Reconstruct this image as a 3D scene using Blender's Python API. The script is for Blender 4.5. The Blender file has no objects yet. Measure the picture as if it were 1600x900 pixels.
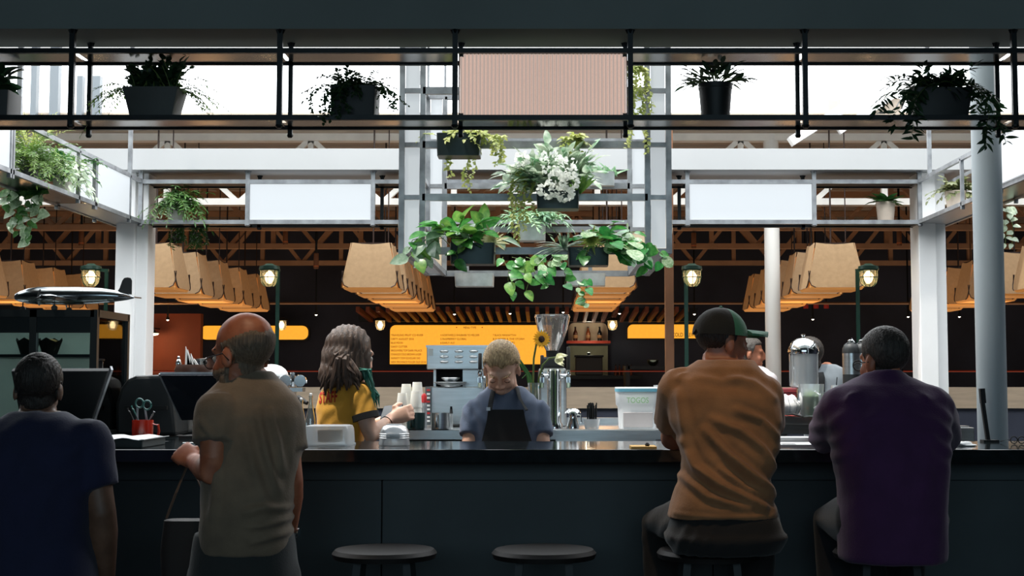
import bpy, bmesh, math, random
from math import sin, cos, pi, radians
from mathutils import Vector, Matrix, noise as mnoise
import numpy as np
S = bpy.context.scene
COL = S.collection
random.seed(7)
# ------------------------------------------------------------------ camera, sky, lights, exposure
F, CX, CY, PITCH, CAMZ = 2200.0, 855.0, 431.0, radians(4.19), 1.38
cam = bpy.data.cameras.new('camera'); camo = bpy.data.objects.new('camera', cam); COL.objects.link(camo)
camo.location = (0, 0, CAMZ); camo.rotation_euler = (pi/2 + PITCH, 0, 0)
cam.sensor_width = 36.0; cam.lens = 36.0*F/1600.0
cam.shift_x = (800-CX)/1600.0; cam.shift_y = (CY-450)/1600.0
cam.clip_start = 0.05; cam.clip_end = 200
S.camera = camo
vs = S.view_settings
vs.view_transform = 'Standard'; vs.look = 'None'; vs.gamma = 1.0; vs.use_curve_mapping = False
vs.exposure = 0.0
W = bpy.data.worlds.new('sky'); S.world = W; W.use_nodes = True
bg = W.node_tree.nodes['Background']
bg.inputs[0].default_value = (0.94, 0.975, 1.0, 1); bg.inputs[1].default_value = 5.0
def light(kind, name, loc, power, color, size=None, rot=None, sy=None, **kw):
    l = bpy.data.lights.new(name, kind); o = bpy.data.objects.new(name, l); COL.objects.link(o)
    o.location = loc; l.energy = power; l.color = color
    if kind == 'AREA':
        l.size = size
        if sy: l.shape = 'RECTANGLE'; l.size_y = sy
    elif kind in ('POINT', 'SPOT') and size: l.shadow_soft_size = size
    if rot: o.rotation_euler = rot
    for k, v in kw.items(): setattr(l, k, v)
    return o
# sun falling steeply through the roof opening
sun = light('SUN', 'sun', (0, 6, 8), 3.6, (1.0, 0.95, 0.86), angle=radians(2))
sun.rotation_euler = Vector((0.30, 0.16, -1.0)).to_track_quat('-Z', 'Y').to_euler()
# portal that guides sampling of the sky through the roof opening
pt = light('AREA', 'roof_opening_portal', (0, 7.4, 3.9), 1, (1, 1, 1), size=10.0, sy=4.2)
pt.data.cycles.is_portal = True
# dim warm ceiling lamps of the seating area, above and behind the customers
def spot(loc, aim, power, color, deg):
    o = light('SPOT', 'ceiling_spot_light', loc, power, color, size=0.06, spot_size=radians(deg), spot_blend=0.9)
    o.rotation_euler = (Vector(aim)-Vector(loc)).to_track_quat('-Z', 'Y').to_euler()
spot((-1.15, 3.75, 3.4), (-0.96, 4.4, 1.50), 56, (1.0, 0.72, 0.46), 18)
spot((0.30, 3.7, 3.4), (0.53, 4.5, 1.34), 60, (1.0, 0.68, 0.38), 22)
# unseen warm fill facing up, added to lift the dark far hall
light('AREA', 'hall_fill_light', (0, 12.6, 1.0), 44, (1.0, 0.72, 0.52), size=12.0, sy=3.0, rot=(pi, 0, 0))
light('AREA', 'seating_fill_light', (0, -3.5, 2.4), 92, (0.62, 0.86, 1.0), size=6.0, sy=1.6, rot=(radians(82), 0, 0))  # added bluish fill behind the camera that lifts the blacks; no window there

# ------------------------------------------------------------------ helpers
def P(px, py, Y):
    u = (px-CX)/F; v = (CY-py)/F
    dy = cos(PITCH) - v*sin(PITCH); dz = sin(PITCH) + v*cos(PITCH); t = Y/dy
    return Vector((u*t, Y, CAMZ + dz*t))
def PX(px, Y, py=592): return P(px, py, Y).x
def PZ(py, Y): return P(855, py, Y).z
def M2(Y): return Y/F          # metres per pixel at depth Y
def lin(c):
    out = []
    for v in c[:3]:
        v /= 255.0; out.append(v/12.92 if v <= 0.04045 else ((v+0.055)/1.055)**2.4)
    return (*out, 1)
_m = {}
def mat(name, col=(128, 128, 128), rough=0.6, metal=0.0, var=0.0, vscale=8, bump=0.0, bscale=40, emit=None, es=0.0, trans=0.0, coat=0.0, stretch=None, sheen=0.0, spec=None, sub=0.0, ramp=None):
    if name in _m: return _m[name]
    m = bpy.data.materials.new(name); m.use_nodes = True; nt = m.node_tree; b = nt.nodes['Principled BSDF']
    c = lin(col)
    b.inputs['Base Color'].default_value = c; b.inputs['Roughness'].default_value = rough; b.inputs['Metallic'].default_value = metal
    if trans: b.inputs['Transmission Weight'].default_value = trans
    if coat: b.inputs['Coat Weight'].default_value = coat
    if sheen: b.inputs['Sheen Weight'].default_value = sheen
    if spec is not None: b.inputs['Specular IOR Level'].default_value = spec
    if emit: b.inputs['Emission Color'].default_value = lin(emit); b.inputs['Emission Strength'].default_value = es
    if var or bump:
        tc = nt.nodes.new('ShaderNodeTexCoord'); src = tc.outputs['Object']
        if stretch:
            mp = nt.nodes.new('ShaderNodeMapping'); mp.inputs['Scale'].default_value = stretch
            nt.links.new(src, mp.inputs[0]); src = mp.outputs[0]
    if var:
        n = nt.nodes.new('ShaderNodeTexNoise'); n.inputs['Scale'].default_value = vscale; n.inputs['Detail'].default_value = 5
        nt.links.new(src, n.inputs['Vector'])
        r = nt.nodes.new('ShaderNodeValToRGB'); nt.links.new(n.outputs['Fac'], r.inputs[0])
        lo = ramp[0] if ramp else tuple(max(0, x*(1-var)) for x in c[:3]); hi = ramp[1] if ramp else tuple(min(1, x*(1+var)) for x in c[:3])
        if ramp: lo = lin(lo)[:3]; hi = lin(hi)[:3]
        r.color_ramp.elements[0].position = 0.32; r.color_ramp.elements[1].position = 0.68
        r.color_ramp.elements[0].color = (*lo, 1); r.color_ramp.elements[1].color = (*hi, 1)
        nt.links.new(r.outputs[0], b.inputs['Base Color'])
    if bump:
        n2 = nt.nodes.new('ShaderNodeTexNoise'); n2.inputs['Scale'].default_value = bscale; n2.inputs['Detail'].default_value = 4
        nt.links.new(src, n2.inputs['Vector'])
        bp = nt.nodes.new('ShaderNodeBump'); bp.inputs['Strength'].default_value = bump; bp.inputs['Distance'].default_value = 0.01
        nt.links.new(n2.outputs['Fac'], bp.inputs['Height']); nt.links.new(bp.outputs[0], b.inputs['Normal'])
    _m[name] = m
    return m
def glass(name, tint=(255, 255, 255), refl=0.12, rough=0.03, milky=0.0, milk=(235, 238, 240)):
    if name in _m: return _m[name]
    m = bpy.data.materials.new(name); m.use_nodes = True; nt = m.node_tree; nt.nodes.remove(nt.nodes['Principled BSDF'])
    out = nt.nodes['Material Output']
    t = nt.nodes.new('ShaderNodeBsdfTransparent'); t.inputs[0].default_value = lin(tint)
    g = nt.nodes.new('ShaderNodeBsdfGlossy'); g.inputs['Roughness'].default_value = rough
    lw = nt.nodes.new('ShaderNodeFresnel'); lw.inputs[0].default_value = 1.5
    ad = nt.nodes.new('ShaderNodeMath'); ad.operation = 'ADD'; ad.inputs[1].default_value = refl-0.04; ad.use_clamp = True
    nt.links.new(lw.outputs[0], ad.inputs[0])
    mx = nt.nodes.new('ShaderNodeMixShader'); nt.links.new(ad.outputs[0], mx.inputs[0]); nt.links.new(t.outputs[0], mx.inputs[1]); nt.links.new(g.outputs[0], mx.inputs[2])
    last = mx
    if milky:
        d = nt.nodes.new('ShaderNodeBsdfDiffuse'); d.inputs[0].default_value = lin(milk)
        tr = nt.nodes.new('ShaderNodeBsdfTranslucent'); tr.inputs[0].default_value = lin(milk)
        a = nt.nodes.new('ShaderNodeMixShader'); a.inputs[0].default_value = 0.45; nt.links.new(d.outputs[0], a.inputs[1]); nt.links.new(tr.outputs[0], a.inputs[2])
        m2 = nt.nodes.new('ShaderNodeMixShader'); m2.inputs[0].default_value = milky
        nt.links.new(mx.outputs[0], m2.inputs[1]); nt.links.new(a.outputs[0], m2.inputs[2]); last = m2
    nt.links.new(last.outputs[0], out.inputs[0]); _m[name] = m
    return m
def leafmat(name, c1, c2, rough=0.45, trans=0.35, vscale=6, edge=None):
    if name in _m: return _m[name]
    m = mat(name, c1, rough, var=0.5, vscale=vscale, ramp=(c1, c2))
    nt = m.node_tree; b = nt.nodes['Principled BSDF']; out = nt.nodes['Material Output']
    tr = nt.nodes.new('ShaderNodeBsdfTranslucent'); mx = nt.nodes.new('ShaderNodeMixShader'); mx.inputs[0].default_value = trans
    src = b.inputs['Base Color'].links[0].from_socket
    nt.links.new(src, tr.inputs[0]); nt.links.new(b.outputs[0], mx.inputs[1]); nt.links.new(tr.outputs[0], mx.inputs[2]); nt.links.new(mx.outputs[0], out.inputs[0])
    return m
WL = {}
def props(o, label=None, cat=None, group=None, kind=None):
    if label: o['label'] = label
    if cat: o['category'] = cat
    if group: o['group'] = group
    if kind: o['kind'] = kind
    return o
def T(name, label, cat, loc, group=None, kind=None):
    o = bpy.data.objects.new(name, None); o.empty_display_size = 0.05; COL.objects.link(o)
    o.location = loc; WL[o] = Vector(loc)
    return props(o, label, cat, group, kind)
def copy_tree(o, loc=None, rz=None, label=None, parent=None, scale=None):
    c = o.copy(); COL.objects.link(c); c.parent = parent
    if parent is None:
        if loc is not None: c.location = loc
        if rz is not None: c.rotation_euler = (0, 0, rz)
        if scale is not None: c.scale = (scale,)*3
        if label: c['label'] = label
        WL[c] = Vector(c.location)
    for ch in list(o.children): copy_tree(ch, parent=c)
    return c
def basis(d, up=Vector((0, 0, 1))):
    d = Vector(d).normalized()
    if abs(d.dot(up)) > 0.98: up = Vector((0, 1, 0)) if abs(d.y) < 0.9 else Vector((1, 0, 0))
    x = d.cross(up).normalized(); y = x.cross(d).normalized()
    return x, y, d
class MB:
    def __init__(s): s.v = []; s.f = []
    def add(s, vs_, fs):
        k = len(s.v); s.v += [Vector(q) for q in vs_]; s.f += [tuple(i+k for i in f) for f in fs]; return s
    def box(s, c, d, rot=None):
        c = Vector(c); h = Vector(d)*0.5; pts = []
        for z in (-1, 1):
            for (x, y) in ((-1, -1), (1, -1), (1, 1), (-1, 1)):
                q = Vector((x*h.x, y*h.y, z*h.z)); q = rot @ q if rot else q; pts.append(c+q)
        return s.add(pts, [(3, 2, 1, 0), (4, 5, 6, 7), (0, 1, 5, 4), (1, 2, 6, 5), (2, 3, 7, 6), (3, 0, 4, 7)])
    def bx(s, x0, x1, y0, y1, z0, z1):
        return s.box(((x0+x1)/2, (y0+y1)/2, (z0+z1)/2), (abs(x1-x0), abs(y1-y0), abs(z1-z0)))
    def bar(s, p, q, w, h=None):
        p = Vector(p); q = Vector(q); x, y, d = basis(q-p); h = h or w; pts = []
        for c in (p, q):
            for a, b in ((-1, -1), (1, -1), (1, 1), (-1, 1)): pts.append(c + x*a*w/2 + y*b*h/2)
        return s.add(pts, [(0, 1, 2, 3), (7, 6, 5, 4), (4, 5, 1, 0), (5, 6, 2, 1), (6, 7, 3, 2), (7, 4, 0, 3)])
    def tube(s, pts, r, n=8, sq=1.0):
        pts = [Vector(q) for q in pts]; rs = r if isinstance(r, (list, tuple)) else [r]*len(pts)
        rings = []; px = None
        for i, c in enumerate(pts):
            d = (pts[min(i+1, len(pts)-1)] - pts[max(i-1, 0)])
            if d.length < 1e-7: d = Vector((0, 0, 1))
            d.normalize()
            if px is None: x, y, _ = basis(d)
            else:
                x = (px - d*px.dot(d))
                x = x.normalized() if x.length > 1e-4 else basis(d)[0]
                y = d.cross(x)
            px = x
            rings.append([c + (x*cos(2*pi*k/n) + y*sin(2*pi*k/n)*sq)*rs[i] for k in range(n)])
        return s.loft(rings)
    def loft(s, rings, cap=True, closed=True):
        n = len(rings[0]); vs_ = [q for r in rings for q in r]; fs = []
        for i in range(len(rings)-1):
            for k in range(n if closed else n-1):
                a = i*n+k; b = i*n+(k+1) % n; fs.append((a, b, b+n, a+n))
        if cap and closed:
            c0 = sum(rings[0], Vector())/n; c1 = sum(rings[-1], Vector())/n
            vs_ = vs_+[c0, c1]; i0 = len(vs_)-2; L = (len(rings)-1)*n
            for k in range(n):
                fs.append(((k+1) % n, k, i0)); fs.append((L+k, L+(k+1) % n, i0+1))
        return s.add(vs_, fs)
    def lathe(s, prof, c=(0, 0, 0), n=20, axis=(0, 0, 1)):
        x, y, d = basis(axis); c = Vector(c)
        rings = [[c + d*z + (x*cos(2*pi*k/n)+y*sin(2*pi*k/n))*max(r, 1e-4) for k in range(n)] for r, z in prof]
        return s.loft(rings)
    def ell(s, c, r, rot=None, nu=16, nv=10):
        c = Vector(c); rings = []
        for i in range(1, nv):
            t = pi*i/nv - pi/2
            rg = []
            for k in range(nu):
                q = Vector((r[0]*cos(t)*cos(2*pi*k/nu), r[1]*cos(t)*sin(2*pi*k/nu), r[2]*sin(t)))
                rg.append(c + (rot @ q if rot else q))
            rings.append(rg)
        b = Vector((0, 0, -r[2])); tp = Vector((0, 0, r[2]))
        vs_ = [q for g in rings for q in g] + [c+(rot @ b if rot else b), c+(rot @ tp if rot else tp)]
        fs = []; m = len(rings)
        for i in range(m-1):
            for k in range(nu):
                a = i*nu+k; e = i*nu+(k+1) % nu; fs.append((a, e, e+nu, a+nu))
        for k in range(nu):
            fs.append(((k+1) % nu, k, m*nu)); fs.append(((m-1)*nu+k, (m-1)*nu+(k+1) % nu, m*nu+1))
        return s.add(vs_, fs)
    def prism(s, poly, o, ux, uy, th):
        o = Vector(o); ux = Vector(ux); uy = Vector(uy); nn = ux.cross(uy).normalized()*th; n = len(poly)
        a = [o+ux*x+uy*y for x, y in poly]; b = [q+nn for q in a]
        return s.add(a+b, [tuple(range(n-1, -1, -1)), tuple(range(n, 2*n))] + [(i, (i+1) % n, (i+1) % n+n, i+n) for i in range(n)])
    def xf(s, M):
        s.v = [M @ q for q in s.v]; return s
    def build(s, name, m, parent=None, smooth=False, bevel=0.0, kind=None, label=None):
        me = bpy.data.meshes.new(name)
        if parent is not None: org = WL[parent]
        else:
            xs = [q.x for q in s.v]; ys = [q.y for q in s.v]; zs = [q.z for q in s.v]
            org = Vector(((min(xs)+max(xs))/2, (min(ys)+max(ys))/2, min(zs)))
        me.from_pydata([tuple(q-org) for q in s.v], [], s.f); me.update()
        if m: me.materials.append(m)
        o = bpy.data.objects.new(name, me); COL.objects.link(o); WL[o] = org.copy()
        if parent is not None: o.parent = parent
        else: o.location = org
        if smooth:
            me.polygons.foreach_set('use_smooth', [True]*len(me.polygons)); me.set_sharp_from_angle(angle=radians(42))
        if bevel:
            bm = o.modifiers.new('bevel', 'BEVEL'); bm.width = bevel; bm.segments = 2; bm.limit_method = 'ANGLE'
        if kind: o['kind'] = kind
        if label: o['label'] = label
        return o
def rrect(w, h, r, n=4, corners=(1, 1, 1, 1)):
    # rounded rectangle around 0,0; corners: bottom-left, bottom-right, top-right, top-left
    out = []
    for (sx, sy, a0), on in zip(((-1, -1, pi), (1, -1, 1.5*pi), (1, 1, 0), (-1, 1, pi/2)), corners):
        if on and r > 0:
            for k in range(n+1):
                a = a0 + k*pi/2/n; out.append((sx*(w/2-r)+r*cos(a), sy*(h/2-r)+r*sin(a)))
        else: out.append((sx*w/2, sy*h/2))
    return out
def text(body, size, loc, rot, m, parent, name='lettering', align='LEFT', ext=0.0008, width=None):
    cu = bpy.data.curves.new(name, 'FONT'); cu.body = body; cu.size = size; cu.align_x = align; cu.extrude = ext
    o = bpy.data.objects.new('tmp_text', cu); COL.objects.link(o)
    bpy.context.view_layer.update()
    me = bpy.data.meshes.new_from_object(o.evaluated_get(bpy.context.evaluated_depsgraph_get()))
    bpy.data.objects.remove(o); bpy.data.curves.remove(cu)
    if width and len(me.vertices):
        xs = [v.co.x for v in me.vertices]; k = width/(max(xs)-min(xs))
        for v in me.vertices: v.co.x *= k
    R = Matrix.Translation(Vector(loc)-WL[parent]) @ rot.to_4x4() if rot else Matrix.Translation(Vector(loc)-WL[parent])
    me.transform(R); me.materials.clear(); me.materials.append(m)
    q = bpy.data.objects.new(name, me); COL.objects.link(q); q.parent = parent; WL[q] = WL[parent]
    return q
FACE = Matrix.Rotation(pi/2, 3, 'X')      # text plane turned to face the camera (-Y)
# ------------------------------------------------------------------ palette
BLACK = mat('black_steel', (26, 30, 32), 0.42, 0.6, var=0.25, vscale=30)
STEEL = mat('raw_steel', (150, 153, 157), 0.45, 0.6, var=0.3, vscale=14)
SHELFM = mat('shelf_plate', (120, 118, 116), 0.18, 0.9, var=0.25, vscale=4)
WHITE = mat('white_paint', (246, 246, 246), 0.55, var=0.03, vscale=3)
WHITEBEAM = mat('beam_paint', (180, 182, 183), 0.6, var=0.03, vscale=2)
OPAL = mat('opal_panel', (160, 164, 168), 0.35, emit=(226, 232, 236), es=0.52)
CHROME = mat('chrome', (215, 218, 220), 0.12, 1.0)
STAIN = mat('stainless', (176, 180, 182), 0.28, 0.95, var=0.1, vscale=5, stretch=(1, 1, 12), bump=0.05, bscale=60)
DARK = mat('dark_plastic', (20, 24, 26), 0.5)
RUBBER = mat('black_rubber', (14, 16, 17), 0.7)
COUNTER = mat('counter_stone', (26, 32, 34), 0.09, 0.0, var=0.4, vscale=30, spec=0.7)
FRONT = mat('counter_front_paint', (56, 67, 71), 0.6, var=0.15, vscale=3)
HALLDARK = mat('hall_dark_paint', (56, 60, 74), 0.8, var=0.3, vscale=1.5)
FLOORM = mat('concrete_floor', (52, 52, 52), 0.5, var=0.2, vscale=2)
SOFFIT = mat('soffit_paint', (112, 120, 118), 0.75, var=0.08, vscale=2, bump=0.05, bscale=90)
DECK = mat('roof_deck', (186, 172, 156), 0.7, var=0.12, vscale=3)
TRUSSW = mat('truss_white', (244, 240, 232), 0.55, var=0.06)
TRUSSB = mat('truss_tan', (176, 138, 106), 0.6, var=0.12)
TANWOOD = mat('tan_board', (188, 166, 142), 0.6, var=0.12, vscale=5, stretch=(1, 1, 8))
BROWNP = mat('brown_post', (110, 72, 46), 0.6, var=0.15)
REDRAIL = mat('red_rail', (190, 70, 40), 0.4)
GREY = mat('grey_pipe_paint', (150, 160, 166), 0.5, var=0.06, vscale=3)
def struct(name, mb, m, label=None, cat=None, **k):
    o = mb.build(name, m, **k); props(o, label, cat, kind='structure'); return o
# ------------------------------------------------------------------ shell
XL, XR, YB, YF = -8.5, 8.5, 15.45, -4.0
struct('floor', MB().bx(XL, XR, YF, YB, -0.1, 0), FLOORM, 'dark concrete floor under the whole food hall', 'floor')
ZS = PZ(45, 4.985)                # underside of the ring of beams
OX0, OX1, OY1 = -5.2, 5.0, 9.3    # roof opening
ZD = PZ(192, OY1)                 # far roof deck height
struct('ceiling', MB().bx(XL, XR, YF, 4.97, 3.45, 3.6), SOFFIT, 'dark ceiling over the customers seating area', 'ceiling')
struct('trim_1', MB().bx(XL, XR, 4.985, 5.27, ZS, 4.2), SOFFIT, 'dark grey soffit beam across the top above the front shelf rack', 'beam')
struct('wall_left', MB().bx(XL-0.2, XL, YF, YB, 0, 4.0), HALLDARK, 'dark far wall on the left', 'wall')
struct('wall_right', MB().bx(XR, XR+0.2, YF, YB, 0, 4.0), HALLDARK, 'dark far wall on the right', 'wall')
struct('wall_back', MB().bx(XL, XR, YB, YB+0.2, 0, 4.0), HALLDARK, 'near black back wall behind the menu boards', 'wall')
struct('wall_front', MB().bx(XL, XR, YF-0.2, YF, 0, 4.0), HALLDARK, 'dark wall behind the viewer', 'wall')
dk = T('ceiling_deck', 'corrugated tan roof deck over the far hall above the white beam', 'ceiling', (0, OY1, ZD), kind='structure')
m = MB()
y = OY1
while y < YB:
    m.bx(XL, XR, y, y+0.09, ZD, ZD+0.02); m.bx(XL, XR, y+0.09, y+0.16, ZD+0.035, ZD+0.055); y += 0.16
m.bx(XL, XR, OY1, YB, ZD+0.056, ZD+0.07)
m.build('deck_ribs', DECK, dk)
for sx, nm, tx in ((-1, 'trim_2', 'left'), (1, 'trim_3', 'right')):
    x0, x1 = (XL, OX0) if sx < 0 else (OX1, XR)
    struct(nm, MB().bx(x0, x1, 5.27, OY1, 3.75, 3.95), SOFFIT, f'roof slab beside the opening on the {tx}', 'ceiling')
# white back beam
YBK = 8.35
zb0, zb1 = PZ(265, YBK-0.05), PZ(232, YBK-0.05)
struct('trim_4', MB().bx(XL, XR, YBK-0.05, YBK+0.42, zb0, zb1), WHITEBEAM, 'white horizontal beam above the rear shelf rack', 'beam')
# columns
def column(px0, px1, Y, ztop, label, d=0.2, groove=True):
    x0, x1 = PX(px0, Y, 450), PX(px1, Y, 450)
    t = T('column', label, 'column', ((x0+x1)/2, Y+d/2, 0), kind='structure')
    w = x1-x0
    MB().bx(x0, x0+w*0.62, Y, Y+d, 0, ztop).build('shaft', WHITE, t, bevel=0.006)
    MB().bx(x0+w*0.62, x1, Y+0.035, Y+d, 0, ztop).build('flange', WHITE, t, bevel=0.004)
    MB().bx(x0-0.02, x1+0.02, Y-0.01, Y+d+0.01, 0, 0.12).build('base_trim', WHITE, t)
    return t
column(179, 227, YBK+0.06, zb0, 'white square column under the left corner of the rear shelf rack')
cR = column(1437, 1482, YBK+0.06, zb0, 'white square column under the right corner of the rear shelf rack')
def pipe_column(px, wpx, Y, ztop, m_, label):
    r = wpx*M2(Y)/2; c = Vector((PX(px, Y, 450), Y, 0))
    t = T('pipe_column', label, 'column', c, kind='structure')
    MB().lathe([(r, 0.0), (r, ztop)], c, 28).build('shaft', m_, t, smooth=True)
    MB().lathe([(r*1.35, 0), (r*1.35, 0.02), (r*1.02, 0.03)], c, 28).build('base_flange', m_, t, smooth=True)
pipe_column(1546, 46, 5.75, 4.2, GREY, 'thick grey round column at the right rising behind the counter')
pipe_column(1207, 24, 9.75, ZD, mat('pale_pipe', (244, 242, 236), 0.5), 'slim pale round column behind the cap wearer')
t = T('timber_post', 'brown square post behind the sign with black letters', 'post', (PX(1047, 9.1), 9.1, 0), kind='structure')
x = PX(1047, 9.1); MB().bx(x-0.028, x+0.028, 9.1, 9.16, 0, zb0+0.4).build('shaft', BROWNP, t, bevel=0.003)
MB().bx(x-0.04, x+0.04, 9.09, 9.17, 0, 0.05).build('base_plate', BROWNP, t)
# skylight steelwork in the opening
def one(name, mb, m_, label, cat, group=None, **k):
    o = mb.build(name, m_, **k); return props(o, label, cat, group)
def sky_bar(p, q, w, h, label, m_=None, name='skylight_rafter'):
    o = MB().bar(p, q, w, h).build(name, m_ or WHITE); props(o, label, 'rafter', kind='structure'); return o
sky_bar(P(1235, 222, 9.0), P(1445, 88, 9.0), 0.09, 0.06, 'upper white sloping roof rafter at top right behind the planters')
sky_bar(P(1310, 205, 9.2), P(1425, 128, 9.2), 0.05, 0.05, 'lower white sloping roof rafter at top right behind the planters')
MB_ = MB().prism([(0, 0), (0.20, 0.0), (0.27, 0.12), (0.16, 0.16)], P(1352, 186, 9.2), (1, 0, 0), (0, 0, 1), -0.02)
props(MB_.build('gusset_plate', DECK), 'tan gusset plate below the sloping rafters', 'plate', kind='structure')
MBg = MB().bx(PX(1290, 9.3, 170), PX(1308, 9.3, 170), 9.2, 9.24, PZ(200, 9.2), PZ(156, 9.2))
props(MBg.build('gusset_plate', DECK), 'small grey bracket standing beside the sloping rafters', 'plate', kind='structure')
GM = mat('glazing_bar_paint', (112, 120, 126), 0.5)
for px, w, lb in ((52, 9, 'far left'), (84, 14, 'wide'), (124, 9, 'left of the front post'), (150, 12, 'right of the rear post')):
    Y = 9.25
    o = MB().bx(PX(px, Y, 140)-w*M2(Y)/2, PX(px, Y, 140)+w*M2(Y)/2, Y, Y+0.06, ZD, PZ(60 if px < 120 else 118, Y)).build('glazing_bar', GM)
    props(o, f'pale upright roof glazing bar, {lb}, at top left', 'mullion', kind='structure')
# trusses
def truss(Y, zt, zb, m_, label, x0=-6.5, x1=6.5, pitch=0.8, ph=0.0, w=0.05):
    t = T('roof_truss', label, 'truss', (0, Y, zb), kind='structure')
    MB().bx(x0, x1, Y-w, Y+w, zt-0.05, zt).build('top_chord', m_, t)
    MB().bx(x0, x1, Y-w, Y+w, zb, zb+0.045).build('bottom_chord', m_, t)
    x = x0+ph; k = 0
    base = None
    while x < x1-pitch:
        for a, b in (((x, zb+0.02), (x+pitch/2, zt-0.03)), ((x+pitch/2, zt-0.03), (x+pitch, zb+0.02))):
            MB().bar((a[0], Y, a[1]), (b[0], Y, b[1]), 0.04, 0.035).build('web_strut', m_, t)
        MB().bx(x+pitch/2-0.02, x+pitch/2+0.02, Y-0.02, Y+0.02, zb, zt).build('web_post', m_, t)
        x += pitch
truss(9.75, ZD, ZD-0.5, TRUSSW, 'white roof truss just above the white rear beam', pitch=1.0, ph=0.35)
truss(11.4, ZD, ZD-0.5, TRUSSB, 'tan roof truss behind the rear shelf rack, nearest of the dim ones', ph=0.1)
truss(12.8, ZD, ZD-0.52, TRUSSB, 'second tan roof truss over the lamp rows', ph=0.4)
truss(14.3, ZD, ZD-0.55, TRUSSB, 'farthest tan roof truss over the lamp rows', ph=0.0)
for i, (py, Y, h, lb) in enumerate(((474, 13.0, 0.045, 'long thin brown pipe crossing behind the lanterns'), (316, 11.0, 0.05, 'tan pipe crossing above the plant on the rear rack'), (352, 12.0, 0.06, 'brown pipe just below the rear rack'), (385, 13.6, 0.06, 'dim brown pipe above the lamp shades'))):
    z = PZ(py, Y)
    o = MB().tube([(XL, Y, z), (XR, Y, z)], h/2, 8).build('ceiling_pipe', TRUSSB, smooth=True); props(o, lb, 'pipe', kind='structure')
# long low board behind everything and red rail
zt, zb = PZ(605, 8.95), PZ(638, 8.95)
t = T('partition', 'low partition with a tan wooden board and dark base behind the work counter', 'partition', (0, 8.95, 0), kind='structure')
for k in range(8):
    x0 = -6.4+k*1.6; MB().bx(x0+0.004, x0+1.596, 8.95, 8.99, zb, zt).build('board', TANWOOD, t)
MB().bx(-6.4, 6.4, 8.97, 9.0, 0, zb).build('base_panel', HALLDARK, t)
o = MB().tube([(XL, 12.5, PZ(580, 12.5)), (XR, 12.5, PZ(580, 12.5))], 0.014, 8).build('hand_rail', REDRAIL, smooth=True)
props(o, 'thin orange red hand rail running across the dark hall', 'rail', kind='structure')
# rust wall lit by a small dome lamp at left
RUST = mat('rust_wall', (120, 52, 24), 0.7, var=0.2, vscale=3)
o = MB().bx(PX(226, 13.4), PX(312, 13.4), 13.4, 13.5, 0, PZ(490, 13.4)).build('wall_alcove', RUST); props(o, 'rust orange wall panel right of the left white column', 'wall', kind='structure')
# ------------------------------------------------------------------ front counter
CZ = CAMZ - 110/F*4.9 - 0.0
CT = PZ(702.5, 4.9)
t = T('bar_counter', 'long dark bar counter with a glossy black top', 'counter', (0, 5.2, 0))
MB().bx(-4.2, 4.2, 4.9, 5.56, CT-0.045, CT).build('counter_top', COUNTER, t, bevel=0.003)
for k in range(7):
    x0 = -4.2+k*1.2; MB().bx(x0+0.003, x0+1.197, 5.16, 5.19, 0.12, CT-0.045).build('front_panel', FRONT, t)
MB().bx(-4.2, 4.2, 5.19, 5.5, 0.0, CT-0.045).build('carcass', DARK, t)
MB().bx(-4.2, PX(352, 5.6), 5.561, 6.2, CT-0.045, CT).build('counter_extension', COUNTER, t, bevel=0.003)
MB().bx(-4.2, PX(340, 5.6), 5.6, 6.15, 0.0, CT-0.045).build('extension_carcass', DARK, t)
MB().bx(-4.2, 4.2, 5.13, 5.16, CT-0.12, CT-0.045).build('apron_rail', FRONT, t)
MB().tube([(-4.2, 5.02, 0.24), (4.2, 5.02, 0.24)], 0.022, 10).build('foot_rail', STEEL, t, smooth=True)
for k in range(6):
    x = -3.9+k*1.55; MB().bar((x, 5.02, 0.24), (x, 5.16, 0.24), 0.02).build('rail_bracket', STEEL, t)
# inner work counters
WZ = PZ(671, 6.6)
x0, x1 = PX(628, 6.6), PX(1034, 6.6)
t = T('work_counter', 'stainless back work counter carrying the ovens and taps', 'counter', ((x0+x1)/2, 6.9, 0))
MB().bx(x0, x1, 6.6, 7.35, WZ-0.05, WZ).build('worktop', STAIN, t, bevel=0.004)
MB().bx(x0+0.03, x1-0.03, 6.64, 7.3, 0.1, WZ-0.05).build('cabinet', DARK, t)
MB().bx(x0, x1, 7.32, 7.35, WZ, WZ+0.035).build('upstand', STAIN, t)
MB().bx(PX(868, 6.58), PX(1024, 6.58), 6.575, 6.6, WZ-0.062, WZ-0.004).build('drip_rail', STAIN, t)
x0, x1 = PX(205, 6.3), PX(486, 6.3)
t = T('espresso_counter', 'left work counter behind the bald customer carrying the coffee machine', 'counter', ((x0+x1)/2, 6.6, 0))
MB().bx(x0, x1, 6.3, 7.0, WZ-0.05, WZ).build('worktop', STAIN, t, bevel=0.004)
MB().bx(x0+0.03, x1-0.03, 6.34, 6.95, 0.1, WZ-0.05).build('cabinet', DARK, t)
t = T('side_table', 'stainless side table holding the water dispenser and green pitcher', 'table', (PX(1290, 6.9), 6.9, 0))
R = Matrix.Rotation(radians(-24), 3, 'Z'); c0 = Vector((PX(1287, 6.9), 6.95, PZ(650, 6.75)-0.02))
SZ = c0.z+0.02
MB().box(c0, (0.62, 0.62, 0.04), R).build('table_top', STAIN, t, bevel=0.004)
MB().box(c0-Vector((0, 0, 0.04)), (0.57, 0.57, 0.05), R).build('apron', STAIN, t)
for a in (-1, 1):
    for b in (-1, 1):
        q = c0 + R @ Vector((a*0.26, b*0.26, 0)); MB().tube([(q.x, q.y, 0), (q.x, q.y, c0.z)], 0.018, 8).build('leg', STAIN, t, smooth=True)
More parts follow.
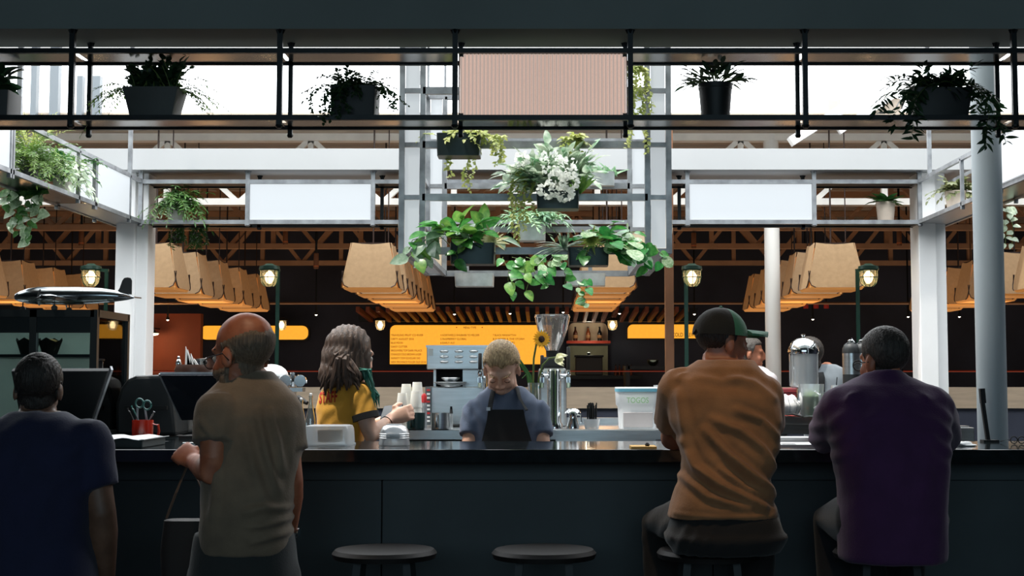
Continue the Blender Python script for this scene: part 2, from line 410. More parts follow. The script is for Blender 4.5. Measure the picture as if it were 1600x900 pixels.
# ------------------------------------------------------------------ ring of hanging shelf racks
ZT, ZL = PZ(79.5, 5.0), PZ(184, 5.0)
RX0, RX1 = PX(220, YBK, 315), PX(1437, YBK, 315)      # inner faces of the side racks
RD = 0.2                                               # rack depth
YF0, YF1 = 5.0, 5.2
def rack_post(x, y, z0, z1, t, m_, w=0.019, flange=True):
    MB().bx(x-w/2, x+w/2, y-w/2, y+w/2, z0, z1).build('post', m_, t)
    if flange: MB().lathe([(w*0.62, -0.014), (w*0.95, 0)], (x, y, z1), 4).build('post_flange', m_, t)
    MB().lathe([(w*0.45, -0.006), (w*0.72, 0), (w*0.72, 0.006)], (x, y, z0), 8).build('post_foot', m_, t)
fr = T('shelf_rack', 'black hanging shelf rack across the front with the pink ribbed lightbox', 'shelf rack', (0, 5.1, ZL))
posts_f = [PX(p, YF0, 130) for p in (112, 437, 711, 985, 1258, 1585)]
posts_b = [PX(p, YF1, 150) for p in (140, 454, 720, 977, 1246, 1558)]
for x in [RX0-RD]+posts_f+[RX1+RD]: rack_post(x, YF0, ZL-0.032, ZS, fr, BLACK)
for x in [RX0-RD]+posts_b+[RX1+RD]: rack_post(x, YF1, ZL-0.032, ZS, fr, BLACK, 0.016)
for z in (ZT, ZL):
    MB().bx(RX0-RD, RX1+RD, YF0-0.010, YF0+0.008, z-0.009, z+0.009).build('rail', BLACK, fr)
    MB().bx(RX0-RD, RX1+RD, YF1-0.008, YF1+0.008, z-0.008, z+0.008).build('rail', BLACK, fr)
xe = [RX0-RD]+posts_f+[RX1+RD]
CLEAR = glass('shelf_glass', (220, 228, 226), 0.25, 0.08)
for i in range(len(xe)-1):
    for z in (ZT, ZL):
        mid = (i == 3)
        MB().bx(xe[i]+0.01, xe[i+1]-0.01, YF0+0.01, YF1-0.01, z-0.002, z+0.003).build('glass_shelf' if mid and z == ZL else 'shelf_plate', CLEAR if mid and z == ZL else SHELFM, fr)
# fluted pink lightbox in the centre bay
PINK = mat('pink_fluted_acrylic', (206, 188, 178), 0.35, var=0.04, vscale=2, emit=(208, 184, 172), es=0.62)
lb = MB()
xa, xb = PX(717.5, YF0, 130), PX(979.5, YF0, 130); za, zb_ = ZL+0.010, ZT-0.010
n = 44; w = (xb-xa)/n
rim = MB().prism([(q[0], q[1]) for q in rrect(xb-xa, zb_-za, 0.012)], ((xa+xb)/2, YF0+0.07, (za+zb_)/2), (1, 0, 0), (0, 0, 1), 0.05).build('lightbox_frame', BLACK, fr)
for k in range(n):
    x = xa+k*w; e = 0.010 if k in (0, n-1) else 0.0
    ring0 = [(x+w*0.04, YF0+0.012), (x+w*0.2, YF0+0.006), (x+w*0.5, YF0+0.003), (x+w*0.8, YF0+0.006), (x+w*0.96, YF0+0.012), (x+w*0.96, YF0+0.03), (x+w*0.04, YF0+0.03)]
    mm = MB().loft([[Vector((a, b, za+e)) for a, b in ring0], [Vector((a, b, zb_-e)) for a, b in ring0]])
    mm.build('flute', PINK, rim)
# side and back racks
def side_rack(x_in, x_out, label, panels, tall):
    t = T('shelf_rack', label, 'shelf rack', ((x_in+x_out)/2, 6.8, ZL))
    y1 = YBK+RD
    for x in (x_in, x_out):
        for z in (ZT, ZL): MB().bx(x-0.009, x+0.009, 5.22, y1, z-0.011, z+0.011).build('rail', STEEL, t)
    for y in tall:
        MB().bx(x_in-0.011, x_in+0.011, y-0.011, y+0.011, ZT, 3.74).build('hanger', STEEL, t)
    ys = sorted(set([5.5, 6.33, 7.23, 7.49]+[a for p in panels for a in p]))
    for y in ys:
        for x in (x_in, x_out): MB().bx(x-0.009, x+0.009, y-0.009, y+0.009, ZL-0.03, ZT).build('post', STEEL, t)
    MB().bx(min(x_in, x_out), max(x_in, x_out), 5.22, 7.46, ZL-0.003, ZL+0.003).build('shelf_plate', mat('dark_shelf', (40, 44, 44), 0.25, 0.5), t)
    MB().bx(min(x_in, x_out), max(x_in, x_out), 7.46, y1, ZL-0.003, ZL+0.003).build('shelf_plate', OPALG, t)
    for a, b in panels:
        f = MB().bx(x_in-0.02, x_in+0.004, a+0.012, b-0.012, ZL+0.012, ZT-0.012).build('light_panel', OPAL, t)
        MB().bx(x_out-0.004, x_out+0.012, a+0.012, b-0.012, ZL+0.012, ZT-0.012).build('light_panel', OPAL, t)
    return t
OPALG = mat('grey_acrylic_shelf', (190, 194, 198), 0.4)
lr = side_rack(RX0, RX0-RD, 'steel hanging shelf rack receding along the left side', [(7.51, 8.12), (5.75, 6.30)], [8.12, 6.4])
rr = side_rack(RX1, RX1+RD, 'steel hanging shelf rack receding along the right side', [(5.6, 6.85)], [8.12, 6.9])
br = T('shelf_rack', 'steel hanging shelf rack across the rear with two white light panels', 'shelf rack', (0, YBK, ZL))
ZTB, ZLB = PZ(284, YBK), PZ(347, YBK)
for y in (YBK, YBK+RD):
    for z in (ZTB, ZLB): MB().bx(RX0-(RD if y > YBK else 0), RX1+(RD if y > YBK else 0), y-0.01, y+0.01, z-0.012, z+0.012).build('rail', STEEL if y == YBK else BLACK, br)
bx_ = [RX0, PX(387, YBK, 315), PX(583, YBK, 315), PX(1074, YBK, 315), PX(1272, YBK, 315), RX1]
for x in bx_: rack_post(x, YBK, ZLB-0.02, zb0, br, STEEL, 0.024)
for x in bx_[1:5]: rack_post(x+(0.03 if x < 0 else -0.03), YBK+RD, ZLB-0.02, zb0, br, BLACK, 0.02)
for a, b in ((1, 2), (3, 4)):
    pnl = MB().bx(bx_[a]+0.014, bx_[b]-0.014, YBK-0.006, YBK+RD-0.03, ZLB+0.014, ZTB-0.014).build('light_panel', OPAL, br)
for a, b in ((0, 1), (2, 3), (4, 5)):
    for z in (ZTB, ZLB): MB().bx(bx_[a]+0.013, bx_[b]-0.013, YBK+0.012, YBK+RD-0.012, z-0.004, z+0.002).build('shelf_plate', DARK, br)
# ------------------------------------------------------------------ hanging cage in the middle
CY0, CY1 = 6.0, 7.3
KRAFT = mat('burlap_panel', (226, 206, 178), 0.8, var=0.12, vscale=9, bump=0.3, bscale=30)
cg = T('planter_cage', 'large steel hanging planter cage in the middle with white corner panels', 'planter cage', (0, 6.65, PZ(392, CY0)))
fxs = [PX(p, CY0, 320) for p in (627.5, 660, 1012, 1045)]
zr = [PZ(p, CY0) for p in (392, 308.5, 226.5, 142)]
zr.append(zr[3]+(zr[3]-zr[2])); ztop = zr[4]
for y in (CY0, CY1):
    for x in fxs: MB().bx(x-0.012, x+0.012, y-0.012, y+0.012, zr[0]-0.012, ztop).build('post', STEEL, cg)
    for z in zr:
        MB().bx(fxs[0], fxs[1], y-0.010, y+0.010, z-0.010, z+0.010).build('rail', STEEL, cg)
        MB().bx(fxs[2], fxs[3], y-0.010, y+0.010, z-0.010, z+0.010).build('rail', STEEL, cg)
        MB().bx(fxs[1], fxs[2], y-0.012, y+0.012, z-0.015, z+0.015).build('rail', STEEL, cg)
    for k in range(4):
        for a, b in ((0, 1), (2, 3)):
            low = (k == 0 and y == CY1)
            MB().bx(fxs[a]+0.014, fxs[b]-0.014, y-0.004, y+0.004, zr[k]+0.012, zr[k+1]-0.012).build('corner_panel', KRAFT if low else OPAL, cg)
for x in (PX(730, CY1, 330), PX(922, CY1, 330)): MB().bx(x-0.010, x+0.010, CY1-0.01, CY1+0.01, zr[0], zr[1]).build('post', STEEL, cg)
for x in fxs:
    for z in (zr[0], zr[1], zr[2], ztop):
        if x in (fxs[0], fxs[3]) or z == zr[0]: MB().bx(x-0.010, x+0.010, CY0, CY1, z-0.012, z+0.012).build('side_rail', STEEL, cg)
for a, b in ((0, 1), (2, 3)):
    MB().bx(fxs[a]+0.012, fxs[b]-0.012, CY0+0.02, CY1-0.02, zr[0]-0.003, zr[0]+0.003).build('bottom_panel', OPALG, cg)
for x, s in ((fxs[0], -1), (fxs[3], 1)):
    rg = []
    for k in range(9):
        y = CY0+0.05+(CY1-CY0-0.1)*k/8; bul = 0.022*sin(pi*k/8)*(1+0.3*sin(k*2.3))
        rg.append([Vector((x+s*(0.012+bul), y, zr[0]+0.02)), Vector((x+s*(0.02+bul*1.3), y, (zr[0]+zr[1])/2)), Vector((x+s*(0.012+bul), y, zr[1]-0.01)), Vector((x+s*(0.004+bul), y, zr[1]-0.01)), Vector((x+s*0.004, y, zr[0]+0.02))])
    MB().loft(rg).build('side_cloth', KRAFT, cg, smooth=True)
for x in fxs: MB().bar((x, CY0, ztop), (x, CY0, 3.9), 0.012).build('hanger', STEEL, cg); MB().bar((x, CY1, ztop), (x, CY1, 3.9), 0.012).build('hanger', STEEL, cg)
# ------------------------------------------------------------------ plants
SHAPES = {
    'ovate': (0.30, lambda t: max(0.0, sin(pi*min(1, t**0.72)))**0.8),
    'lance': (0.13, lambda t: max(0.0, sin(pi*t**0.8))**0.9),
    'heart': (0.46, lambda t: (0.55+1.6*t if t < 0.2 else 0.9*cos((t-0.2)/0.8*pi/2)**0.75+0.0)),
    'round': (0.46, lambda t: max(0.0, sin(pi*t))**0.5),
    'blade': (0.045, lambda t: (1-t)**0.6*(0.6+0.4*min(1, t*6))),
    'spike': (0.16, lambda t: min(1, 0.55+2*t)*(1-t)**0.7),
    'bract': (0.22, lambda t: max(0.0, sin(pi*min(1, t**0.6)))),
}
def leaf_geo(shape, L, fold=0.25, droop=0.25, seg=5, wk=1.0, twist=0.0):
    W, fn = SHAPES[shape]; vs_ = []; fs = []
    for i in range(seg+1):
        t = i/seg; w = W*fn(t)*L*wk; y = L*(t-0.10*droop*t*t); z = -droop*L*t*t*0.55
        a = twist*t
        for s in (-1, 0, 1):
            vs_.append(Vector((s*w*cos(a), y, z + abs(s)*w*fold + s*w*sin(a))))
    for i in range(seg):
        for k in (0, 1): a = i*3+k; fs.append((a, a+1, a+4, a+3))
    return vs_, fs
def leaf_mesh(name, shape, m_, fold=0.25, droop=0.3, wk=1.0):
    vs_, fs = leaf_geo(shape, 1.0, fold, droop, 7, wk)
    me = bpy.data.meshes.new(name); me.from_pydata([tuple(q) for q in vs_], [], fs); me.materials.append(m_)
    me.polygons.foreach_set('use_smooth', [True]*len(me.polygons)); return me
def orient(p, d, up):
    x, y, dd = basis(d, up)       # x = d x up ; y ~ up
    return Matrix.Translation(p) @ Matrix((x, dd, y)).transposed().to_4x4()
rnd = random.Random(11)
PK = [1.35, 1.45, 1.25]      # stem length, leaf size, trailing leaf size
def rv(a=1.0): return Vector((rnd.uniform(-a, a), rnd.uniform(-a, a), rnd.uniform(-a, a)))
def stem_curve(base, d, L, droop, n=7):
    out = []
    for i in range(n+1):
        t = i/n; out.append(base + d*L*t + Vector((0, 0, -droop*L*t*t)))
    return out
class Plant:
    def __init__(s, root, m_, stem_m=None, sep=None, name='foliage'):
        s.root = root; s.m = m_; s.f = MB(); s.st = MB(); s.sm = stem_m; s.sep = sep; s.name = name; s.nsep = 0
    def leaf(s, p, d, up, L, shape, fold=0.25, droop=0.3, wk=1.0):
        M = orient(Vector(p), Vector(d), Vector(up))
        if s.sep:
            L *= .84; o = bpy.data.objects.new('leaf', rnd.choice(s.sep)); COL.objects.link(o); o.parent = s.root
            M2_ = Matrix.Translation(-WL[s.root]) @ M @ Matrix.Scale(L, 4)
            o.matrix_basis = M2_; s.nsep += 1
        else:
            vs_, fs = leaf_geo(shape, L, fold, droop, 4, wk); s.f.add([M @ q for q in vs_], fs)
    def sprig(s, base, d, L, droop, n, size, shape, t0=0.2, sr=0.002, wk=1.0, out=0.9, jit=0.25):
        L *= PK[0]; size *= PK[1]; pts = stem_curve(Vector(base), Vector(d).normalized(), L, droop); s.st.tube(pts, sr, 4)
        for i in range(n):
            t = t0+(1-t0)*i/max(1, n-1); k = min(len(pts)-2, int(t*(len(pts)-1))); fr_ = t*(len(pts)-1)-k
            p = pts[k].lerp(pts[k+1], fr_); tan = (pts[k+1]-pts[k]).normalized()
            side, up, _ = basis(tan); sg = 1 if i % 2 else -1
            dd = (tan*(1.0-out*0.5) + side*sg*out + up*rnd.uniform(-0.2, 0.35) + rv(jit))
            if i == n-1: dd = tan
            upv = (up + rv(0.45) + Vector((0, -0.35, 0.4)))
            s.leaf(p, dd, upv, size*rnd.uniform(0.7, 1.15), shape, rnd.uniform(0.1, 0.35), rnd.uniform(0.1, 0.6), wk)
        return pts
    def trail(s, base, outv, L, n, size, shape, wk=1.0, sway=0.03, sr=0.0018):
        size *= PK[2]; base = Vector(base); o = Vector(outv); pts = [base]; p = base.copy()
        steps = 9
        for i in range(steps):
            t = i/steps; p = p + o*(1-t)**3*0.5 + Vector((rnd.uniform(-sway, sway)*0.5, rnd.uniform(-sway, sway)*0.4, -L/steps*(0.35+0.9*t if i < 2 else 1.05))); pts.append(p.copy())
        s.st.tube(pts, sr, 4)
        for i in range(n):
            t = (i+0.5)/n; k = min(len(pts)-2, int(t*(len(pts)-1))); q = pts[k].lerp(pts[k+1], t*(len(pts)-1)-k)
            a = rnd.uniform(0, 2*pi)
            dd = Vector((cos(a), -abs(sin(a))*0.8, rnd.uniform(-1.1, 0.1)))
            s.leaf(q, dd, Vector((0, -0.9, 0.5))+rv(0.4), size*rnd.uniform(0.65, 1.15), shape, rnd.uniform(0.05, 0.3), rnd.uniform(0.1, 0.5), wk)
    def done(s, stems='stems'):
        if s.f.v: s.f.build(s.name, s.m, s.root, smooth=True, kind='stuff')
        if s.st.v: s.st.build(stems, s.sm or STEMG, s.root, smooth=True, kind='stuff')
STEMG = mat('green_stem', (92, 112, 52), 0.6)
DKLEAF = leafmat('dark_leaf', (22, 44, 30), (44, 74, 44))
MIDLEAF = leafmat('mid_leaf', (40, 92, 46), (92, 140, 70))
FERN = leafmat('fern_leaf', (62, 104, 44), (126, 158, 70), vscale=10)
LIME = leafmat('lime_leaf', (142, 160, 72), (206, 208, 130), vscale=20)
VARIEG = leafmat('variegated_leaf', (96, 150, 104), (240, 244, 230), vscale=22)
PALE = leafmat('pale_leaf', (150, 176, 144), (220, 230, 210), vscale=12)
POTHOS = leafmat('pothos_leaf', (34, 108, 48), (98, 170, 82), rough=0.28, vscale=3)
POTHOS2 = leafmat('pothos_leaf_light', (70, 140, 60), (160, 196, 100), rough=0.28, vscale=3)
YELLOWL = leafmat('bromeliad_leaf', (120, 136, 60), (206, 196, 110), vscale=5)
WHITEF = leafmat('white_blossom', (236, 240, 232), (252, 252, 248), trans=0.4)
SOIL = mat('soil', (44, 34, 26), 0.95, var=0.4, vscale=40)
POTBLK = mat('black_planter', (22, 25, 26), 0.55, var=0.2)
POTGREY = mat('grey_planter', (70, 72, 70), 0.6, var=0.12)
POTCONC = mat('concrete_pot', (206, 190, 174), 0.75, var=0.1, vscale=12, bump=0.1)
POTWHITE = mat('white_ceramic_pot', (228, 222, 214), 0.4)
TROUGHD = mat('dark_metal_trough', (48, 60, 60), 0.4, 0.5, var=0.2, vscale=9)
TROUGHL = mat('galvanised_trough', (186, 192, 192), 0.4, 0.6, var=0.2, vscale=16)
def pot(name, label, px0, px1, py0, py1, Y, m_, group, rect=False, taper=0.78, cat='potted plant', d=None, zbase=None):
    z0 = PZ(py1, Y) if zbase is None else zbase; z1 = PZ(py0, Y)
    c = Vector((PX((px0+px1)/2, Y, py1), Y, z0)); w = (px1-px0)*M2(Y); h = z1-z0
    t = T(name, label, cat, c, group)
    if rect:
        dd = d or 0.14
        ring = lambda k, z: [Vector((c.x+x*k, Y+y*k, z)) for x, y in rrect(w, dd, 0.012, 2)]
        ki = 0.93
        MB().loft([ring(taper, z0), ring(1, z1), ring(ki, z1), ring(ki*0.97, z1-0.012)], cap=True).build('planter', m_, t, smooth=True)
        MB().loft([ring(ki*0.96, z1-0.014), ring(ki*0.96, z1-0.010)]).build('soil', SOIL, t)
    else:
        r = w/2
        MB().lathe([(r*taper, 0), (r*(taper+0.02), h*0.03), (r*0.97, h*0.86), (r, h*0.87), (r, h), (r*0.92, h), (r*0.90, h-0.012)], c, 24).build('pot', m_, t, smooth=True)
        MB().lathe([(r*0.9, h-0.016), (r*0.9, h-0.010)], c, 20).build('soil', SOIL, t)
    top = Vector((c.x, Y, z1-0.01))
    return t, top, w
FG = 'planters on the front rack'
YP = 5.09
# F1 black pot, far left
t, top, w = pot('potted_plant', 'black pot with broad drooping leaves at the far left of the front rack', -40, 24, 146, 183, YP, POTBLK, FG, zbase=ZL+0.004, rect=True, taper=0.95)
lm = [leaf_mesh('dark_broad_leaf', 'ovate', DKLEAF, 0.3, 0.9), leaf_mesh('dark_broad_leaf', 'ovate', DKLEAF, 0.2, 0.5)]
p = Plant(t, DKLEAF, sep=lm)
for a in (-2.6, -1.2, -0.5, 0.1, 0.5, 1.2, 2.2): p.sprig(top, (cos(a)*0.5, sin(a)*0.25, 1), 0.07, 0.2, 3, 0.075, 'ovate')
p.done()
# F2 grey trapezoid planter with dark ivy and spider fern
t, top, w = pot('potted_plant', 'grey tapered planter with dark ivy and feathery fern on the front rack', 197, 286, 141, 183, YP, POTGREY, FG, rect=True, taper=0.74, zbase=ZL+0.004)
p = Plant(t, DKLEAF, name='ivy_foliage')
for k in range(46): p.sprig(top+Vector((rnd.uniform(-.07, .07), rnd.uniform(-.03, .03), 0)), (rnd.uniform(-.5, .5), rnd.uniform(-.4, .4), 1), rnd.uniform(.05, .13), 0.3, 7, 0.022, 'heart')
p.done()
p = Plant(t, FERN, name='fern_foliage')
for s in (-1, 1):
    for k in range(15): p.sprig(top+Vector((s*0.07, rnd.uniform(-.04, .04), 0)), (s*rnd.uniform(.6, 1.2), rnd.uniform(-.5, .5), rnd.uniform(.2, .9)), rnd.uniform(.09, .17), rnd.uniform(.5, 1.0), 22, 0.016, 'lance', t0=0.15, sr=0.0009)
p.done('fern_stems')
# F3 dark square planter with bushy fine foliage
t, top, w = pot('potted_plant', 'dark square planter half hidden by fine bushy foliage on the front rack', 519, 591, 139, 183, YP, POTBLK, FG, rect=True, taper=0.96, zbase=ZL+0.004)
p = Plant(t, DKLEAF)
for k in range(70): p.sprig(top+Vector((rnd.uniform(-.08, .05), rnd.uniform(-.06, .02), 0)), (rnd.uniform(-1, .9), rnd.uniform(-.8, .3), rnd.uniform(.3, 1)), rnd.uniform(.05, .13), rnd.uniform(.3, 1.0), 14, 0.014, 'ovate', sr=0.0008)
for k in range(7): p.trail(top+Vector((-0.07+k*0.008, -0.06, 0)), (rnd.uniform(-.05, .0), -.03, 0), rnd.uniform(.07, .15), 26, 0.014, 'ovate', sr=0.0008)
for k in range(5): p.trail(top+Vector((0.075, -0.03+k*.01, 0.01)), (rnd.uniform(.03, .08), -.02, 0), rnd.uniform(.06, .1), 20, 0.013, 'ovate', sr=0.0008)
p.done()
# F4 round dark pot with long leaves
t, top, w = pot('potted_plant', 'dark round pot with spiky oval leaves right of the pink lightbox', 1091, 1145, 132, 183, YP, POTBLK, FG, taper=0.8, zbase=ZL+0.004)
lm = [leaf_mesh('oval_leaf', 'ovate', DKLEAF, 0.3, 0.3, 0.62), leaf_mesh('oval_leaf', 'ovate', leafmat('grey_leaf', (70, 84, 66), (120, 130, 104)), 0.2, 0.5, 0.62)]
p = Plant(t, DKLEAF, sep=lm)
for k in range(30):
    a = 2*pi*k/15+rnd.uniform(-.2, .2); p.sprig(top, (cos(a), sin(a)*0.6, rnd.uniform(.25, 1.0)), rnd.uniform(.06, .11), rnd.uniform(0.0, .45), 4, 0.042, 'ovate', t0=0.5, out=0.6)
p.done()
# F5 wide dark planter with bamboo-like trailing leaves
t, top, w = pot('potted_plant', 'wide dark planter with trailing bamboo like leaves at the right of the front rack', 1421, 1514, 142, 183, YP, POTBLK, FG, rect=True, taper=0.84, zbase=ZL+0.004)
p = Plant(t, DKLEAF, name='lance_foliage')
for k in range(56): p.sprig(top+Vector((rnd.uniform(-.08, .08), rnd.uniform(-.05, .03), 0)), (rnd.uniform(-1, 1), rnd.uniform(-.5, .4), rnd.uniform(.3, 1)), rnd.uniform(.07, .15), rnd.uniform(.3, .9), 12, 0.036, 'lance', sr=0.001)
for dx, L in ((-.085, .20), (-.10, .16), (-.07, .13), (.085, .24), (.10, .22), (.095, .16), (-0.11, .1)):
    p.trail(top+Vector((dx, -0.04, 0)), (dx*0.5, -.03, 0), L, int(L*170), 0.040, 'lance', sr=0.001)
for k in range(8):
    a = rnd.uniform(0, 6.28); p.leaf(top+Vector((0.02+.01*cos(a), .01*sin(a), 0)), (cos(a)*.12, sin(a)*.12, 1), (cos(a), sin(a), .2), rnd.uniform(.06, .11), 'spike', 0.5, 0.0)
p.done()
# side rack plants
LG = 'plants on the side racks'
xm = RX0-RD/2
def at_x(px, py, x): Y = x*F/(px-CX); return P(px, py, Y)
def side_pot(px, py0, py1, wpx, x, m_, label, name='potted_plant'):
    Y = x*F/(px-CX); return pot(name, label, px-wpx/2, px+wpx/2, py0, py1, Y, m_, LG, taper=0.72, zbase=ZL+0.004)
t, top, w = side_pot(98, 262, 300, 34, xm, POTWHITE, 'white pot with a bushy plant on the left rack beside the light panel')
p = Plant(t, MIDLEAF)
for k in range(60): p.sprig(top+rv(.03), (rnd.uniform(-1, .7), rnd.uniform(-1, .6), rnd.uniform(.1, 1)), rnd.uniform(.06, .2), rnd.uniform(.3, .9), 12, 0.026, 'ovate', sr=0.001)
p.done()
p = Plant(t, PALE, name='pale_foliage')
for k in range(16): p.sprig(top+Vector((.06, -.08, 0)), (rnd.uniform(.1, 1), rnd.uniform(-1, 0), rnd.uniform(-.2, .5)), rnd.uniform(.05, .12), .8, 8, 0.03, 'ovate', sr=0.001)
p.done('pale_stems')
t, top, w = side_pot(45, 258, 280, 30, xm, POTGREY, 'grey pot with a tall feathery fern at the left end of the left rack')
p = Plant(t, FERN)
for k in range(150): p.sprig(top+rv(.04), (rnd.uniform(-.9, .9), rnd.uniform(-.8, .8), rnd.uniform(.25, 1)), rnd.uniform(.12, .28), rnd.uniform(.3, .9), 22, 0.018, 'lance', sr=0.0009)
p.done()
p = Plant(t, LIME, name='lime_foliage')
for k in range(30): p.sprig(top+Vector((0, 0, .05)), (rnd.uniform(-.6, .6), rnd.uniform(-.5, .5), rnd.uniform(.6, 1.2)), rnd.uniform(.18, .3), .4, 22, 0.014, 'lance', sr=0.0009)
p.done('lime_stems')
# hanging pothos at left below the rack
Yh = (RX0-RD*0.8)*F/(35-CX)
t = T('hanging_vine', 'pothos vine hanging below the left rack', 'hanging plant', (PX(40, Yh), Yh, ZL-0.02))
HP = [leaf_mesh('pothos_leaf', 'heart', leafmat('pale_pothos', (110, 146, 104), (196, 214, 184), rough=0.3, vscale=4), 0.2, 0.4), leaf_mesh('pothos_leaf', 'ovate', MIDLEAF, 0.2, 0.4)]
p = Plant(t, MIDLEAF, sep=HP)
for px, L in ((24, .26), (32, .28), (44, .3), (52, .34), (58, .2), (20, .15)): p.trail(P(px, 292, Yh), (0, -.01, 0), L*Yh/7.4, 9, 0.062, 'heart', sway=.02)
p.done()
t, top, w = side_pot(1494, 299, 325, 34, RX1+RD/2, POTCONC, 'stone coloured pot with grey green plant on the right rack beside the round column')
p = Plant(t, leafmat('olive_leaf', (84, 96, 62), (140, 140, 92)))
for k in range(44): p.sprig(top+rv(.02), (rnd.uniform(-.9, 1), rnd.uniform(-.7, .5), rnd.uniform(.1, 1)), rnd.uniform(.05, .15), rnd.uniform(.3, .9), 9, 0.026, 'ovate', sr=0.001)
p.done()
Yh = (RX1+RD)*F/(1572-CX)
t = T('hanging_vine', 'pale silvery leaves hanging right of the thick round column', 'hanging plant', (PX(1572, Yh), Yh, ZL-0.02))
p = Plant(t, PALE, sep=[leaf_mesh('silver_leaf', 'ovate', PALE, 0.2, 0.4)])
for px in (1566, 1572, 1577): p.trail(P(px, 322, Yh), (0, -.01, 0), .24, 8, 0.05, 'ovate', sway=.015)
p.done()
# rear rack plants
BG_ = 'plants on the rear rack'
t, top, w = pot('potted_plant', 'white pot with a drooping fern on the rear rack at left', 259, 292, 318, 346, YBK+0.1, POTWHITE, BG_, taper=0.74, zbase=ZLB+0.004)
p = Plant(t, leafmat('deep_fern', (36, 74, 34), (84, 128, 56)))
for k in range(75): p.sprig(top+rv(.02), (rnd.uniform(-.55, 1), rnd.uniform(-.8, .1), rnd.uniform(.25, 1)), rnd.uniform(.1, .22), rnd.uniform(.4, 1.1), 20, 0.026, 'lance', sr=0.001)
for k in range(22): p.trail(Vector((top.x+rnd.uniform(-.1, .16), YBK+RD+0.03, ZLB-.0)), (0, .0, 0), rnd.uniform(.08, .16), 22, 0.022, 'lance', sr=0.001)
p.done()
t, top, w = pot('potted_plant', 'beige tapered pot with green rosette on the rear rack at right', 1369, 1399, 316, 342, YBK+0.1, POTCONC, BG_, taper=0.8, zbase=ZLB+0.004)
p = Plant(t, MIDLEAF)
for k in range(50):
    a = rnd.uniform(0, 6.28); p.leaf(top, (cos(a), sin(a), rnd.uniform(.15, .9)), (0, 0, 1), rnd.uniform(.07, .15), 'lance', .3, rnd.uniform(.2, .8), 1.3)
p.done()
# ---- cage troughs
CGR = 'troughs in the planter cage'
def trough(px0, px1, py0, py1, Y, m_, label):
    return pot('trough_planter', label, px0, px1, py0, py1, Y, m_, CGR, rect=True, taper=0.97, cat='trough planter', d=0.12)
YFc, YBc = CY0-0.02, CY1-0.03
# t1 upper left
t, top, w = trough(683, 752, 211, 246, YFc-0.0, TROUGHD, 'dark trough with lime sedum trailing on the upper left of the cage')
p = Plant(t, LIME, name='sedum_foliage')
for k in range(26): p.sprig(top+Vector((rnd.uniform(-.09, .12), rnd.uniform(-.05, .05), 0)), (rnd.uniform(-.6, 1), rnd.uniform(-.9, .3), rnd.uniform(.1, .8)), rnd.uniform(.04, .12), .8, 14, 0.016, 'ovate', sr=0.001)
for dx, L in ((.02, .22), (.0, .18), (.04, .2), (-.02, .14), (.03, .25), (.13, .12), (.15, .1), (.17, .13), (.2, .15)): p.trail(top+Vector((dx, -.07 if dx > .1 else .08, 0)), (0, 0, 0), L, 34, 0.016, 'ovate', sr=0.001)
p.done()
# t2 centre with white flowers
t, top, w = trough(838, 905, 296, 328, YFc, TROUGHD, 'dark trough with white blossoms and variegated foliage in the middle of the cage')
p = Plant(t, VARIEG, name='variegated_foliage')
for k in range(80): p.sprig(top+Vector((rnd.uniform(-.11, .07), rnd.uniform(-.05, .05), 0)), (rnd.uniform(-1.0, .5), rnd.uniform(-.35, .5), rnd.uniform(.4, 1.3)), rnd.uniform(.08, .19), rnd.uniform(.2, .5), 9, 0.052, 'ovate', sr=0.0015, wk=0.8)
p.done()
p = Plant(t, LIME, name='sedum_foliage')
for dx, L in ((-.13, .24), (-.15, .3), (-.11, .2), (-.17, .22), (-.14, .34), (-.12, .28)): p.trail(top+Vector((dx, -.04, .08)), (-.02, -.01, 0), L, 46, 0.015, 'ovate', sr=0.001)
p.done('sedum_stems')
p = Plant(t, WHITEF, name='blossom')
for hx, hy, hz, r in ((-.03, -.16, .10, .050), (.035, -.16, .075, .044), (-.01, -.17, .03, .036), (.05, -.16, .02, .034), (-.045, -.17, -.015, .032), (.03, -.17, -.03, .03), (-.15, -.12, .12, .028)):
    for k in range(60):
        d = rv().normalized(); p.leaf(top+Vector((hx, hy, hz))+d*r*rnd.uniform(.6, 1), d+rv(.6), rv(), 0.018, 'round', .2, .2)
p.done('flower_stems')
p = Plant(t, POTHOS2, sep=[leaf_mesh('spear_leaf', 'spike', leafmat('spear_leaf', (60, 130, 50), (170, 200, 110), vscale=3), .35, .25, 0.9)])
for k in range(9): p.leaf(top+Vector((.09, -.03, -.01)), (rnd.uniform(-.5, 1), rnd.uniform(-.9, .1), rnd.uniform(.2, 1)), (0, -1, .6), rnd.uniform(.08, .13), 'spike')
p.done()
# t8 succulents back right
t, top, w = trough(922, 960, 270, 292, YBc, TROUGHL, 'small pale trough of succulents at the back right of the cage')
p = Plant(t, POTHOS, name='succulent_foliage', sep=[leaf_mesh('succulent_leaf', 'spike', leafmat('succulent', (56, 110, 76), (150, 184, 140), vscale=4), .3, .2)])
for k in range(40):
    a = rnd.uniform(0, 6.28); p.leaf(top+Vector((rnd.uniform(-.13, .08), rnd.uniform(-.04, .04), -.01)), (cos(a)*.8, sin(a)*.8-.3, rnd.uniform(.2, 1.2)), (0, -.5, 1), rnd.uniform(.07, .14), 'spike')
p.done()
# t3 pale trough at back centre
t, top, w = trough(811, 853, 345, 377, YBc, TROUGHL, 'pale trough with ferny mix at the back centre of the cage')
p = Plant(t, leafmat('blue_green_leaf', (74, 128, 96), (166, 200, 156), vscale=14))
for k in range(60): p.sprig(top+Vector((rnd.uniform(-.1, .1), rnd.uniform(-.06, .04), 0)), (rnd.uniform(-1, 1), rnd.uniform(-.8, .3), rnd.uniform(.2, 1)), rnd.uniform(.07, .16), .6, 12, 0.03, 'lance', sr=0.001)
p.done()
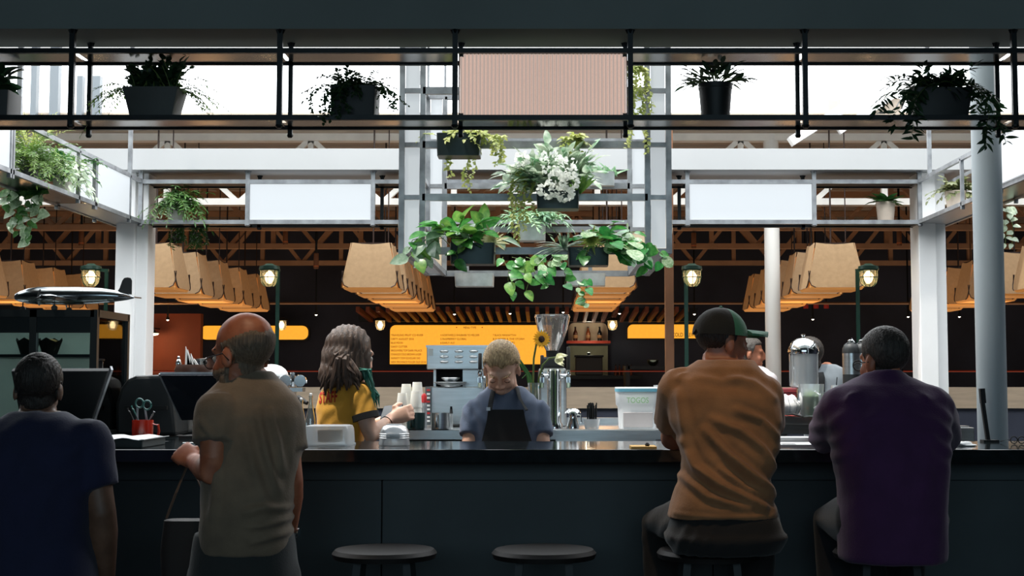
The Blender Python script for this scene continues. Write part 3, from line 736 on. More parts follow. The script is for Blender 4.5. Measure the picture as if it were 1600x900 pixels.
# t4 front left pothos
POTH = [leaf_mesh('pothos_leaf', 'ovate', POTHOS, 0.22, 0.5, 1.05), leaf_mesh('pothos_leaf', 'ovate', POTHOS2, 0.18, 0.35, 1.1), leaf_mesh('pothos_leaf', 'heart', POTHOS, 0.15, 0.5), leaf_mesh('pothos_leaf', 'ovate', leafmat('pothos_pale', (120, 156, 124), (190, 210, 186), rough=0.25, vscale=3), 0.2, 0.45, 1.05)]
t, top, w = trough(704, 774, 381, 414, YFc-0.02, TROUGHD, 'dark trough with large glossy pothos leaves at the lower left of the cage')
p = Plant(t, POTHOS, sep=POTH)
for k in range(19): p.sprig(top+Vector((rnd.uniform(-.10, .07), rnd.uniform(-.04, .04), 0)), (rnd.uniform(-1.0, .6), rnd.uniform(-.7, .2), rnd.uniform(.35, 1.1)), rnd.uniform(.07, .14), .4, 3, 0.078, 'ovate', t0=.55, out=.6)
for dx in (-.12, -.16, -.2): p.trail(top+Vector((dx, -.05, .03)), (-.04, -.03, 0), rnd.uniform(.1, .2), 5, 0.075, 'ovate')
p.trail(top+Vector((-.02, -.08, .0)), (0, -.02, 0), .09, 3, 0.07, 'heart')
p.done()
p = Plant(t, YELLOWL, name='bromeliad_leaves', sep=[leaf_mesh('bromeliad_leaf', 'spike', leafmat('cream_leaf', (190, 186, 110), (238, 234, 200), vscale=4), .3, .35, 0.9)])
for k in range(13):
    a = 2*pi*k/13; p.leaf(top+Vector((.085, -.03, .02)), (cos(a), -.35, sin(a)*.8+.25), (0, -1, .4), rnd.uniform(.06, .1), 'spike')
p.done()
# t5 front right pothos and rosettes
t, top, w = trough(887, 951, 388, 416, YFc-0.02, TROUGHD, 'dark trough with bromeliad and ivy leaves at the lower right of the cage')
IVY = [leaf_mesh('ivy_leaf', 'heart', POTHOS, 0.12, 0.4, 1.0), leaf_mesh('ivy_leaf', 'heart', leafmat('ivy_mid', (30, 110, 50), (70, 160, 80), rough=.3, vscale=3), 0.15, 0.3), leaf_mesh('ivy_leaf', 'round', leafmat('ivy_pale', (120, 170, 110), (214, 228, 196), rough=.35, vscale=6), 0.12, 0.3, 0.9)]
p = Plant(t, POTHOS, sep=IVY)
for k in range(24): p.sprig(top+Vector((rnd.uniform(.0, .12), rnd.uniform(-.05, .03), 0)), (rnd.uniform(-.4, 1.1), rnd.uniform(-.8, .2), rnd.uniform(.1, 1.1)), rnd.uniform(.08, .18), .5, 3, 0.066, 'heart', t0=.5)
for dx in (.12, .18, .24, .08): p.trail(top+Vector((dx, -.06, .02)), (.05, -.03, 0), rnd.uniform(.07, .13), 5, 0.05, 'heart')
p.done()
p = Plant(t, YELLOWL, name='rosette', sep=[leaf_mesh('bromeliad_leaf', 'spike', leafmat('rosette_leaf', (96, 128, 56), (196, 192, 110), vscale=4), .3, .35, 1.0)])
for k in range(14):
    a = 2*pi*k/14; p.leaf(top+Vector((.01, -.08, .035)), (cos(a), -.35, sin(a)*.9+.1), (0, -1, .3), rnd.uniform(.05, .085), 'spike')
p.done()
p = Plant(t, VARIEG, name='spider_foliage')
for k in range(70):
    a = rnd.uniform(0, 6.28); p.leaf(top+Vector((-.1, -.04, .0)), (cos(a), -.5, abs(sin(a))*.9+rnd.uniform(-.2, .4)), (0, -.5, 1), rnd.uniform(.07, .13), 'blade', .3, 1.2)
p.done()
# t6, t7 bottom back
t, top, w = trough(711, 772, 428, 448, YBc, TROUGHL, 'pale trough below the cage at left with trailing leaves')
p = Plant(t, POTHOS, sep=POTH[:2])
for px in (786, 800, 812, 822): p.trail(P(px, 402, 6.6), (.02, -.0, 0), rnd.uniform(.12, .2), 5, 0.075, 'ovate')
p.done()
t, top, w = trough(885, 946, 428, 447, YBc, TROUGHL, 'pale trough below the cage at right with trailing ivy')
p = Plant(t, POTHOS, sep=IVY)
for px in (858, 868, 880, 848): p.trail(P(px, 392, 6.6), (-.01, 0, 0), rnd.uniform(.12, .2), 6, 0.05, 'heart')
for px in (908, 916): p.trail(P(px, 436, 6.9), (0, 0, 0), .15, 6, 0.045, 'round')
p.done()
# sedum trails on the upper front rail
t = T('trailing_sedum', 'lime sedum hanging over the upper right rail of the cage', 'hanging plant', P(995, 130, CY0-.04))
p = Plant(t, LIME)
for px, L in ((990, .34), (997, .38), (1003, .3), (985, .2), (1000, .42), (994, .4)): p.trail(P(px, 102, CY0-.05), (0, 0, 0), L, 70, 0.017, 'ovate', sr=.001)
p.done()
t = T('trailing_sedum', 'small lime sedum clump on the upper middle rail of the cage', 'hanging plant', P(897, 218, CY0-.03))
p = Plant(t, LIME)
for k in range(20): p.sprig(P(897, 222, CY0-.03), (rnd.uniform(-1, 1), rnd.uniform(-.6, .1), rnd.uniform(.2, 1)), rnd.uniform(.03, .07), .5, 12, 0.017, 'ovate', sr=.001)
for px in (890, 898, 905): p.trail(P(px, 222, CY0-.04), (0, -.01, 0), .07, 14, 0.016, 'ovate', sr=.001)
p.done()
# ------------------------------------------------------------------ pendant lamps
SHADE = mat('linen_shade', (160, 136, 104), 0.8, var=0.08, vscale=40, emit=(226, 140, 62), es=0.10)
SHADEIN = mat('shade_glow', (240, 190, 120), 0.7, emit=(255, 160, 76), es=0.25)
STRAP = mat('shade_strap', (46, 28, 20), 0.5)
HB, HT, HH = 0.19, 0.135, 0.30     # half bottom, half top, height
def pendant():
    t = T('pendant_lamp', 'x', 'pendant lamp', (0, 0, 0), 'fabric pendant lamps in rows')
    for k in range(4):
        R = Matrix.Rotation(k*pi/2, 3, 'Z')
        b, tt, r = HB-0.012, HT-0.012, 0.05
        pl = [(-tt, HH)]
        pl += [(-b+0.006, r+0.03)]+[(-b+r-r*cos(a), r-r*sin(a)) for a in (0.2, 0.6, 1.0, 1.35, pi/2)]
        pl += [(b-r+r*sin(a), r-r*cos(a)) for a in (0.0, 0.25, 0.6, 1.0, 1.35)]+[(b-0.006, r+0.03), (tt, HH)]
        pl += [(tt*0.5, HH-0.008), (0, HH-0.011), (-tt*0.5, HH-0.008)]
        n = len(pl); f = []; bk = []
        for x, z in pl:
            off = HB-(HB-HT)*z/HH
            f.append(R @ Vector((x, -off, z))); bk.append(R @ Vector((x, -off+0.006, z)))
        MB().add(f+bk, [tuple(range(n)), tuple(range(2*n-1, n-1, -1))]+[(i, i+n, (i+1) % n+n, (i+1) % n) for i in range(n)]).build('shade_panel', SHADE, t)
        # curved strap at each corner
        for s in (-1, 1):
            off = lambda z: HB-(HB-HT)*z/HH
            pts = [R @ Vector((s*(HB-0.008), -off(0.11)-0.003, 0.11)), R @ Vector((s*(HB-0.010), -off(0.05)-0.004, 0.045)), R @ Vector((s*(HB-0.022), -off(0.02)-0.004, 0.014)), R @ Vector((s*(HB-0.05), -off(0)-0.003, 0.0))]
            MB().tube(pts, 0.0035, 5).build('strap', STRAP, t)
    # inner diffuser tray and lower strips
    ring = lambda h, z: [Vector((x*h, y*h, z)) for x, y in ((-1, -1), (1, -1), (1, 1), (-1, 1))]
    MB().loft([ring(HB-0.022, -0.012), ring(HB-0.012, 0.002), ring(HT-0.012, HH-0.03)], cap=True).build('diffuser', SHADEIN, t)
    MB().box((0, 0, HH-0.005), (HT*1.9, HT*1.9, 0.012)).build('top_frame', STRAP, t)
    MB().tube([(0.0, 0, HH), (0.0, 0, ZD-zl+.02)], 0.006, 6).build('suspension_rod', STRAP, t)
    MB().tube([(0.1, 0, HH), (0.1, 0, ZD-zl+.02)], 0.004, 6).build('suspension_cord', STRAP, t)
    return t
zl = PZ(450, 9.2)+0.005
pr = pendant()
rows = [(-4.12, 'far left row'), (-2.62, 'row beside the left white column'), (-1.165, 'row left of the planter cage'), (0.40, 'row behind the planter cage'), (1.90, 'row right of the slim pale column'), (3.36, 'row at the far right')]
ordn = ('nearest', 'second', 'third', 'fourth', 'farthest')
zl = PZ(450, 9.2)+0.005
first = True
for x, rl in rows:
    for k in range(5):
        lb_ = f'square fabric pendant lamp, {ordn[k]} in the {rl}'
        loc = (x, 9.4+0.69*k, zl)
        if first: pr.location = loc; pr['label'] = lb_; WL[pr] = Vector(loc); first = False
        else: copy_tree(pr, loc, label=lb_)
    light('POINT', 'pendant_glow', (x, 10.8, zl-0.25), 4.5, (1.0, 0.55, 0.24), size=0.15)
# ------------------------------------------------------------------ green lantern posts
GREENM = mat('dark_green_enamel', (24, 62, 48), 0.4, 0.2)
BULB = mat('lantern_bulb', (255, 240, 210), 0.4, emit=(255, 232, 190), es=7.0)
LGL = glass('lantern_glass', (255, 246, 226), 0.15, 0.1, milky=0.12, milk=(255, 236, 196))
def lantern_post(px, polepx, Y, label):
    c = P(px, 432, Y); k = M2(Y); xp = PX(polepx, Y, 450)
    t = T('lantern_post', label, 'lantern', (xp, Y, 0), 'green lantern posts')
    MB().tube([(xp, Y, 0), (xp, Y, PZ(424, Y))], 3.2*k, 10).build('pole', GREENM, t, smooth=True)
    MB().lathe([(9*k, 0), (9*k, 0.03), (4*k, 0.05)], (xp, Y, 0), 12).build('pole_base', GREENM, t, smooth=True)
    MB().bar((xp+(3*k if xp < c.x else -3*k)*-1, Y, PZ(423, Y)), (c.x, Y, PZ(421, Y)), 4.5*k, 5*k).build('arm', GREENM, t)
    z0 = PZ(421, Y)
    MB().lathe([(5*k, 9*k), (8*k, 7*k), (15.5*k, 5*k), (16.5*k, 0), (15*k, -2*k), (12*k, -2*k)], (c.x, Y, z0), 20).build('hood', GREENM, t, smooth=True)
    MB().lathe([(14*k, -2*k), (14*k, -12*k), (12*k, -21*k), (7*k, -26*k), (2*k, -27*k)], (c.x, Y, z0), 20).build('glass_globe', LGL, t, smooth=True)
    MB().lathe([(3*k, -3*k), (8*k, -10*k), (6*k, -17*k), (3*k, -22*k)], (c.x, Y, z0), 14).build('bulb', BULB, t, smooth=True)
    for j in range(8):
        a = 2*pi*j/8; pts = [(c.x+r*k*cos(a), Y+r*k*sin(a), z0+z*k) for r, z in ((14.6, -2), (14.6, -12), (12.5, -21.5), (7, -27))]
        MB().tube(pts, 0.55*k, 4).build('guard_wire', GREENM, t)
    MB().lathe([(14.4*k, -13*k), (15.2*k, -13*k), (15.2*k, -12*k), (14.4*k, -12*k)], (c.x, Y, z0), 20).build('guard_ring', GREENM, t)
    light('POINT', 'lantern_light', (c.x, Y-0.02, z0-12*k), 2.5, (1.0, 0.8, 0.5), size=0.03)
lantern_post(142, 166, 8.9, 'green lantern post behind the model airplane')
lantern_post(421, 434, 8.9, 'green lantern post above the bald customer')
lantern_post(1081, 1072, 8.9, 'green lantern post beside the brown square post')
lantern_post(1357, 1340, 8.9, 'green lantern post above the customer in purple')
def wall_lantern(px, py, label, Y=14.0):
    c = P(px, py, Y); k = M2(Y)
    t = T('wall_lantern', label, 'lantern', c+Vector((0, 0.1, 0)), 'small wall lanterns')
    MB().lathe([(4*k, 10*k), (9*k, 8*k), (9.5*k, 5*k), (8*k, 5*k)], c, 14).build('hood', BLACK, t, smooth=True)
    MB().lathe([(7.5*k, 5*k), (7.5*k, -4*k), (5*k, -9*k), (1*k, -10*k)], c, 14).build('glass_globe', LGL, t, smooth=True)
    MB().lathe([(2*k, 4*k), (4.5*k, -2*k), (2*k, -7*k)], c, 10).build('bulb', BULB, t, smooth=True)
    MB().bar(c+Vector((0, 0, 8*k)), c+Vector((0, 0.3, 8*k)), 3*k).build('bracket', BLACK, t)
wall_lantern(594, 506, 'small round wall lantern left of the big menu board')
wall_lantern(957, 506, 'small round wall lantern right of the bottle niche')
wall_lantern(440, 506, 'small round wall lantern in front of the left yellow sign', 13.6)
t = T('dome_lamp', 'small glowing dome lamp on the rust wall beside the left column', 'lamp', P(240, 522, 13.2))
c = P(240, 521, 13.2); k = M2(13.2)
MB().lathe([(1*k, 8*k), (3*k, 3*k), (9*k, 1*k), (9*k, 0)], c, 16).build('shade', BLACK, t, smooth=True)
MB().lathe([(8*k, -0.2*k), (6*k, -2.5*k), (1*k, -3.2*k)], c, 16).build('bulb', BULB, t, smooth=True)
MB().bar(c+Vector((0, 0, 8*k)), c+Vector((0, 0.2, 8*k)), 2*k).build('bracket', BLACK, t)
light('POINT', 'dome_lamp_light', c+Vector((0, -0.12, -6*k)), 3.0, (1.0, 0.62, 0.3), size=0.03)
# ------------------------------------------------------------------ yellow menu boards
MENU = mat('menu_lightbox', (246, 178, 60), 0.5, var=0.06, vscale=30, emit=(250, 172, 52), es=0.95)
INK = mat('sign_ink', (58, 24, 6), 0.8)
INKB = mat('sign_ink_black', (28, 20, 14), 0.7)
SY = 15.0
def sign(px0, px1, py0, py1, rpx, corners, name, label, Y=SY):
    a, b = P(px0, py1, Y), P(px1, py0, Y); w, h = b.x-a.x, b.z-a.z
    t = T(name, label, 'sign', ((a.x+b.x)/2, Y, a.z))
    MB().prism(rrect(w, h, rpx*M2(Y), 6, corners), ((a.x+b.x)/2, Y+0.03, (a.z+b.z)/2), (1, 0, 0), (0, 0, 1), 0.03).build('lit_face', MENU, t)
    MB().prism(rrect(w+0.03, h+0.03, rpx*M2(Y), 6, corners), ((a.x+b.x)/2, Y+0.09, (a.z+b.z)/2), (1, 0, 0), (0, 0, 1), 0.055).build('sign_box', BLACK, t)
    for fx in (.25, .75): MB().bx(a.x+w*fx-.02, a.x+w*fx+.02, Y+.085, YB, (a.z+b.z)/2-.02, (a.z+b.z)/2+.02).build('wall_bracket', BLACK, t)
    return t
def ltext(t, body, px, py, hpx, wpx=None, m_=INK, align='LEFT', name='lettering'):
    # the cap height is about 0.7 of the font size
    text(body, hpx*M2(SY)/0.7, P(px, py, SY-0.004), FACE, m_, t, name, align, width=wpx*M2(SY) if wpx else None)
mb_ = sign(609, 862, 508, 569, 9, (0, 0, 0, 1), 'menu_board', 'large glowing yellow menu board with three columns of lettering')
ltext(mb_, 'MENU TYPE', 734, 513.5, 3.2, 20, align='CENTER'); ltext(mb_, '•', 712, 513.5, 4, 2); ltext(mb_, '•', 752, 513.5, 4, 2)
for i, (s, w) in enumerate((('TRAVELING FRUIT CO RIVER', 50), ('DIRTY AUGUST 2018', 35), ('BLUE MOON', 18), ('DAISY CUTTER', 25), ('BROUWERIJ TOP DARK PALACE', 48), ('STAINLESS COLD BROWN LAGER', 47), ('INFINITY TOM SCHOLAR 3X5', 45), ('NEW PROVINCE FULLER OLD 20 NI', 54))):
    ltext(mb_, s, 611, 525.2+i*6.0, 3.0, w)
for i, (s, w) in enumerate((('4 NORTHFIELD RHUBARB TO MELDER', 61), ('5 RASPBERRY GLOBAL', 41), ('6 EARLY ALE', 22))): ltext(mb_, s, 688, 525.2+i*6.0, 3.0, w)
for i, (s, w) in enumerate((('7 BLACK MANHATTAN', 36), ('8 SUMMER & THE STORM', 49), ('9 PALE', 34))): ltext(mb_, s, 770, 525.2+i*6.0, 3.0, w)
sign(313, 481, 509, 530.5, 9, (1, 1, 1, 1), 'menu_board', 'blank glowing yellow sign with rounded ends behind the bald customer')
cb = sign(981, 1094, 507, 528.5, 8, (0, 0, 0, 1), 'menu_board', 'glowing yellow sign with black cold brew lettering')
ltext(cb, 'COLD BREW', 1050, 526, 6.0, 36, INKB)
# slatted canopy over the menus
CANOP = mat('red_brown_slat', (120, 58, 34), 0.6, var=0.2)
t = T('slat_canopy', 'red brown slatted canopy above the big menu board', 'canopy', (PX(760, 14), 14.2, PZ(500, 14)))
for k in range(34):
    x = PX(570+k*15, 14.4); MB().bar((x, 14.9, PZ(500, 14.9)), (x, 13.8, PZ(483, 13.8)), 0.035, 0.05).build('slat', CANOP, t)
MB().bx(PX(560, 14.95), PX(1090, 14.95), 14.9, 15.0, PZ(503, 15)-0.0, PZ(482, 15)).build('backing', BLACK, t)
# ------------------------------------------------------------------ niche with bottles and back bar
NICHE = mat('niche_plaster', (196, 180, 156), 0.7, var=0.08)
a, b = P(888, 590, 15.3), P(950, 504, 15.3)
t = T('bottle_niche', 'lit rounded wall niche with a shelf coloured as red lit', 'niche', ((a.x+b.x)/2, 15.3, a.z))
w = b.x-a.x
MB().prism(rrect(w, PZ(504, 15.3)-PZ(533, 15.3), 0.07, 5, (0, 0, 1, 1)), ((a.x+b.x)/2, 15.4, (PZ(504, 15.3)+PZ(533, 15.3))/2), (1, 0, 0), (0, 0, 1), 0.03).build('upper_back', NICHE, t)
MB().bx(a.x, b.x, 15.38, 15.45, PZ(590, 15.3), PZ(540, 15.3)).build('lower_back', mat('niche_green', (140, 140, 116), 0.7, var=0.1), t)
MB().bx(a.x-0.02, b.x+0.02, 15.15, 15.4, PZ(537, 15.3), PZ(533, 15.3)).build('shelf', mat('red_lit_shelf', (150, 46, 26), 0.5), t)  # red light on the shelf is put into its base colour
MB().bx(a.x, PX(1000, 15.3), 14.9, 15.45, PZ(592, 15.0), PZ(586.5, 15.0)).build('counter_ledge', BLACK, t)
light('POINT', 'niche_light', ((a.x+b.x)/2, 15.0, PZ(512, 15.3)), 1.6, (1.0, 0.85, 0.62), size=0.04)
light('POINT', 'niche_light', ((a.x+b.x)/2, 15.0, PZ(548, 15.3)), 1.2, (0.95, 0.95, 0.72), size=0.04)
for px, cc, lb_ in ((899, (60, 24, 14), 'leftmost'), (919, (120, 58, 26), 'middle amber'), (937, (16, 18, 22), 'rightmost black')):
    c = P(px, 532.5, 15.25); k = M2(15.25)
    t = T('bottle', f'{lb_} bottle in the lit wall niche', 'bottle', c, 'bottles in the wall niche')
    MB().lathe([(3.4*k, 0), (3.6*k, 10*k), (3.2*k, 13*k), (1.5*k, 17*k), (1.3*k, 20*k)], c, 14).build('body', mat(f'bottle_{px}', cc, 0.15), t, smooth=True)
    MB().lathe([(1.5*k, 20*k), (1.5*k, 22*k)], c, 10).build('cap', BLACK, t)
    MB().lathe([(3.7*k, 4*k), (3.7*k, 9*k)], c, 14).build('paper_label', mat('bottle_label', (150, 110, 70), 0.7), t)
c = P(920, 586.5, 15.0); k = M2(15.1)
t = T('roasting_pan', 'dark covered pan with a knob lid on the back bar ledge', 'pan', c)
MB().box(c+Vector((0, 0, 14*k)), (42*k, 0.2, 28*k)).build('body', DARK, t, bevel=0.01)
MB().box(c+Vector((0, 0, 29.5*k)), (45*k, 0.22, 3*k)).build('lid', BLACK, t, bevel=0.004)
MB().lathe([(2*k, 0), (3*k, 4*k), (0.5*k, 5*k)], c+Vector((0, 0, 31*k)), 10).build('knob', BLACK, t)
for i in range(5):
    c = P(962+i*6, 586.5, 15.0); t = T('spirit_bottle', ['first', 'second', 'third', 'fourth', 'last'][i]+' of the tiny dim copper bottles right of the niche', 'bottle', c, 'dim bottles right of the niche')
    MB().lathe([(2.3*k, 0), (2.3*k, 8*k), (0.9*k, 12*k), (0.9*k, 15*k)], c, 10).build('body', mat('dim_copper', (110, 60, 40), 0.3, 0.6), t, smooth=True)
    MB().lathe([(1.1*k, 15*k), (1.1*k, 17*k)], c, 8).build('cap', BLACK, t)
# pale glossy ware on a dim dark shelf, behind the brown post
SHINY = mat('dim_chrome', (150, 176, 172), 0.2, 1.0)
for i, (px, py, r, lb_) in enumerate(((1020, 566, 9, 'curled bright steel bowl in the dim back bar'), (1106, 566, 6, 'small steel jug in the dim back bar'))):
    c = P(px, py+6, 13.5); k = M2(13.5)
    t = T('steel_bowl', lb_, 'bowl', c); MB().lathe([(r*.4*k, 0), (r*.9*k, r*.5*k), (r*k, r*k), (r*.95*k, r*k), (r*.85*k, r*.55*k)], c, 16).build('body', SHINY, t, smooth=True)
    MB().lathe([(r*k, r*k), (r*1.08*k, r*1.02*k), (r*1.05*k, r*1.1*k)], c, 16).build('rim', SHINY, t, smooth=True)
t = T('back_shelf', 'dark wide shelf unit under the cold brew sign', 'shelf', (PX(1040, 13.6), 13.6, 0))
for py in (572, 610): MB().bx(PX(980, 13.5), PX(1140, 13.5), 13.4, 13.8, PZ(py, 13.5)-0.03, PZ(py, 13.5)).build('shelf_board', BLACK, t)
for px in (980, 1140): MB().bx(PX(px, 13.5)-.02, PX(px, 13.5)+.02, 13.4, 13.8, 0, PZ(572, 13.5)).build('upright', BLACK, t)
# ceiling spots (small bright points) in the far hall
SPOT = mat('spot_lens', (255, 244, 220), 0.4, emit=(255, 240, 215), es=6)
for px, py, lb_ in ((262, 500, 'above the rust wall'), (494, 492, 'above the staff member'), (710, 491, 'over the left of the menu'), (797, 490, 'over the right of the menu'), (880, 488, 'above the grinder hopper'), (968, 490, 'beside the right wall lantern'), (1085, 491, 'right of the brown post'), (1270, 499, 'above the water dispenser'), (1419, 495, 'left of the right column'), (1499, 495, 'right of the right column')):
    c = P(px, py, 13.2); k = M2(13.2)
    t = T('ceiling_spot', f'tiny bright ceiling spotlight {lb_}', 'spotlight', c, 'tiny ceiling spotlights')
    MB().lathe([(1*k, 5*k), (2.6*k, 4*k), (2.6*k, 0.2*k)], c, 10).build('housing', BLACK, t)
    MB().ell(c, (2.0*k, 2.0*k, 1.2*k), nu=10, nv=6).build('lens', SPOT, t)
    MB().tube([c+Vector((0, 0, 5*k)), Vector((c.x, c.y, ZD))], 0.008, 5).build('stem', BLACK, t)
for px, lb_ in ((257, 'leftmost'), (272, 'middle'), (289, 'rightmost')): pass
for i, (px, lb_) in enumerate(((1259, 'leftmost'), (1275, 'middle'), (1291, 'rightmost'))):
    c = P(px, 478, 13.6); k = M2(13.6)
    t = T('red_pendant', f'{lb_} of three dim red pendant lamps behind the slim column', 'lamp', c, 'dim red pendant lamps')
    MB().lathe([(4*k, -4*k), (4*k, 4*k), (1.5*k, 6*k)], c, 12).build('shade', mat('dim_red', (150, 40, 36), 0.5, emit=(160, 40, 30), es=0.12), t, smooth=True)
    MB().tube([c+Vector((0, 0, 5*k)), Vector((c.x, c.y, ZD))], 0.006, 5).build('cord', BLACK, t)
for i, (px, py, lb_) in enumerate(((446, 370, 'left of the nearest lamp beside the cage'), (494, 408, 'below and right of it'), (127, 372, 'left of the left column'), (1084, 376, 'above the right middle lantern'), (1405, 372, 'left of the right column'))):
    c = P(px, py, 11.6); k = M2(11.6)
    t = T('track_spot', f'brown cylinder downlight on the dim ceiling, {lb_}', 'downlight', c, 'cylinder downlights')
    MB().lathe([(3.6*k, -12*k), (3.9*k, -11*k), (3.9*k, 12*k), (2*k, 13*k)], c, 14).build('housing', BROWNP, t, smooth=True)
    MB().lathe([(4.2*k, -9*k), (4.2*k, -7*k)], c, 14).build('rim', mat('spot_rim', (180, 100, 50), 0.4), t)
    MB().tube([c+Vector((0, 0, 12*k)), Vector((c.x, c.y, ZD))], 0.01, 5).build('stem', BLACK, t)
# ------------------------------------------------------------------ bar stools
STOOLM = mat('stool_seat', (22, 19, 18), 0.6, var=0.3, stretch=(1, 12, 1))
SEATZ = PZ(862, 4.55)
def stool(px, label):
    c = Vector((PX(px, 4.55, 862), 4.62, 0))
    t = T('bar_stool', label, 'stool', c, 'bar stools at the counter')
    MB().lathe([(0.13, SEATZ-0.03), (0.165, SEATZ-0.028), (0.17, SEATZ-0.012), (0.16, SEATZ), (0.05, SEATZ-0.004), (0.001, SEATZ-0.004)], c, 28).build('seat', STOOLM, t, smooth=True)
    for k in range(4):
        a = pi/4+k*pi/2; d = Vector((cos(a), sin(a), 0))
        MB().tube([c+d*0.21, c+d*0.11+Vector((0, 0, SEATZ-0.03))], 0.012, 8).build('leg', BLACK, t, smooth=True)
    MB().lathe([(0.155, 0.27), (0.171, 0.27), (0.171, 0.29), (0.155, 0.29)], c, 24).build('foot_ring', BLACK, t)
    return t
for px, lb_ in ((597, 'empty bar stool in the dark left of centre'), (850, 'empty bar stool in the dark right of centre'), (1112, 'bar stool under the customer in the green cap'), (1392, 'bar stool under the customer in purple')): stool(px, lb_)
# ------------------------------------------------------------------ pastry case with airplane
CASEM = mat('case_frame', (22, 27, 28), 0.4, 0.3)
PANE = glass('case_glass', (226, 238, 236), 0.10, 0.02)
Y0, Y1 = 5.72, 6.14
xr = PX(147, Y0, 560); xl = xr-1.0; zt_ = PZ(484, Y0); CTp = CT
def at(z): return z
t = T('pastry_case', 'black framed glass pastry case at the left end of the counter', 'display case', ((xl+xr)/2, (Y0+Y1)/2, CT))
zb_ = CT
fw = 0.028
for x in (xl, xr):
    for y in (Y0, Y1): MB().bx(x-fw/2, x+fw/2, y-fw/2, y+fw/2, zb_, zt_).build('post', CASEM, t)
xm_ = PX(52, Y0, 560); MB().bx(xm_-fw/2, xm_+fw/2, Y0-fw/2, Y0+fw/2, PZ(552, Y0), zt_).build('post', CASEM, t)
for y in (Y0, Y1):
    MB().bx(xl, xr, y-fw/2, y+fw/2, zt_-0.03, zt_).build('top_rail', CASEM, t); MB().bx(xl, xr, y-fw/2, y+fw/2, zb_, zb_+0.03).build('bottom_rail', CASEM, t)
for x in (xl, xr):
    MB().bx(x-fw/2, x+fw/2, Y0, Y1, zt_-0.03, zt_).build('side_rail', CASEM, t); MB().bx(x-fw/2, x+fw/2, Y0, Y1, zb_, zb_+0.03).build('side_rail', CASEM, t)
MB().bx(xl, xr, Y0, Y1, zt_-0.004, zt_).build('top_panel', PANE, t)
MB().bx(xl, xr, Y0-0.005, Y0+0.005, PZ(520, Y0), zt_-0.03).build('header_panel', CASEM, t)
zs = PZ(553.5, Y0)
MB().bx(xl+0.01, xr-0.01, Y0, Y1, zs-0.012, zs).build('shelf', CASEM, t)
MB().bx(xr-0.002, xr+0.002, Y0+0.015, Y1-0.015, zb_+0.03, zt_-0.03).build('side_pane', PANE, t)
MB().bx(xl, xr, Y0-0.002, Y0+0.002, zb_+0.03, PZ(520, Y0)).build('front_pane', PANE, t)
MB().bx(xl+0.02, xr-0.02, Y1-0.004, Y1+0.004, zb_+0.03, PZ(508, Y0)).build('back_pane', glass('frosted_back_glass', (200, 220, 220), .1, .1, milky=.85, milk=(206, 212, 208)), t)
# muffins in paper wraps
PAPERB = mat('dark_paper', (40, 30, 24), 0.8, var=0.2); CRUMB = mat('muffin_top', (150, 116, 72), 0.9, var=0.3, vscale=60, bump=0.6, bscale=50)
for px, lb_ in ((44, 'left muffin in a dark paper wrap in the pastry case'), (78, 'right muffin in a dark paper wrap in the pastry case')):
    c = Vector((PX(px, 5.9, 550), 5.9, zs)); k = M2(5.9)
    t = T('muffin', lb_, 'muffin', c, 'muffins in the pastry case')
    n = 16; rg = []
    for r, z in ((11*k, 0.0), (16*k, 16*k)): rg.append([c+Vector((r*cos(2*pi*j/n), r*sin(2*pi*j/n), z)) for j in range(n)])
    rg.append([c+Vector((18.5*k*cos(2*pi*j/n), 18.5*k*sin(2*pi*j/n), (27 if j % 4 == 0 else 20 if j % 4 == 2 else 23)*k)) for j in range(n)])
    rg.append([c+Vector((15*k*cos(2*pi*j/n), 15*k*sin(2*pi*j/n), 17*k)) for j in range(n)])
    MB().loft(rg).build('paper_wrap', PAPERB, t)
    MB().ell(c+Vector((0, 0, 18*k)), (14*k, 14*k, 7*k)).build('crumb_top', CRUMB, t, smooth=True)
# airplane: nose to the left
ALU = mat('polished_aluminium', (150, 156, 160), 0.16, 1.0, var=0.1, vscale=20)
YA = 5.92
z0 = PZ(464, YA); xa_, xb2 = PX(22, YA, 464), PX(210, YA, 464); L = xb2-xa_; k = M2(YA)
t = T('model_airplane', 'silver model propeller airplane on top of the pastry case', 'model airplane', ((xa_+xb2)/2, YA, zt_))
prof = [(0.3, 0.0, 0), (5, 0.012, 0), (8.5, 0.05, 0.5), (12, 0.12, 1.5), (14, 0.2, 2), (14.2, 0.35, 2), (13.8, 0.55, 1.8), (12, 0.72, 2.0), (9, 0.84, 1.5), (5, 0.94, 0), (1.6, 0.99, -1), (0.3, 1.0, -1)]
rg = [[Vector((xa_+L*s, YA+r*k*cos(2*pi*j/20), z0+dz*k+r*k*sin(2*pi*j/20))) for j in range(20)] for r, s, dz in prof]
MB().loft(rg).build('fuselage', ALU, t, smooth=True)
MB().prism([(0, 0), (5, 8), (9, 20), (12, 24), (17, 25), (22, 24), (24, 20), (24, -2)], Vector((xa_+L*0.845, YA+0.004, z0+6*k)), (k, 0, 0), (0, 0, k), -0.008).build('tail_fin', DARK, t, bevel=0.002)
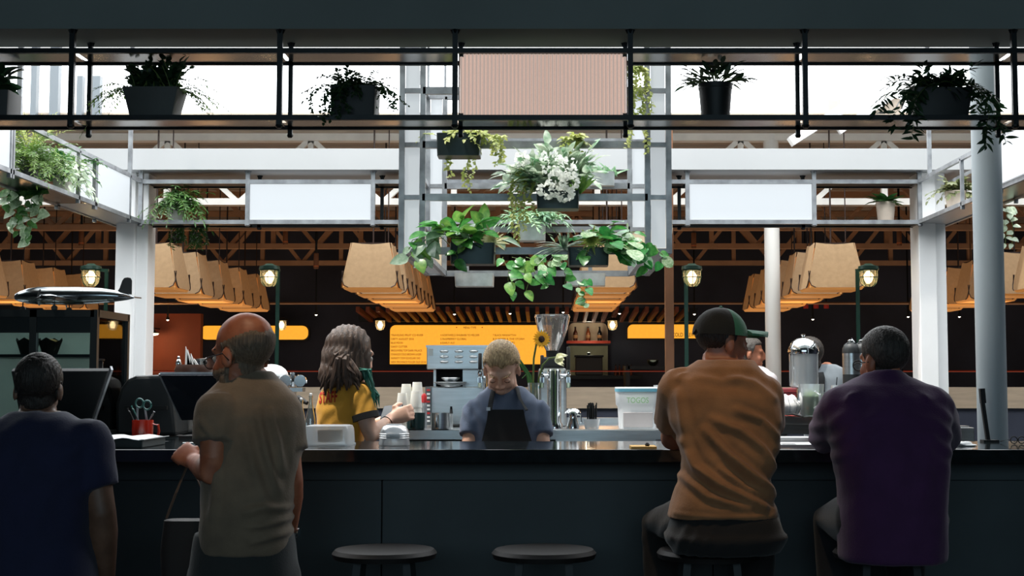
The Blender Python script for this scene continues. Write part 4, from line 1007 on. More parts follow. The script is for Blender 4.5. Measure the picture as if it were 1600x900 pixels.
for s in (-1, 1):
    yv = lambda a: YA+s*a
    pl = [Vector((xa_+L*.88, yv(.01), z0+1*k)), Vector((xa_+L*.98, yv(.01), z0+1*k)), Vector((xa_+L*.985, yv(.13), z0+2*k)), Vector((xa_+L*.935, yv(.13), z0+2*k))]
    MB().add(pl+[q+Vector((0, 0, -.005)) for q in pl], [(0, 1, 2, 3), (7, 6, 5, 4), (0, 4, 5, 1), (1, 5, 6, 2), (2, 6, 7, 3), (3, 7, 4, 0)]).build('tailplane', ALU, t)
    root0, root1 = xa_+L*.34, xa_+L*.54
    wv = []
    for a, f0, f1, dz, th in ((.02, .34, .54, -6, .014), (.10, .38, .535, -5.5, .011), (.24, .45, .53, -4.5, .005)):
        wv.append([Vector((xa_+L*f0, yv(a), z0+dz*k)), Vector((xa_+L*(f0*.6+f1*.4), yv(a), z0+dz*k+th)), Vector((xa_+L*f1, yv(a), z0+dz*k)), Vector((xa_+L*(f0*.6+f1*.4), yv(a), z0+dz*k-th*.6))])
    MB().loft(wv).build('wing', ALU, t, smooth=True)
    for a, f0 in ((.09, .27), (.16, .33)):
        en = MB().lathe([(.4*k, 0), (4*k, .6*k), (5*k, 3*k), (5*k, 16*k), (2.5*k, 26*k)], (xa_+L*f0, yv(a), z0-4*k), 14, axis=(1, 0, 0)).build('engine', ALU, t, smooth=True)
        MB().lathe([(1.3*k, -3*k), (1.3*k, 0)], (xa_+L*f0, yv(a), z0-4*k), 8, axis=(1, 0, 0)).build('spinner', DARK, en)
        for b in range(3):
            an = b*2*pi/3+.4; MB().bar((xa_+L*f0-2*k, yv(a), z0-4*k), (xa_+L*f0-2*k, yv(a)+.036*sin(an), z0-4*k+.036*cos(an)), .006, .002).build('propeller_blade', ALU, en)
for fx, yy in ((.075, 0), (.40, -.09), (.40, .09)):
    x = xa_+L*fx; MB().tube([(x, YA+yy, z0-8*k), (x, YA+yy, zt_+.012)], .003, 6).build('landing_strut', DARK, t); MB().lathe([(.012, -.005), (.012, .005)], (x, YA+yy, zt_+.0125), 14, axis=(0, 1, 0)).build('wheel', RUBBER, t)
# ------------------------------------------------------------------ point of sale screens
def slab(corners, th, back): pass
t = T('register_screen', 'dark tilted register screen in front of the pastry case', 'screen', (PX(110, 5.4), 5.42, CT))
q = [P(38, 668, 5.46), P(140, 668, 5.46), P(172, 575, 5.28), P(20, 575, 5.28)]
nrm = (q[1]-q[0]).cross(q[3]-q[0]).normalized()*-0.022
MB().add(q+[v-nrm for v in q], [(0, 1, 2, 3), (7, 6, 5, 4), (0, 4, 5, 1), (1, 5, 6, 2), (2, 6, 7, 3), (3, 7, 4, 0)]).build('screen_back', DARK, t, bevel=0.004)
MB().bar(q[1]+Vector((.006, 0, 0)), q[2]+Vector((.006, 0, 0)), .008, .02).build('bezel_edge', STEEL, t)
MB().tube([(PX(95, 5.42), 5.44, CT), (PX(95, 5.42), 5.42, CT+.09)], .03, 12).build('stand', DARK, t, smooth=True)
MB().bx(PX(60, 5.4), PX(130, 5.4), 5.34, 5.54, CT, CT+.012).build('base', DARK, t, bevel=.003)
t = T('register_screen', 'silver edged touch screen leaning behind the red mug', 'screen', (PX(300, 5.8), 5.8, CT))
q = [P(283, 654, 5.84), P(342, 652, 5.90), P(342, 584, 5.80), P(250, 584, 5.74)]
nrm = (q[1]-q[0]).cross(q[3]-q[0]).normalized()*-0.02
MB().add(q+[v-nrm for v in q], [(0, 1, 2, 3), (7, 6, 5, 4), (0, 4, 5, 1), (1, 5, 6, 2), (2, 6, 7, 3), (3, 7, 4, 0)]).build('screen', mat('dark_glossy_screen', (26, 30, 38), 0.12), t)
for a, b in ((0, 1), (0, 3), (3, 2)): MB().bar(q[a]+nrm*.1, q[b]+nrm*.1, .009, .012).build('bezel', STEEL, t)
MB().bar(P(312, 620, 5.92), P(318, 682, 5.85), .05, .03).build('stand', DARK, t)
MB().bx(PX(285, 5.8), PX(335, 5.8), 5.76, 5.92, CT, CT+.012).build('base', DARK, t)
MB().prism([(9*cos(i*pi/10)*M2(5.9), 9*sin(i*pi/10)*M2(5.9)) for i in range(20)], P(328, 602, 5.82), (1, 0, 0), (0, 0, 1), -.003).build('round_sticker', mat('red_sticker', (170, 50, 60), 0.5), t)
# black rounded machine behind the mug
t = T('receipt_printer', 'black humped machine between the pastry case and the silver screen', 'machine', (PX(222, 6.0), 6.0, CT-.02))
pf = [(180, 681), (180, 632), (188, 606), (198, 593), (212, 587), (262, 585), (272, 640), (276, 681)]
MB().prism([((P(a, b, 6.0)-P(180, 681, 6.0)).x, (P(a, b, 6.0)-P(180, 681, 6.0)).z) for a, b in pf][::-1], P(180, 681, 6.0)+Vector((0, .0, 0)), (1, 0, 0), (0, 0, 1), -.22).build('housing', DARK, t, bevel=.015)
MB().bx(PX(196, 5.99), PX(262, 5.99), 5.985, 6.0, PZ(640, 6), PZ(634, 6)).build('paper_slot', RUBBER, t)
# red mug with scissors and pens
def mug(px0, px1, py0, py1, Y, m_, name, label, hand=1, zb=None, hm=None, taper=0.96):
    k = M2(Y); r = (px1-px0)*k/2; c = Vector((PX((px0+px1)/2, Y, py1), Y, PZ(py1, Y) if zb is None else zb)); h = PZ(py0, Y)-c.z
    t = T(name, label, 'mug', c)
    MB().lathe([(r*taper*.9, 0), (r*taper, h*.04), (r, h), (r*.92, h), (r*.88, h*.1)], c, 24).build('cup', m_, t, smooth=True)
    if hand:
        pts = [c+Vector((hand*r*.95, 0, h*.82)), c+Vector((hand*r*1.45, 0, h*.78)), c+Vector((hand*r*1.55, 0, h*.5)), c+Vector((hand*r*1.4, 0, h*.24)), c+Vector((hand*r*.95, 0, h*.18))]
        MB().tube(pts, r*.13, 8).build('handle', hm or m_, t, smooth=True)
    return t, c, r, h
REDM = mat('red_enamel', (176, 40, 22), 0.2, coat=0.5)
t, c, r, h = mug(206, 239, 656, 685, 5.42, REDM, 'mug', 'glossy red mug holding scissors and pens on the counter', 1, CT)
SCM = mat('scissor_green', (60, 110, 104), 0.3)
s_ = T('scissors', 'scissors standing in the red mug', 'scissors', c+Vector((0, 0, h*.3)))
for dx, px, py in ((-.005, 218, 630), (.006, 230, 633)):
    cc = P(px, py, 5.42); kk = M2(5.42)
    MB().tube([cc+Vector((6*kk*cos(a*pi/8), 0, 7*kk*sin(a*pi/8))) for a in range(17)], 1.5*kk, 6).build('finger_loop', SCM, s_, smooth=True)
    MB().bar(cc+Vector((-3*kk, 0, -6*kk)), c+Vector((dx*4, 0, h*.3)), 3*kk, 1.4*kk).build('blade', STEEL, s_)
for a_, b_, m_, lb_ in (((205, 634), (222, 668), SCM, 'green pen leaning left in the red mug'), ((241, 643), (226, 670), STEEL, 'silver pen leaning right in the red mug'), ((199, 638), (215, 668), DARK, 'dark marker leaning left in the red mug')):
    A, B = P(*a_, 5.42), P(*b_, 5.42); t = T('pen', lb_, 'pen', B); MB().tube([B, A.lerp(B, .2)], .0042, 8).build('barrel', m_, t, smooth=True); MB().tube([A.lerp(B, .2), A], .0047, 8).build('cap', m_, t, smooth=True)
# paper stack and slips
PAPER = mat('white_paper', (232, 234, 234), 0.7); PAPERD = mat('paper_side', (60, 68, 70), 0.7)
t = T('napkin_stack', 'flat stack of white papers on the counter before the red mug', 'papers', (PX(190, 5.1), 5.1, CT))
x0, x1 = PX(146, 5.05), PX(231, 5.05)
MB().bx(x0, x1, 5.0, 5.3, CT, CT+.03).build('stack', PAPERD, t, bevel=.004)
rg = []
for i in range(12):
    x = x0-.004+(x1-x0+.012)*i/11; zz = CT+.033+.004*sin(i*1.1)
    rg.append([Vector((x, 4.99, zz)), Vector((x, 5.15, zz+.002)), Vector((x, 5.32, zz)), Vector((x, 5.32, zz-.002)), Vector((x, 4.99, zz-.002))])
MB().loft(rg).build('top_sheet', PAPER, t, smooth=True)
def sheet(name, label, px, Y, w, d, h, m_, rz=0.0, cat='paper'):
    c = Vector((PX(px, Y), Y, CT+h/2+.0005)); o = MB().box(c, (w, d, h), Matrix.Rotation(rz, 3, 'Z')).build(name, m_, bevel=min(.002, h*.3)); return props(o, label, cat)
sheet('receipt', 'small white slip on the counter beside the bald customer', 297, 5.35, .045, .03, .004, PAPER, .2)
t = T('menu_booklet', 'white menu booklet on the counter between the two right customers', 'booklet', (PX(1236, 5.2), 5.2, CT))
MB().box((PX(1236, 5.2), 5.2, CT+.004), (.16, .2, .008)).build('cover', PAPER, t); MB().box((PX(1236, 5.35), 5.38, CT+.012), (.15, .12, .024)).build('pages', PAPER, t); MB().box((PX(1232, 5.12), 5.14, CT+.0085), (.05, .03, .001)).build('printed_title', DARK, t)
t = T('tip_card', 'small yellow card with a black clip lying on the counter beside the cap wearer', 'card', (PX(1004, 5.05), 5.05, CT))
MB().box((PX(1004, 5.05), 5.05, CT+.003), (.09, .12, .006)).build('card', mat('yellow_card', (220, 170, 80), 0.5), t); MB().lathe([(.007, 0), (.009, .006), (.004, .012)], (PX(1011, 5.03), 5.03, CT+.006), 10).build('clip', RUBBER, t)
t = T('napkin', 'crumpled white napkin on the counter right of the customer in purple', 'napkin', (PX(1504, 5.15), 5.15, CT))
m = MB().ell((PX(1504, 5.15), 5.15, CT+.008), (.03, .025, .009), nu=14, nv=8)
m.v = [v+Vector((0, 0, .006*mnoise.noise(v*60))) for v in m.v]; m.build('crumple', PAPER, t, smooth=True); MB().ell((PX(1511, 5.15), 5.14, CT+.004), (.028, .02, .005)).build('corner', PAPER, t, smooth=True)
t = T('steel_box', 'small steel napkin box behind the customer in purple', 'box', (PX(1508, 6.2), 6.2, PZ(684, 6.2)))
MB().bx(PX(1490, 6.2), PX(1521, 6.2), 6.2, 6.35, PZ(700, 6.2), PZ(668, 6.2)).build('body', STAIN, t, bevel=.004); MB().bx(PX(1494, 6.2), PX(1517, 6.2), 6.24, 6.31, PZ(668, 6.2), PZ(666, 6.2)).build('lid', STAIN, t)
MB().bx(PX(1480, 6.2), PX(1560, 6.2), 6.15, 6.5, 0.1, PZ(700, 6.2)).build('pedestal', DARK, t)
t = T('menu_stick', 'black flat post leaning on the round column at right', 'post', P(1543, 690, 5.5))
MB().bar(P(1544, 690, 5.5), P(1535, 628, 5.5), .014, .018).build('shaft', RUBBER, t); MB().bar(P(1536, 630, 5.5), P(1534, 607, 5.5), .019, .022).build('cap', RUBBER, t)
MB().box((PX(1544, 5.5), 5.5, CT+.004), (.06, .05, .008)).build('foot', RUBBER, t)
t = T('eyeglasses', 'folded dark eyeglasses on the counter at the far right', 'glasses', (PX(1588, 5.3), 5.3, CT))
for px in (1582, 1594):
    cc = Vector((PX(px, 5.3), 5.3, CT+.016)); MB().tube([cc+Vector((.013*cos(a*pi/8), 0, .013*sin(a*pi/8))) for a in range(17)], .002, 6).build('rim', RUBBER, t)
for px in (1577, 1599): MB().tube([(PX(px, 5.3), 5.3, CT+.018), (PX(px, 5.3), 5.42, CT+.006)], .002, 6).build('temple', RUBBER, t)
# ------------------------------------------------------------------ clear tubs on the counter
TUB = glass('milky_plastic', (236, 240, 242), 0.14, 0.25, milky=0.42)
t = T('plastic_tub', 'upturned square milky plastic tub on the counter before the staff member', 'tub', (PX(514, 5.25), 5.25, CT))
k = M2(5.25); c = Vector((PX(514, 5.25, 700), 5.25, CT)); h = PZ(664, 5.25)-CT
ring = lambda w, z: [Vector((c.x+x, c.y+y, CT+z)) for x, y in rrect(w, w, .018, 3)]
MB().loft([ring(73*k, .001), ring(70*k, h*.8), ring(66*k, h*.97), ring(58*k, h)]).build('shell', TUB, t, smooth=True)
MB().loft([ring(75*k, .0), ring(75*k, .006)], cap=False).build('rim', TUB, t)
MB().box(c+Vector((.004, .0, h*.45)), (34*k, 30*k, h*.6)).build('kraft_label', mat('kraft_card', (150, 120, 76), 0.8, var=.2, vscale=30), t)
t = T('plastic_tub', 'upturned round milky plastic tub on the counter beside the square one', 'tub', (PX(616, 5.2), 5.2, CT))
k = M2(5.2); c = Vector((PX(616, 5.2, 700), 5.2, CT)); h = PZ(664, 5.2)-CT
MB().lathe([(24*k, .001), (24.5*k, .006), (23*k, h*.3), (22*k, h*.72), (18*k, h*.92), (13*k, h)], c, 28).build('shell', TUB, t, smooth=True)
MB().lathe([(12*k, h+.0005), (12*k, h+.004), (10*k, h+.004), (10*k, h+.0005)], c, 24).build('base_ring', TUB, t, smooth=True)
for z in (.35, .45, .55): MB().lathe([(23.4*k, h*z), (23.9*k, h*z+.002), (23.2*k, h*z+.004)], c, 28).build('rib', TUB, t)
# ------------------------------------------------------------------ espresso machine and jars behind the bald customer
t = T('espresso_machine', 'chrome espresso machine with group heads behind the bald customer', 'espresso machine', (PX(430, 6.5), 6.5, WZ))
MB().bx(PX(345, 6.4), PX(437, 6.4), 6.4, 6.85, WZ+.05, PZ(586, 6.4)).build('body', STAIN, t, bevel=.012)
for px in (360, 425): MB().lathe([(.02, 0), (.02, .05)], (PX(px, 6.6), 6.6, WZ), 10).build('foot', RUBBER, t)
MB().ell(P(424, 588, 6.5), (26*M2(6.5), .12, 19*M2(6.5))).build('dome', mat('white_enamel', (240, 242, 244), .3), t, smooth=True)
for px in (446, 469):
    g = MB().lathe([(6*M2(6.4), -.05), (8*M2(6.4), -.04), (8*M2(6.4), .02), (5*M2(6.4), .03)], P(px, 595, 6.4), 16, axis=(0, -1, 0)).build('group_head', CHROME, t, smooth=True)
    MB().lathe([(9*M2(6.4), -.005), (9.5*M2(6.4), 0), (9*M2(6.4), .005)], P(px, 595, 6.36), 16, axis=(0, -1, 0)).build('ring', CHROME, g, smooth=True)
MB().tube([P(436, 596, 6.42), P(480, 596, 6.42)], 3*M2(6.4), 8).build('boiler_pipe', CHROME, t, smooth=True)
MB().tube([P(457, 582, 6.42), P(457, 604, 6.42)], 3.5*M2(6.4), 8).build('valve', CHROME, t, smooth=True)
MB().bx(PX(430, 6.4), PX(474, 6.4), 6.38, 6.46, PZ(612, 6.4), PZ(606, 6.4)).build('drip_bar', STAIN, t)
for x0_, x1_ in ((440, 470), (452, 480)):
    pf_ = MB().tube([P(x0_, 618, 6.3), P((x0_+x1_)/2, 622, 6.28), P(x1_, 630, 6.25)], [4*M2(6.3), 5*M2(6.3), 3*M2(6.3)], 10).build('portafilter_handle', RUBBER, t, smooth=True)
BGL = glass('bottle_glass', (224, 234, 232), 0.16, 0.04, milky=0.06)
for px, py0, lb_ in ((471, 625, 'left clear glass bottle beside the staff member'), (486, 618, 'right clear glass bottle beside the staff member')):
    c = Vector((PX(px, 5.9), 5.9, WZ-.03)); k = M2(5.9); H = PZ(py0, 5.9)-c.z
    t = T('glass_bottle', lb_, 'bottle', c, 'clear glass bottles')
    MB().lathe([(7.5*k, 0), (8*k, .01), (8*k, H*.45), (6*k, H*.62), (2.8*k, H*.85), (2.8*k, H*.95), (3.2*k, H*.96), (3.2*k, H)], c, 18).build('body', BGL, t, smooth=True)
    MB().box(c+Vector((0, -8*k, H*.22)), (6*k, .002, H*.25)).build('white_tag', PAPER, t)
    MB().lathe([(2.2*k, H), (2.6*k, H*1.04), (1*k, H*1.05)], c, 10).build('stopper', TUB, t)
MB_s = T('bottle_shelf', 'small dark ledge under the clear glass bottles', 'shelf', (PX(478, 5.9), 5.9, WZ-.06)); MB().bx(PX(455, 5.9), PX(494, 5.9), 5.8, 6.0, WZ-.06, WZ-.03).build('board', DARK, MB_s); MB().bx(PX(470, 5.9), PX(482, 5.9), 5.87, 5.93, .0, WZ-.06).build('support', DARK, MB_s)
# jars: dark bowl with shaker and napkins, glass jar
k = M2(6.3); c = P(304, 594, 6.3)
t = T('wooden_bowl', 'dark rounded condiment bowl above the silver screen', 'bowl', c)
MB().lathe([(20*k, 0), (29*k, 6*k), (31*k, 16*k), (28*k, 24*k), (26*k, 24*k), (25*k, 14*k)], c, 24).build('bowl', mat('dark_walnut', (58, 36, 28), .4, var=.3), t, smooth=True)
MB().tube([c+Vector((0, 0, -(c.z-WZ))), c], .05, 14).build('pedestal', DARK, t)
t = T('salt_shaker', 'small white shaker in the condiment bowl', 'shaker', P(279, 572, 6.3))
MB().lathe([(4*k, 0), (5*k, 4*k), (3*k, 10*k), (1.6*k, 11*k)], P(279, 572, 6.3), 12).build('body', CHROME, t, smooth=True); MB().ell(P(279, 559, 6.3), (2.4*k, 2.4*k, 2.8*k)).build('top', CHROME, t, smooth=True)
t = T('napkin_bundle', 'folded paper napkins standing in the condiment bowl', 'napkins', P(295, 572, 6.3))
for a, b in ((290, 541), (293, 546), (298, 552), (303, 560)):
    A, B = P(a, b, 6.3), P(a+3, 572, 6.3); MB().add([A, B+Vector((-4*k, 0, 0)), B+Vector((5*k, 0, 0)), A+Vector((0, .006, 0)), B+Vector((-4*k, .006, 0)), B+Vector((5*k, .006, 0))], [(0, 1, 2), (5, 4, 3), (0, 3, 4, 1), (1, 4, 5, 2), (2, 5, 3, 0)]).build('napkin_fold', PAPER, t)
t = T('glass_jar', 'clear glass jar with a steel lid in front of the glasses wearer', 'jar', P(325, 585, 6.52)); c = P(325, 585, 6.52)
MB().lathe([(18*k, 0), (18*k, 22*k), (15*k, 24*k)], c, 22).build('jar', BGL, t, smooth=True); MB().lathe([(20*k, 22*k), (20*k, 25*k), (4*k, 26*k)], c, 22).build('lid', STAIN, t, smooth=True); MB().lathe([(15*k, 1*k), (15*k, 9*k)], c, 18).build('sugar', PAPER, t); MB().tube([Vector((c.x, c.y, WZ)), c], .05, 14).build('pedestal', DARK, t)
# ------------------------------------------------------------------ cups, mugs, oven, taps
CUP = mat('paper_cup', (240, 238, 230), 0.6); CUPY = mat('cup_yellow', (238, 206, 110), 0.6)
k = M2(6.75)
for px, py0, py1, lb_ in ((635, 600, 671, 'back left'), (652, 597, 671, 'back right'), (629, 614, 672, 'front left'), (650, 611, 672, 'front right')):
    Y = 6.78 if py0 < 605 else 6.68; k = M2(Y); c = Vector((PX(px, Y), Y, WZ)); H = PZ(py0, Y)-WZ
    t = T('cup_stack', f'{lb_} stack of upturned white paper cups with yellow band', 'cups', c, 'stacks of paper cups')
    n_ = 5; sh = 10*k
    for j in range(n_):
        zt2 = H-(n_-1-j)*sh; zb2 = max(0, zt2-26*k if j else 0)
        cup = MB().lathe([(9.5*k, zb2), (9.8*k, zb2+.004), (7.0*k, zt2), (6.2*k, zt2), (6.0*k, zt2-.004)], c, 18).build('cup', CUP, t, smooth=True)
    MB().lathe([(7.6*k, H-9*k), (7.35*k, H-3*k)], c, 18).build('yellow_band', CUPY, t)
GRMUG = mat('dark_green_mug', (22, 48, 48), 0.3)
mug(635, 664, 645, 671, 6.6, GRMUG, 'mug', 'dark green mug on the back counter', 0, WZ)
o_, c, r, h = mug(673, 702, 645, 671, 6.6, STAIN, 'mug', 'brushed steel mug on the back counter', 0, WZ)
for root, px in ((bpy.data.objects['mug.001'], 643), (o_, 682)):
    cc = P(px, 658, 6.54); kk = M2(6.54)
    MB().tube([cc+Vector((0, .03, 9*kk)), cc+Vector((0, -.005, 9*kk)), cc+Vector((0, -.012, 0)), cc+Vector((0, -.005, -8*kk)), cc+Vector((0, .03, -8*kk))], 2.6*kk, 8).build('handle', GRMUG if root is not o_ else STAIN, root, smooth=True)
t = T('marker', 'black capped marker standing beside the steel mug', 'marker', P(705, 671, 6.62)); MB().tube([P(705, 671.5, 6.62), P(705, 646, 6.62)], 2.3*M2(6.6), 8).build('barrel', PAPER, t); MB().tube([P(705, 646, 6.62), P(705, 635, 6.62)], [2.6*M2(6.6), 1.6*M2(6.6)], 8).build('cap', RUBBER, t)
t = T('condiment_bottle', 'small bottle with a red cap beside the paper cups', 'bottle', P(662, 671, 6.75)); k = M2(6.75); c = Vector((PX(663, 6.75), 6.75, WZ))
MB().lathe([(4.5*k, 0), (4.5*k, 36*k), (3*k, 40*k)], c, 12).build('body', STEEL, t, smooth=True); MB().lathe([(4*k, 40*k), (4.3*k, 50*k), (2*k, 54*k)], c, 12).build('cap', mat('red_cap', (180, 40, 44), .4), t, smooth=True)
# oven: lower box, gap with plates, vented upper box
OV = 6.95
t = T('conveyor_oven', 'stainless louvred oven behind the barista', 'oven', (PX(715, OV), OV, WZ))
ox0, ox1 = PX(667, OV), PX(775, OV)
MB().bx(PX(668, OV), PX(790, OV), OV, OV+.3, WZ+.01, PZ(604, OV)).build('lower_body', STAIN, t, bevel=.006)
MB().bx(PX(665, OV), PX(675, OV), OV-.015, OV+.02, WZ+.01, PZ(604, OV)).build('control_strip', mat('control_grey', (92, 98, 102), .4), t)
for j in range(9): MB().bx(PX(667.5, OV), PX(672.5, OV), OV-.02, OV-.014, PZ(611+j*6, OV), PZ(608+j*6, OV)).build('button', PAPER if j % 3 else mat('red_button', (190, 50, 50), .5), t)
for a, b in ((680, 712), (722, 790)): MB().bx(PX(a if a < 700 else 722, OV), PX(b if b > 700 and a > 700 else 676, OV), OV+.05, OV+.28, PZ(604, OV), PZ(576, OV)).build('spacer', STAIN, t)
MB().bx(PX(676, OV), PX(722, OV), OV+.2, OV+.28, PZ(604, OV), PZ(576, OV)).build('recess_back', RUBBER, t)
up = MB().bx(ox0, PX(792, OV), OV-.02, OV+.3, PZ(577, OV), PZ(541, OV)).build('upper_body', STAIN, t, bevel=.004)
MB().bx(ox0-.004, PX(793, OV), OV-.025, OV+.3, PZ(543, OV), PZ(539.5, OV)).build('top_edge', STAIN, t)
MB().bx(PX(669.5, OV), PX(677, OV), OV-.024, OV-.019, PZ(556, OV), PZ(545, OV)).build('rating_plate', mat('plate_grey', (150, 158, 160), .5), up)
for cxp in (694, 717, 740):
    for py in (549, 557.5, 565.5):
        cc = P(cxp, py, OV-.02); kk = M2(OV)
        MB().ell(cc, (6.8*kk, 4*kk, 2.5*kk), nu=14, nv=8).build('louvre', STAIN, up, smooth=True)
for j, (py, w, lb_) in enumerate(((601, 25, 'larger lower steel plate on the oven'), (594, 14, 'small upper steel dish on the oven'))):
    c = P(704, py+2.5 if j == 0 else 597.2, OV-.05); kk = M2(OV)
    if j == 0: c.z = PZ(604, OV)+.001
    t = T('steel_plate', lb_, 'plate', c, 'steel dishes on the oven')
    MB().lathe([(w*.55*kk, 0), (w*.6*kk, .004), (w*kk, .018), (w*kk, .021), (w*.55*kk, .006)], c, 24).build('dish', STAIN, t, smooth=True)
    MB().lathe([(w*kk, .0185), (w*1.04*kk, .020), (w*kk, .0225)], c, 24).build('rim', STAIN, t, smooth=True)
# tap towers with black handles
def tap(px, py_top, Y, t, side):
    k = M2(Y); c = P(px, 590, Y)
    b = MB().tube([c+Vector((side*10*k, .03, 0)), c+Vector((0, 0, 0)), c+Vector((0, -.02, -3*k))], [3.5*k, 4*k, 3.5*k], 10).build('faucet', CHROME, t, smooth=True)
    MB().tube([c+Vector((0, -.02, 0)), c+Vector((0, -.03, -16*k))], 3*k, 10).build('spout', CHROME, t, smooth=True)
    MB().lathe([(3*k, 3*k), (4*k, 6*k), (2.2*k, 12*k)], c, 12).build('collar', CHROME, t, smooth=True)
    MB().lathe([(2.2*k, 12*k), (3.0*k, 14*k), (2.8*k, 590*k-py_top*k), (2*k, 591*k-py_top*k)], c, 12).build('tap_handle', RUBBER, t, smooth=True)
YT = 6.72
t = T('tap_tower', 'chrome double tap tower beside the grinder', 'tap tower', (PX(866, YT), YT, WZ)); k = M2(YT); c = Vector((PX(866, YT), YT, WZ))
MB().lathe([(13*k, 0), (13*k, .02), (10.5*k, .03), (10.5*k, PZ(580, YT)-WZ), (9*k, PZ(577, YT)-WZ)], c, 24).build('column', CHROME, t, smooth=True)
tap(847, 556, YT, t, 1); tap(888, 543, YT, t, -1)
MB().tube([P(845, 586, YT), P(890, 586, YT)], 4.5*k, 12).build('cross_head', CHROME, t, smooth=True)
t = T('tap_tower', 'chrome single tap with a black handle behind the barista at left', 'tap tower', (PX(760, YT), YT, WZ)); MB().lathe([(12*k, 0), (12*k, .02), (9*k, .03), (9*k, PZ(580, YT)-WZ)], Vector((PX(764, YT), YT, WZ)), 20).build('column', CHROME, t, smooth=True); tap(750, 553, YT, t, 1)
# grinder
YG = 7.05; k = M2(YG); c = Vector((PX(863, YG), YG, WZ)); zc = PZ(558, YG)
t = T('coffee_grinder', 'coffee grinder with a tall clear conical hopper', 'grinder', c)
MB().box((c.x, YG, (WZ+PZ(575, YG))/2), (44*k, .16, PZ(575, YG)-WZ)).build('body', STAIN, t, bevel=.015)
MB().box((c.x, YG, (PZ(575, YG)+zc)/2), (36*k, .13, zc-PZ(575, YG))).build('neck', DARK, t, bevel=.01)
MB().lathe([(9.5*k, 0), (10*k, 10*k)], (c.x, YG, zc), 20).build('collar', RUBBER, t, smooth=True)
HOP = glass('hopper_glass', (226, 222, 218), 0.16, 0.05, milky=0.10)
MB().lathe([(10*k, 10*k), (17*k, 24*k), (23*k, 42*k), (26.5*k, 58*k), (27*k, 62*k), (26*k, 62*k), (22*k, 42*k), (16*k, 24*k), (9*k, 10*k)], (c.x, YG, zc), 32).build('hopper', HOP, t, smooth=True)
MB().lathe([(27.5*k, 61*k), (28*k, 62.5*k), (27.5*k, 66*k), (3*k, 67*k)], (c.x, YG, zc), 32).build('hopper_lid', HOP, t, smooth=True)
# vase with sunflower and lily
YV = 6.66; k = M2(YV)
t = T('flower_vase', 'clear vase behind the barista holding the sunflower', 'vase', P(834, 640, YV)); c = Vector((PX(834, YV), YV, WZ)); H = PZ(598, YV)-WZ
MB().lathe([(8*k, 0), (9*k, .01), (9.5*k, H), (8.8*k, H), (8.2*k, .012)], c, 18).build('glass', BGL, t, smooth=True); MB().lathe([(8.4*k, .01), (8.6*k, H*.5)], c, 16).build('water', glass('water_tint', (214, 226, 214), .08), t, smooth=True)
PET = leafmat('sunflower_petal', (232, 160, 30), (250, 200, 60), trans=.25)
t = T('sunflower', 'yellow sunflower standing in the vase before the menu board', 'flower', P(834, 650, YV))
hd = P(846, 530, YV-.03)
MB().tube([P(834, 655, YV), P(833, 600, YV), P(834, 560, YV), P(838, 538, YV), hd+Vector((0, .02, 0))], 1.6*k, 8).build('stem', STEMG, t, smooth=True)
fn = Vector((.35, -1, .1)).normalized(); fx, fy, _ = basis(fn)
MB().lathe([(.5*k, .010), (4*k, .008), (6*k, 0), (5*k, -.008)], hd, 18, axis=fn).build('disc', mat('seed_disc', (50, 28, 14), .9, bump=.6, bscale=90), t, smooth=True)
sm_ = leaf_mesh('sunflower_petal', 'bract', PET, .2, .1, 1.0)
for j in range(20):
    a = 2*pi*j/20; d = fx*cos(a)+fy*sin(a); o = bpy.data.objects.new('petal', sm_); COL.objects.link(o); o.parent = t
    o.matrix_basis = Matrix.Translation(-WL[t]) @ orient(hd+d*4*k+fn*(.002 if j % 2 else -.002), d+fn*.15, fn) @ Matrix.Scale(11*k, 4)
gl = leaf_mesh('sepal', 'spike', MIDLEAF, .3, .2)
for j in range(7):
    a = pi*.55+j*.35; d = fx*cos(a)+fy*sin(a); o = bpy.data.objects.new('sepal', gl); COL.objects.link(o); o.parent = t
    o.matrix_basis = Matrix.Translation(-WL[t]) @ orient(hd+d*3*k-fn*.012, d-fn*.3, -fn) @ Matrix.Scale(15*k, 4)
t = T('white_lily', 'pale cream flower on an arching stem in front of the grinder', 'flower', P(838, 600, YV))
MB().tube([P(838, 640, YV), P(842, 590, YV), P(848, 570, YV), P(858, 560, YV), P(870, 558, YV-.02)], 1.4*k, 8).build('stem', STEMG, t, smooth=True)
lp = leaf_mesh('lily_petal', 'bract', leafmat('cream_petal', (226, 226, 170), (246, 246, 220)), .3, .7, 1.1)
for j in range(8):
    a = 2*pi*j/8; d = Vector((.8, -.3, -.4))+Vector((cos(a)*.5, -.2, sin(a)*.8)); o = bpy.data.objects.new('petal', lp); COL.objects.link(o); o.parent = t
    o.matrix_basis = Matrix.Translation(-WL[t]) @ orient(P(868, 558, YV-.02), d, (cos(a), -1, sin(a))) @ Matrix.Scale(20*k, 4)
t = T('grass_blades', 'arching green blades in the vase beside the sunflower', 'leaves', P(830, 650, YV)); bl = MB()
for a, b in ((803, 557), (812, 562), (822, 585), (845, 590)): MB().tube([P(833, 640, YV), P((833+a)/2+6, (640+b)/2-14, YV), P(a, b, YV), P(a-6, b+6, YV)], [1.8*k, 2.2*k, 1.6*k, .5*k], 6, .4).build('blade', MIDLEAF, t, smooth=True)
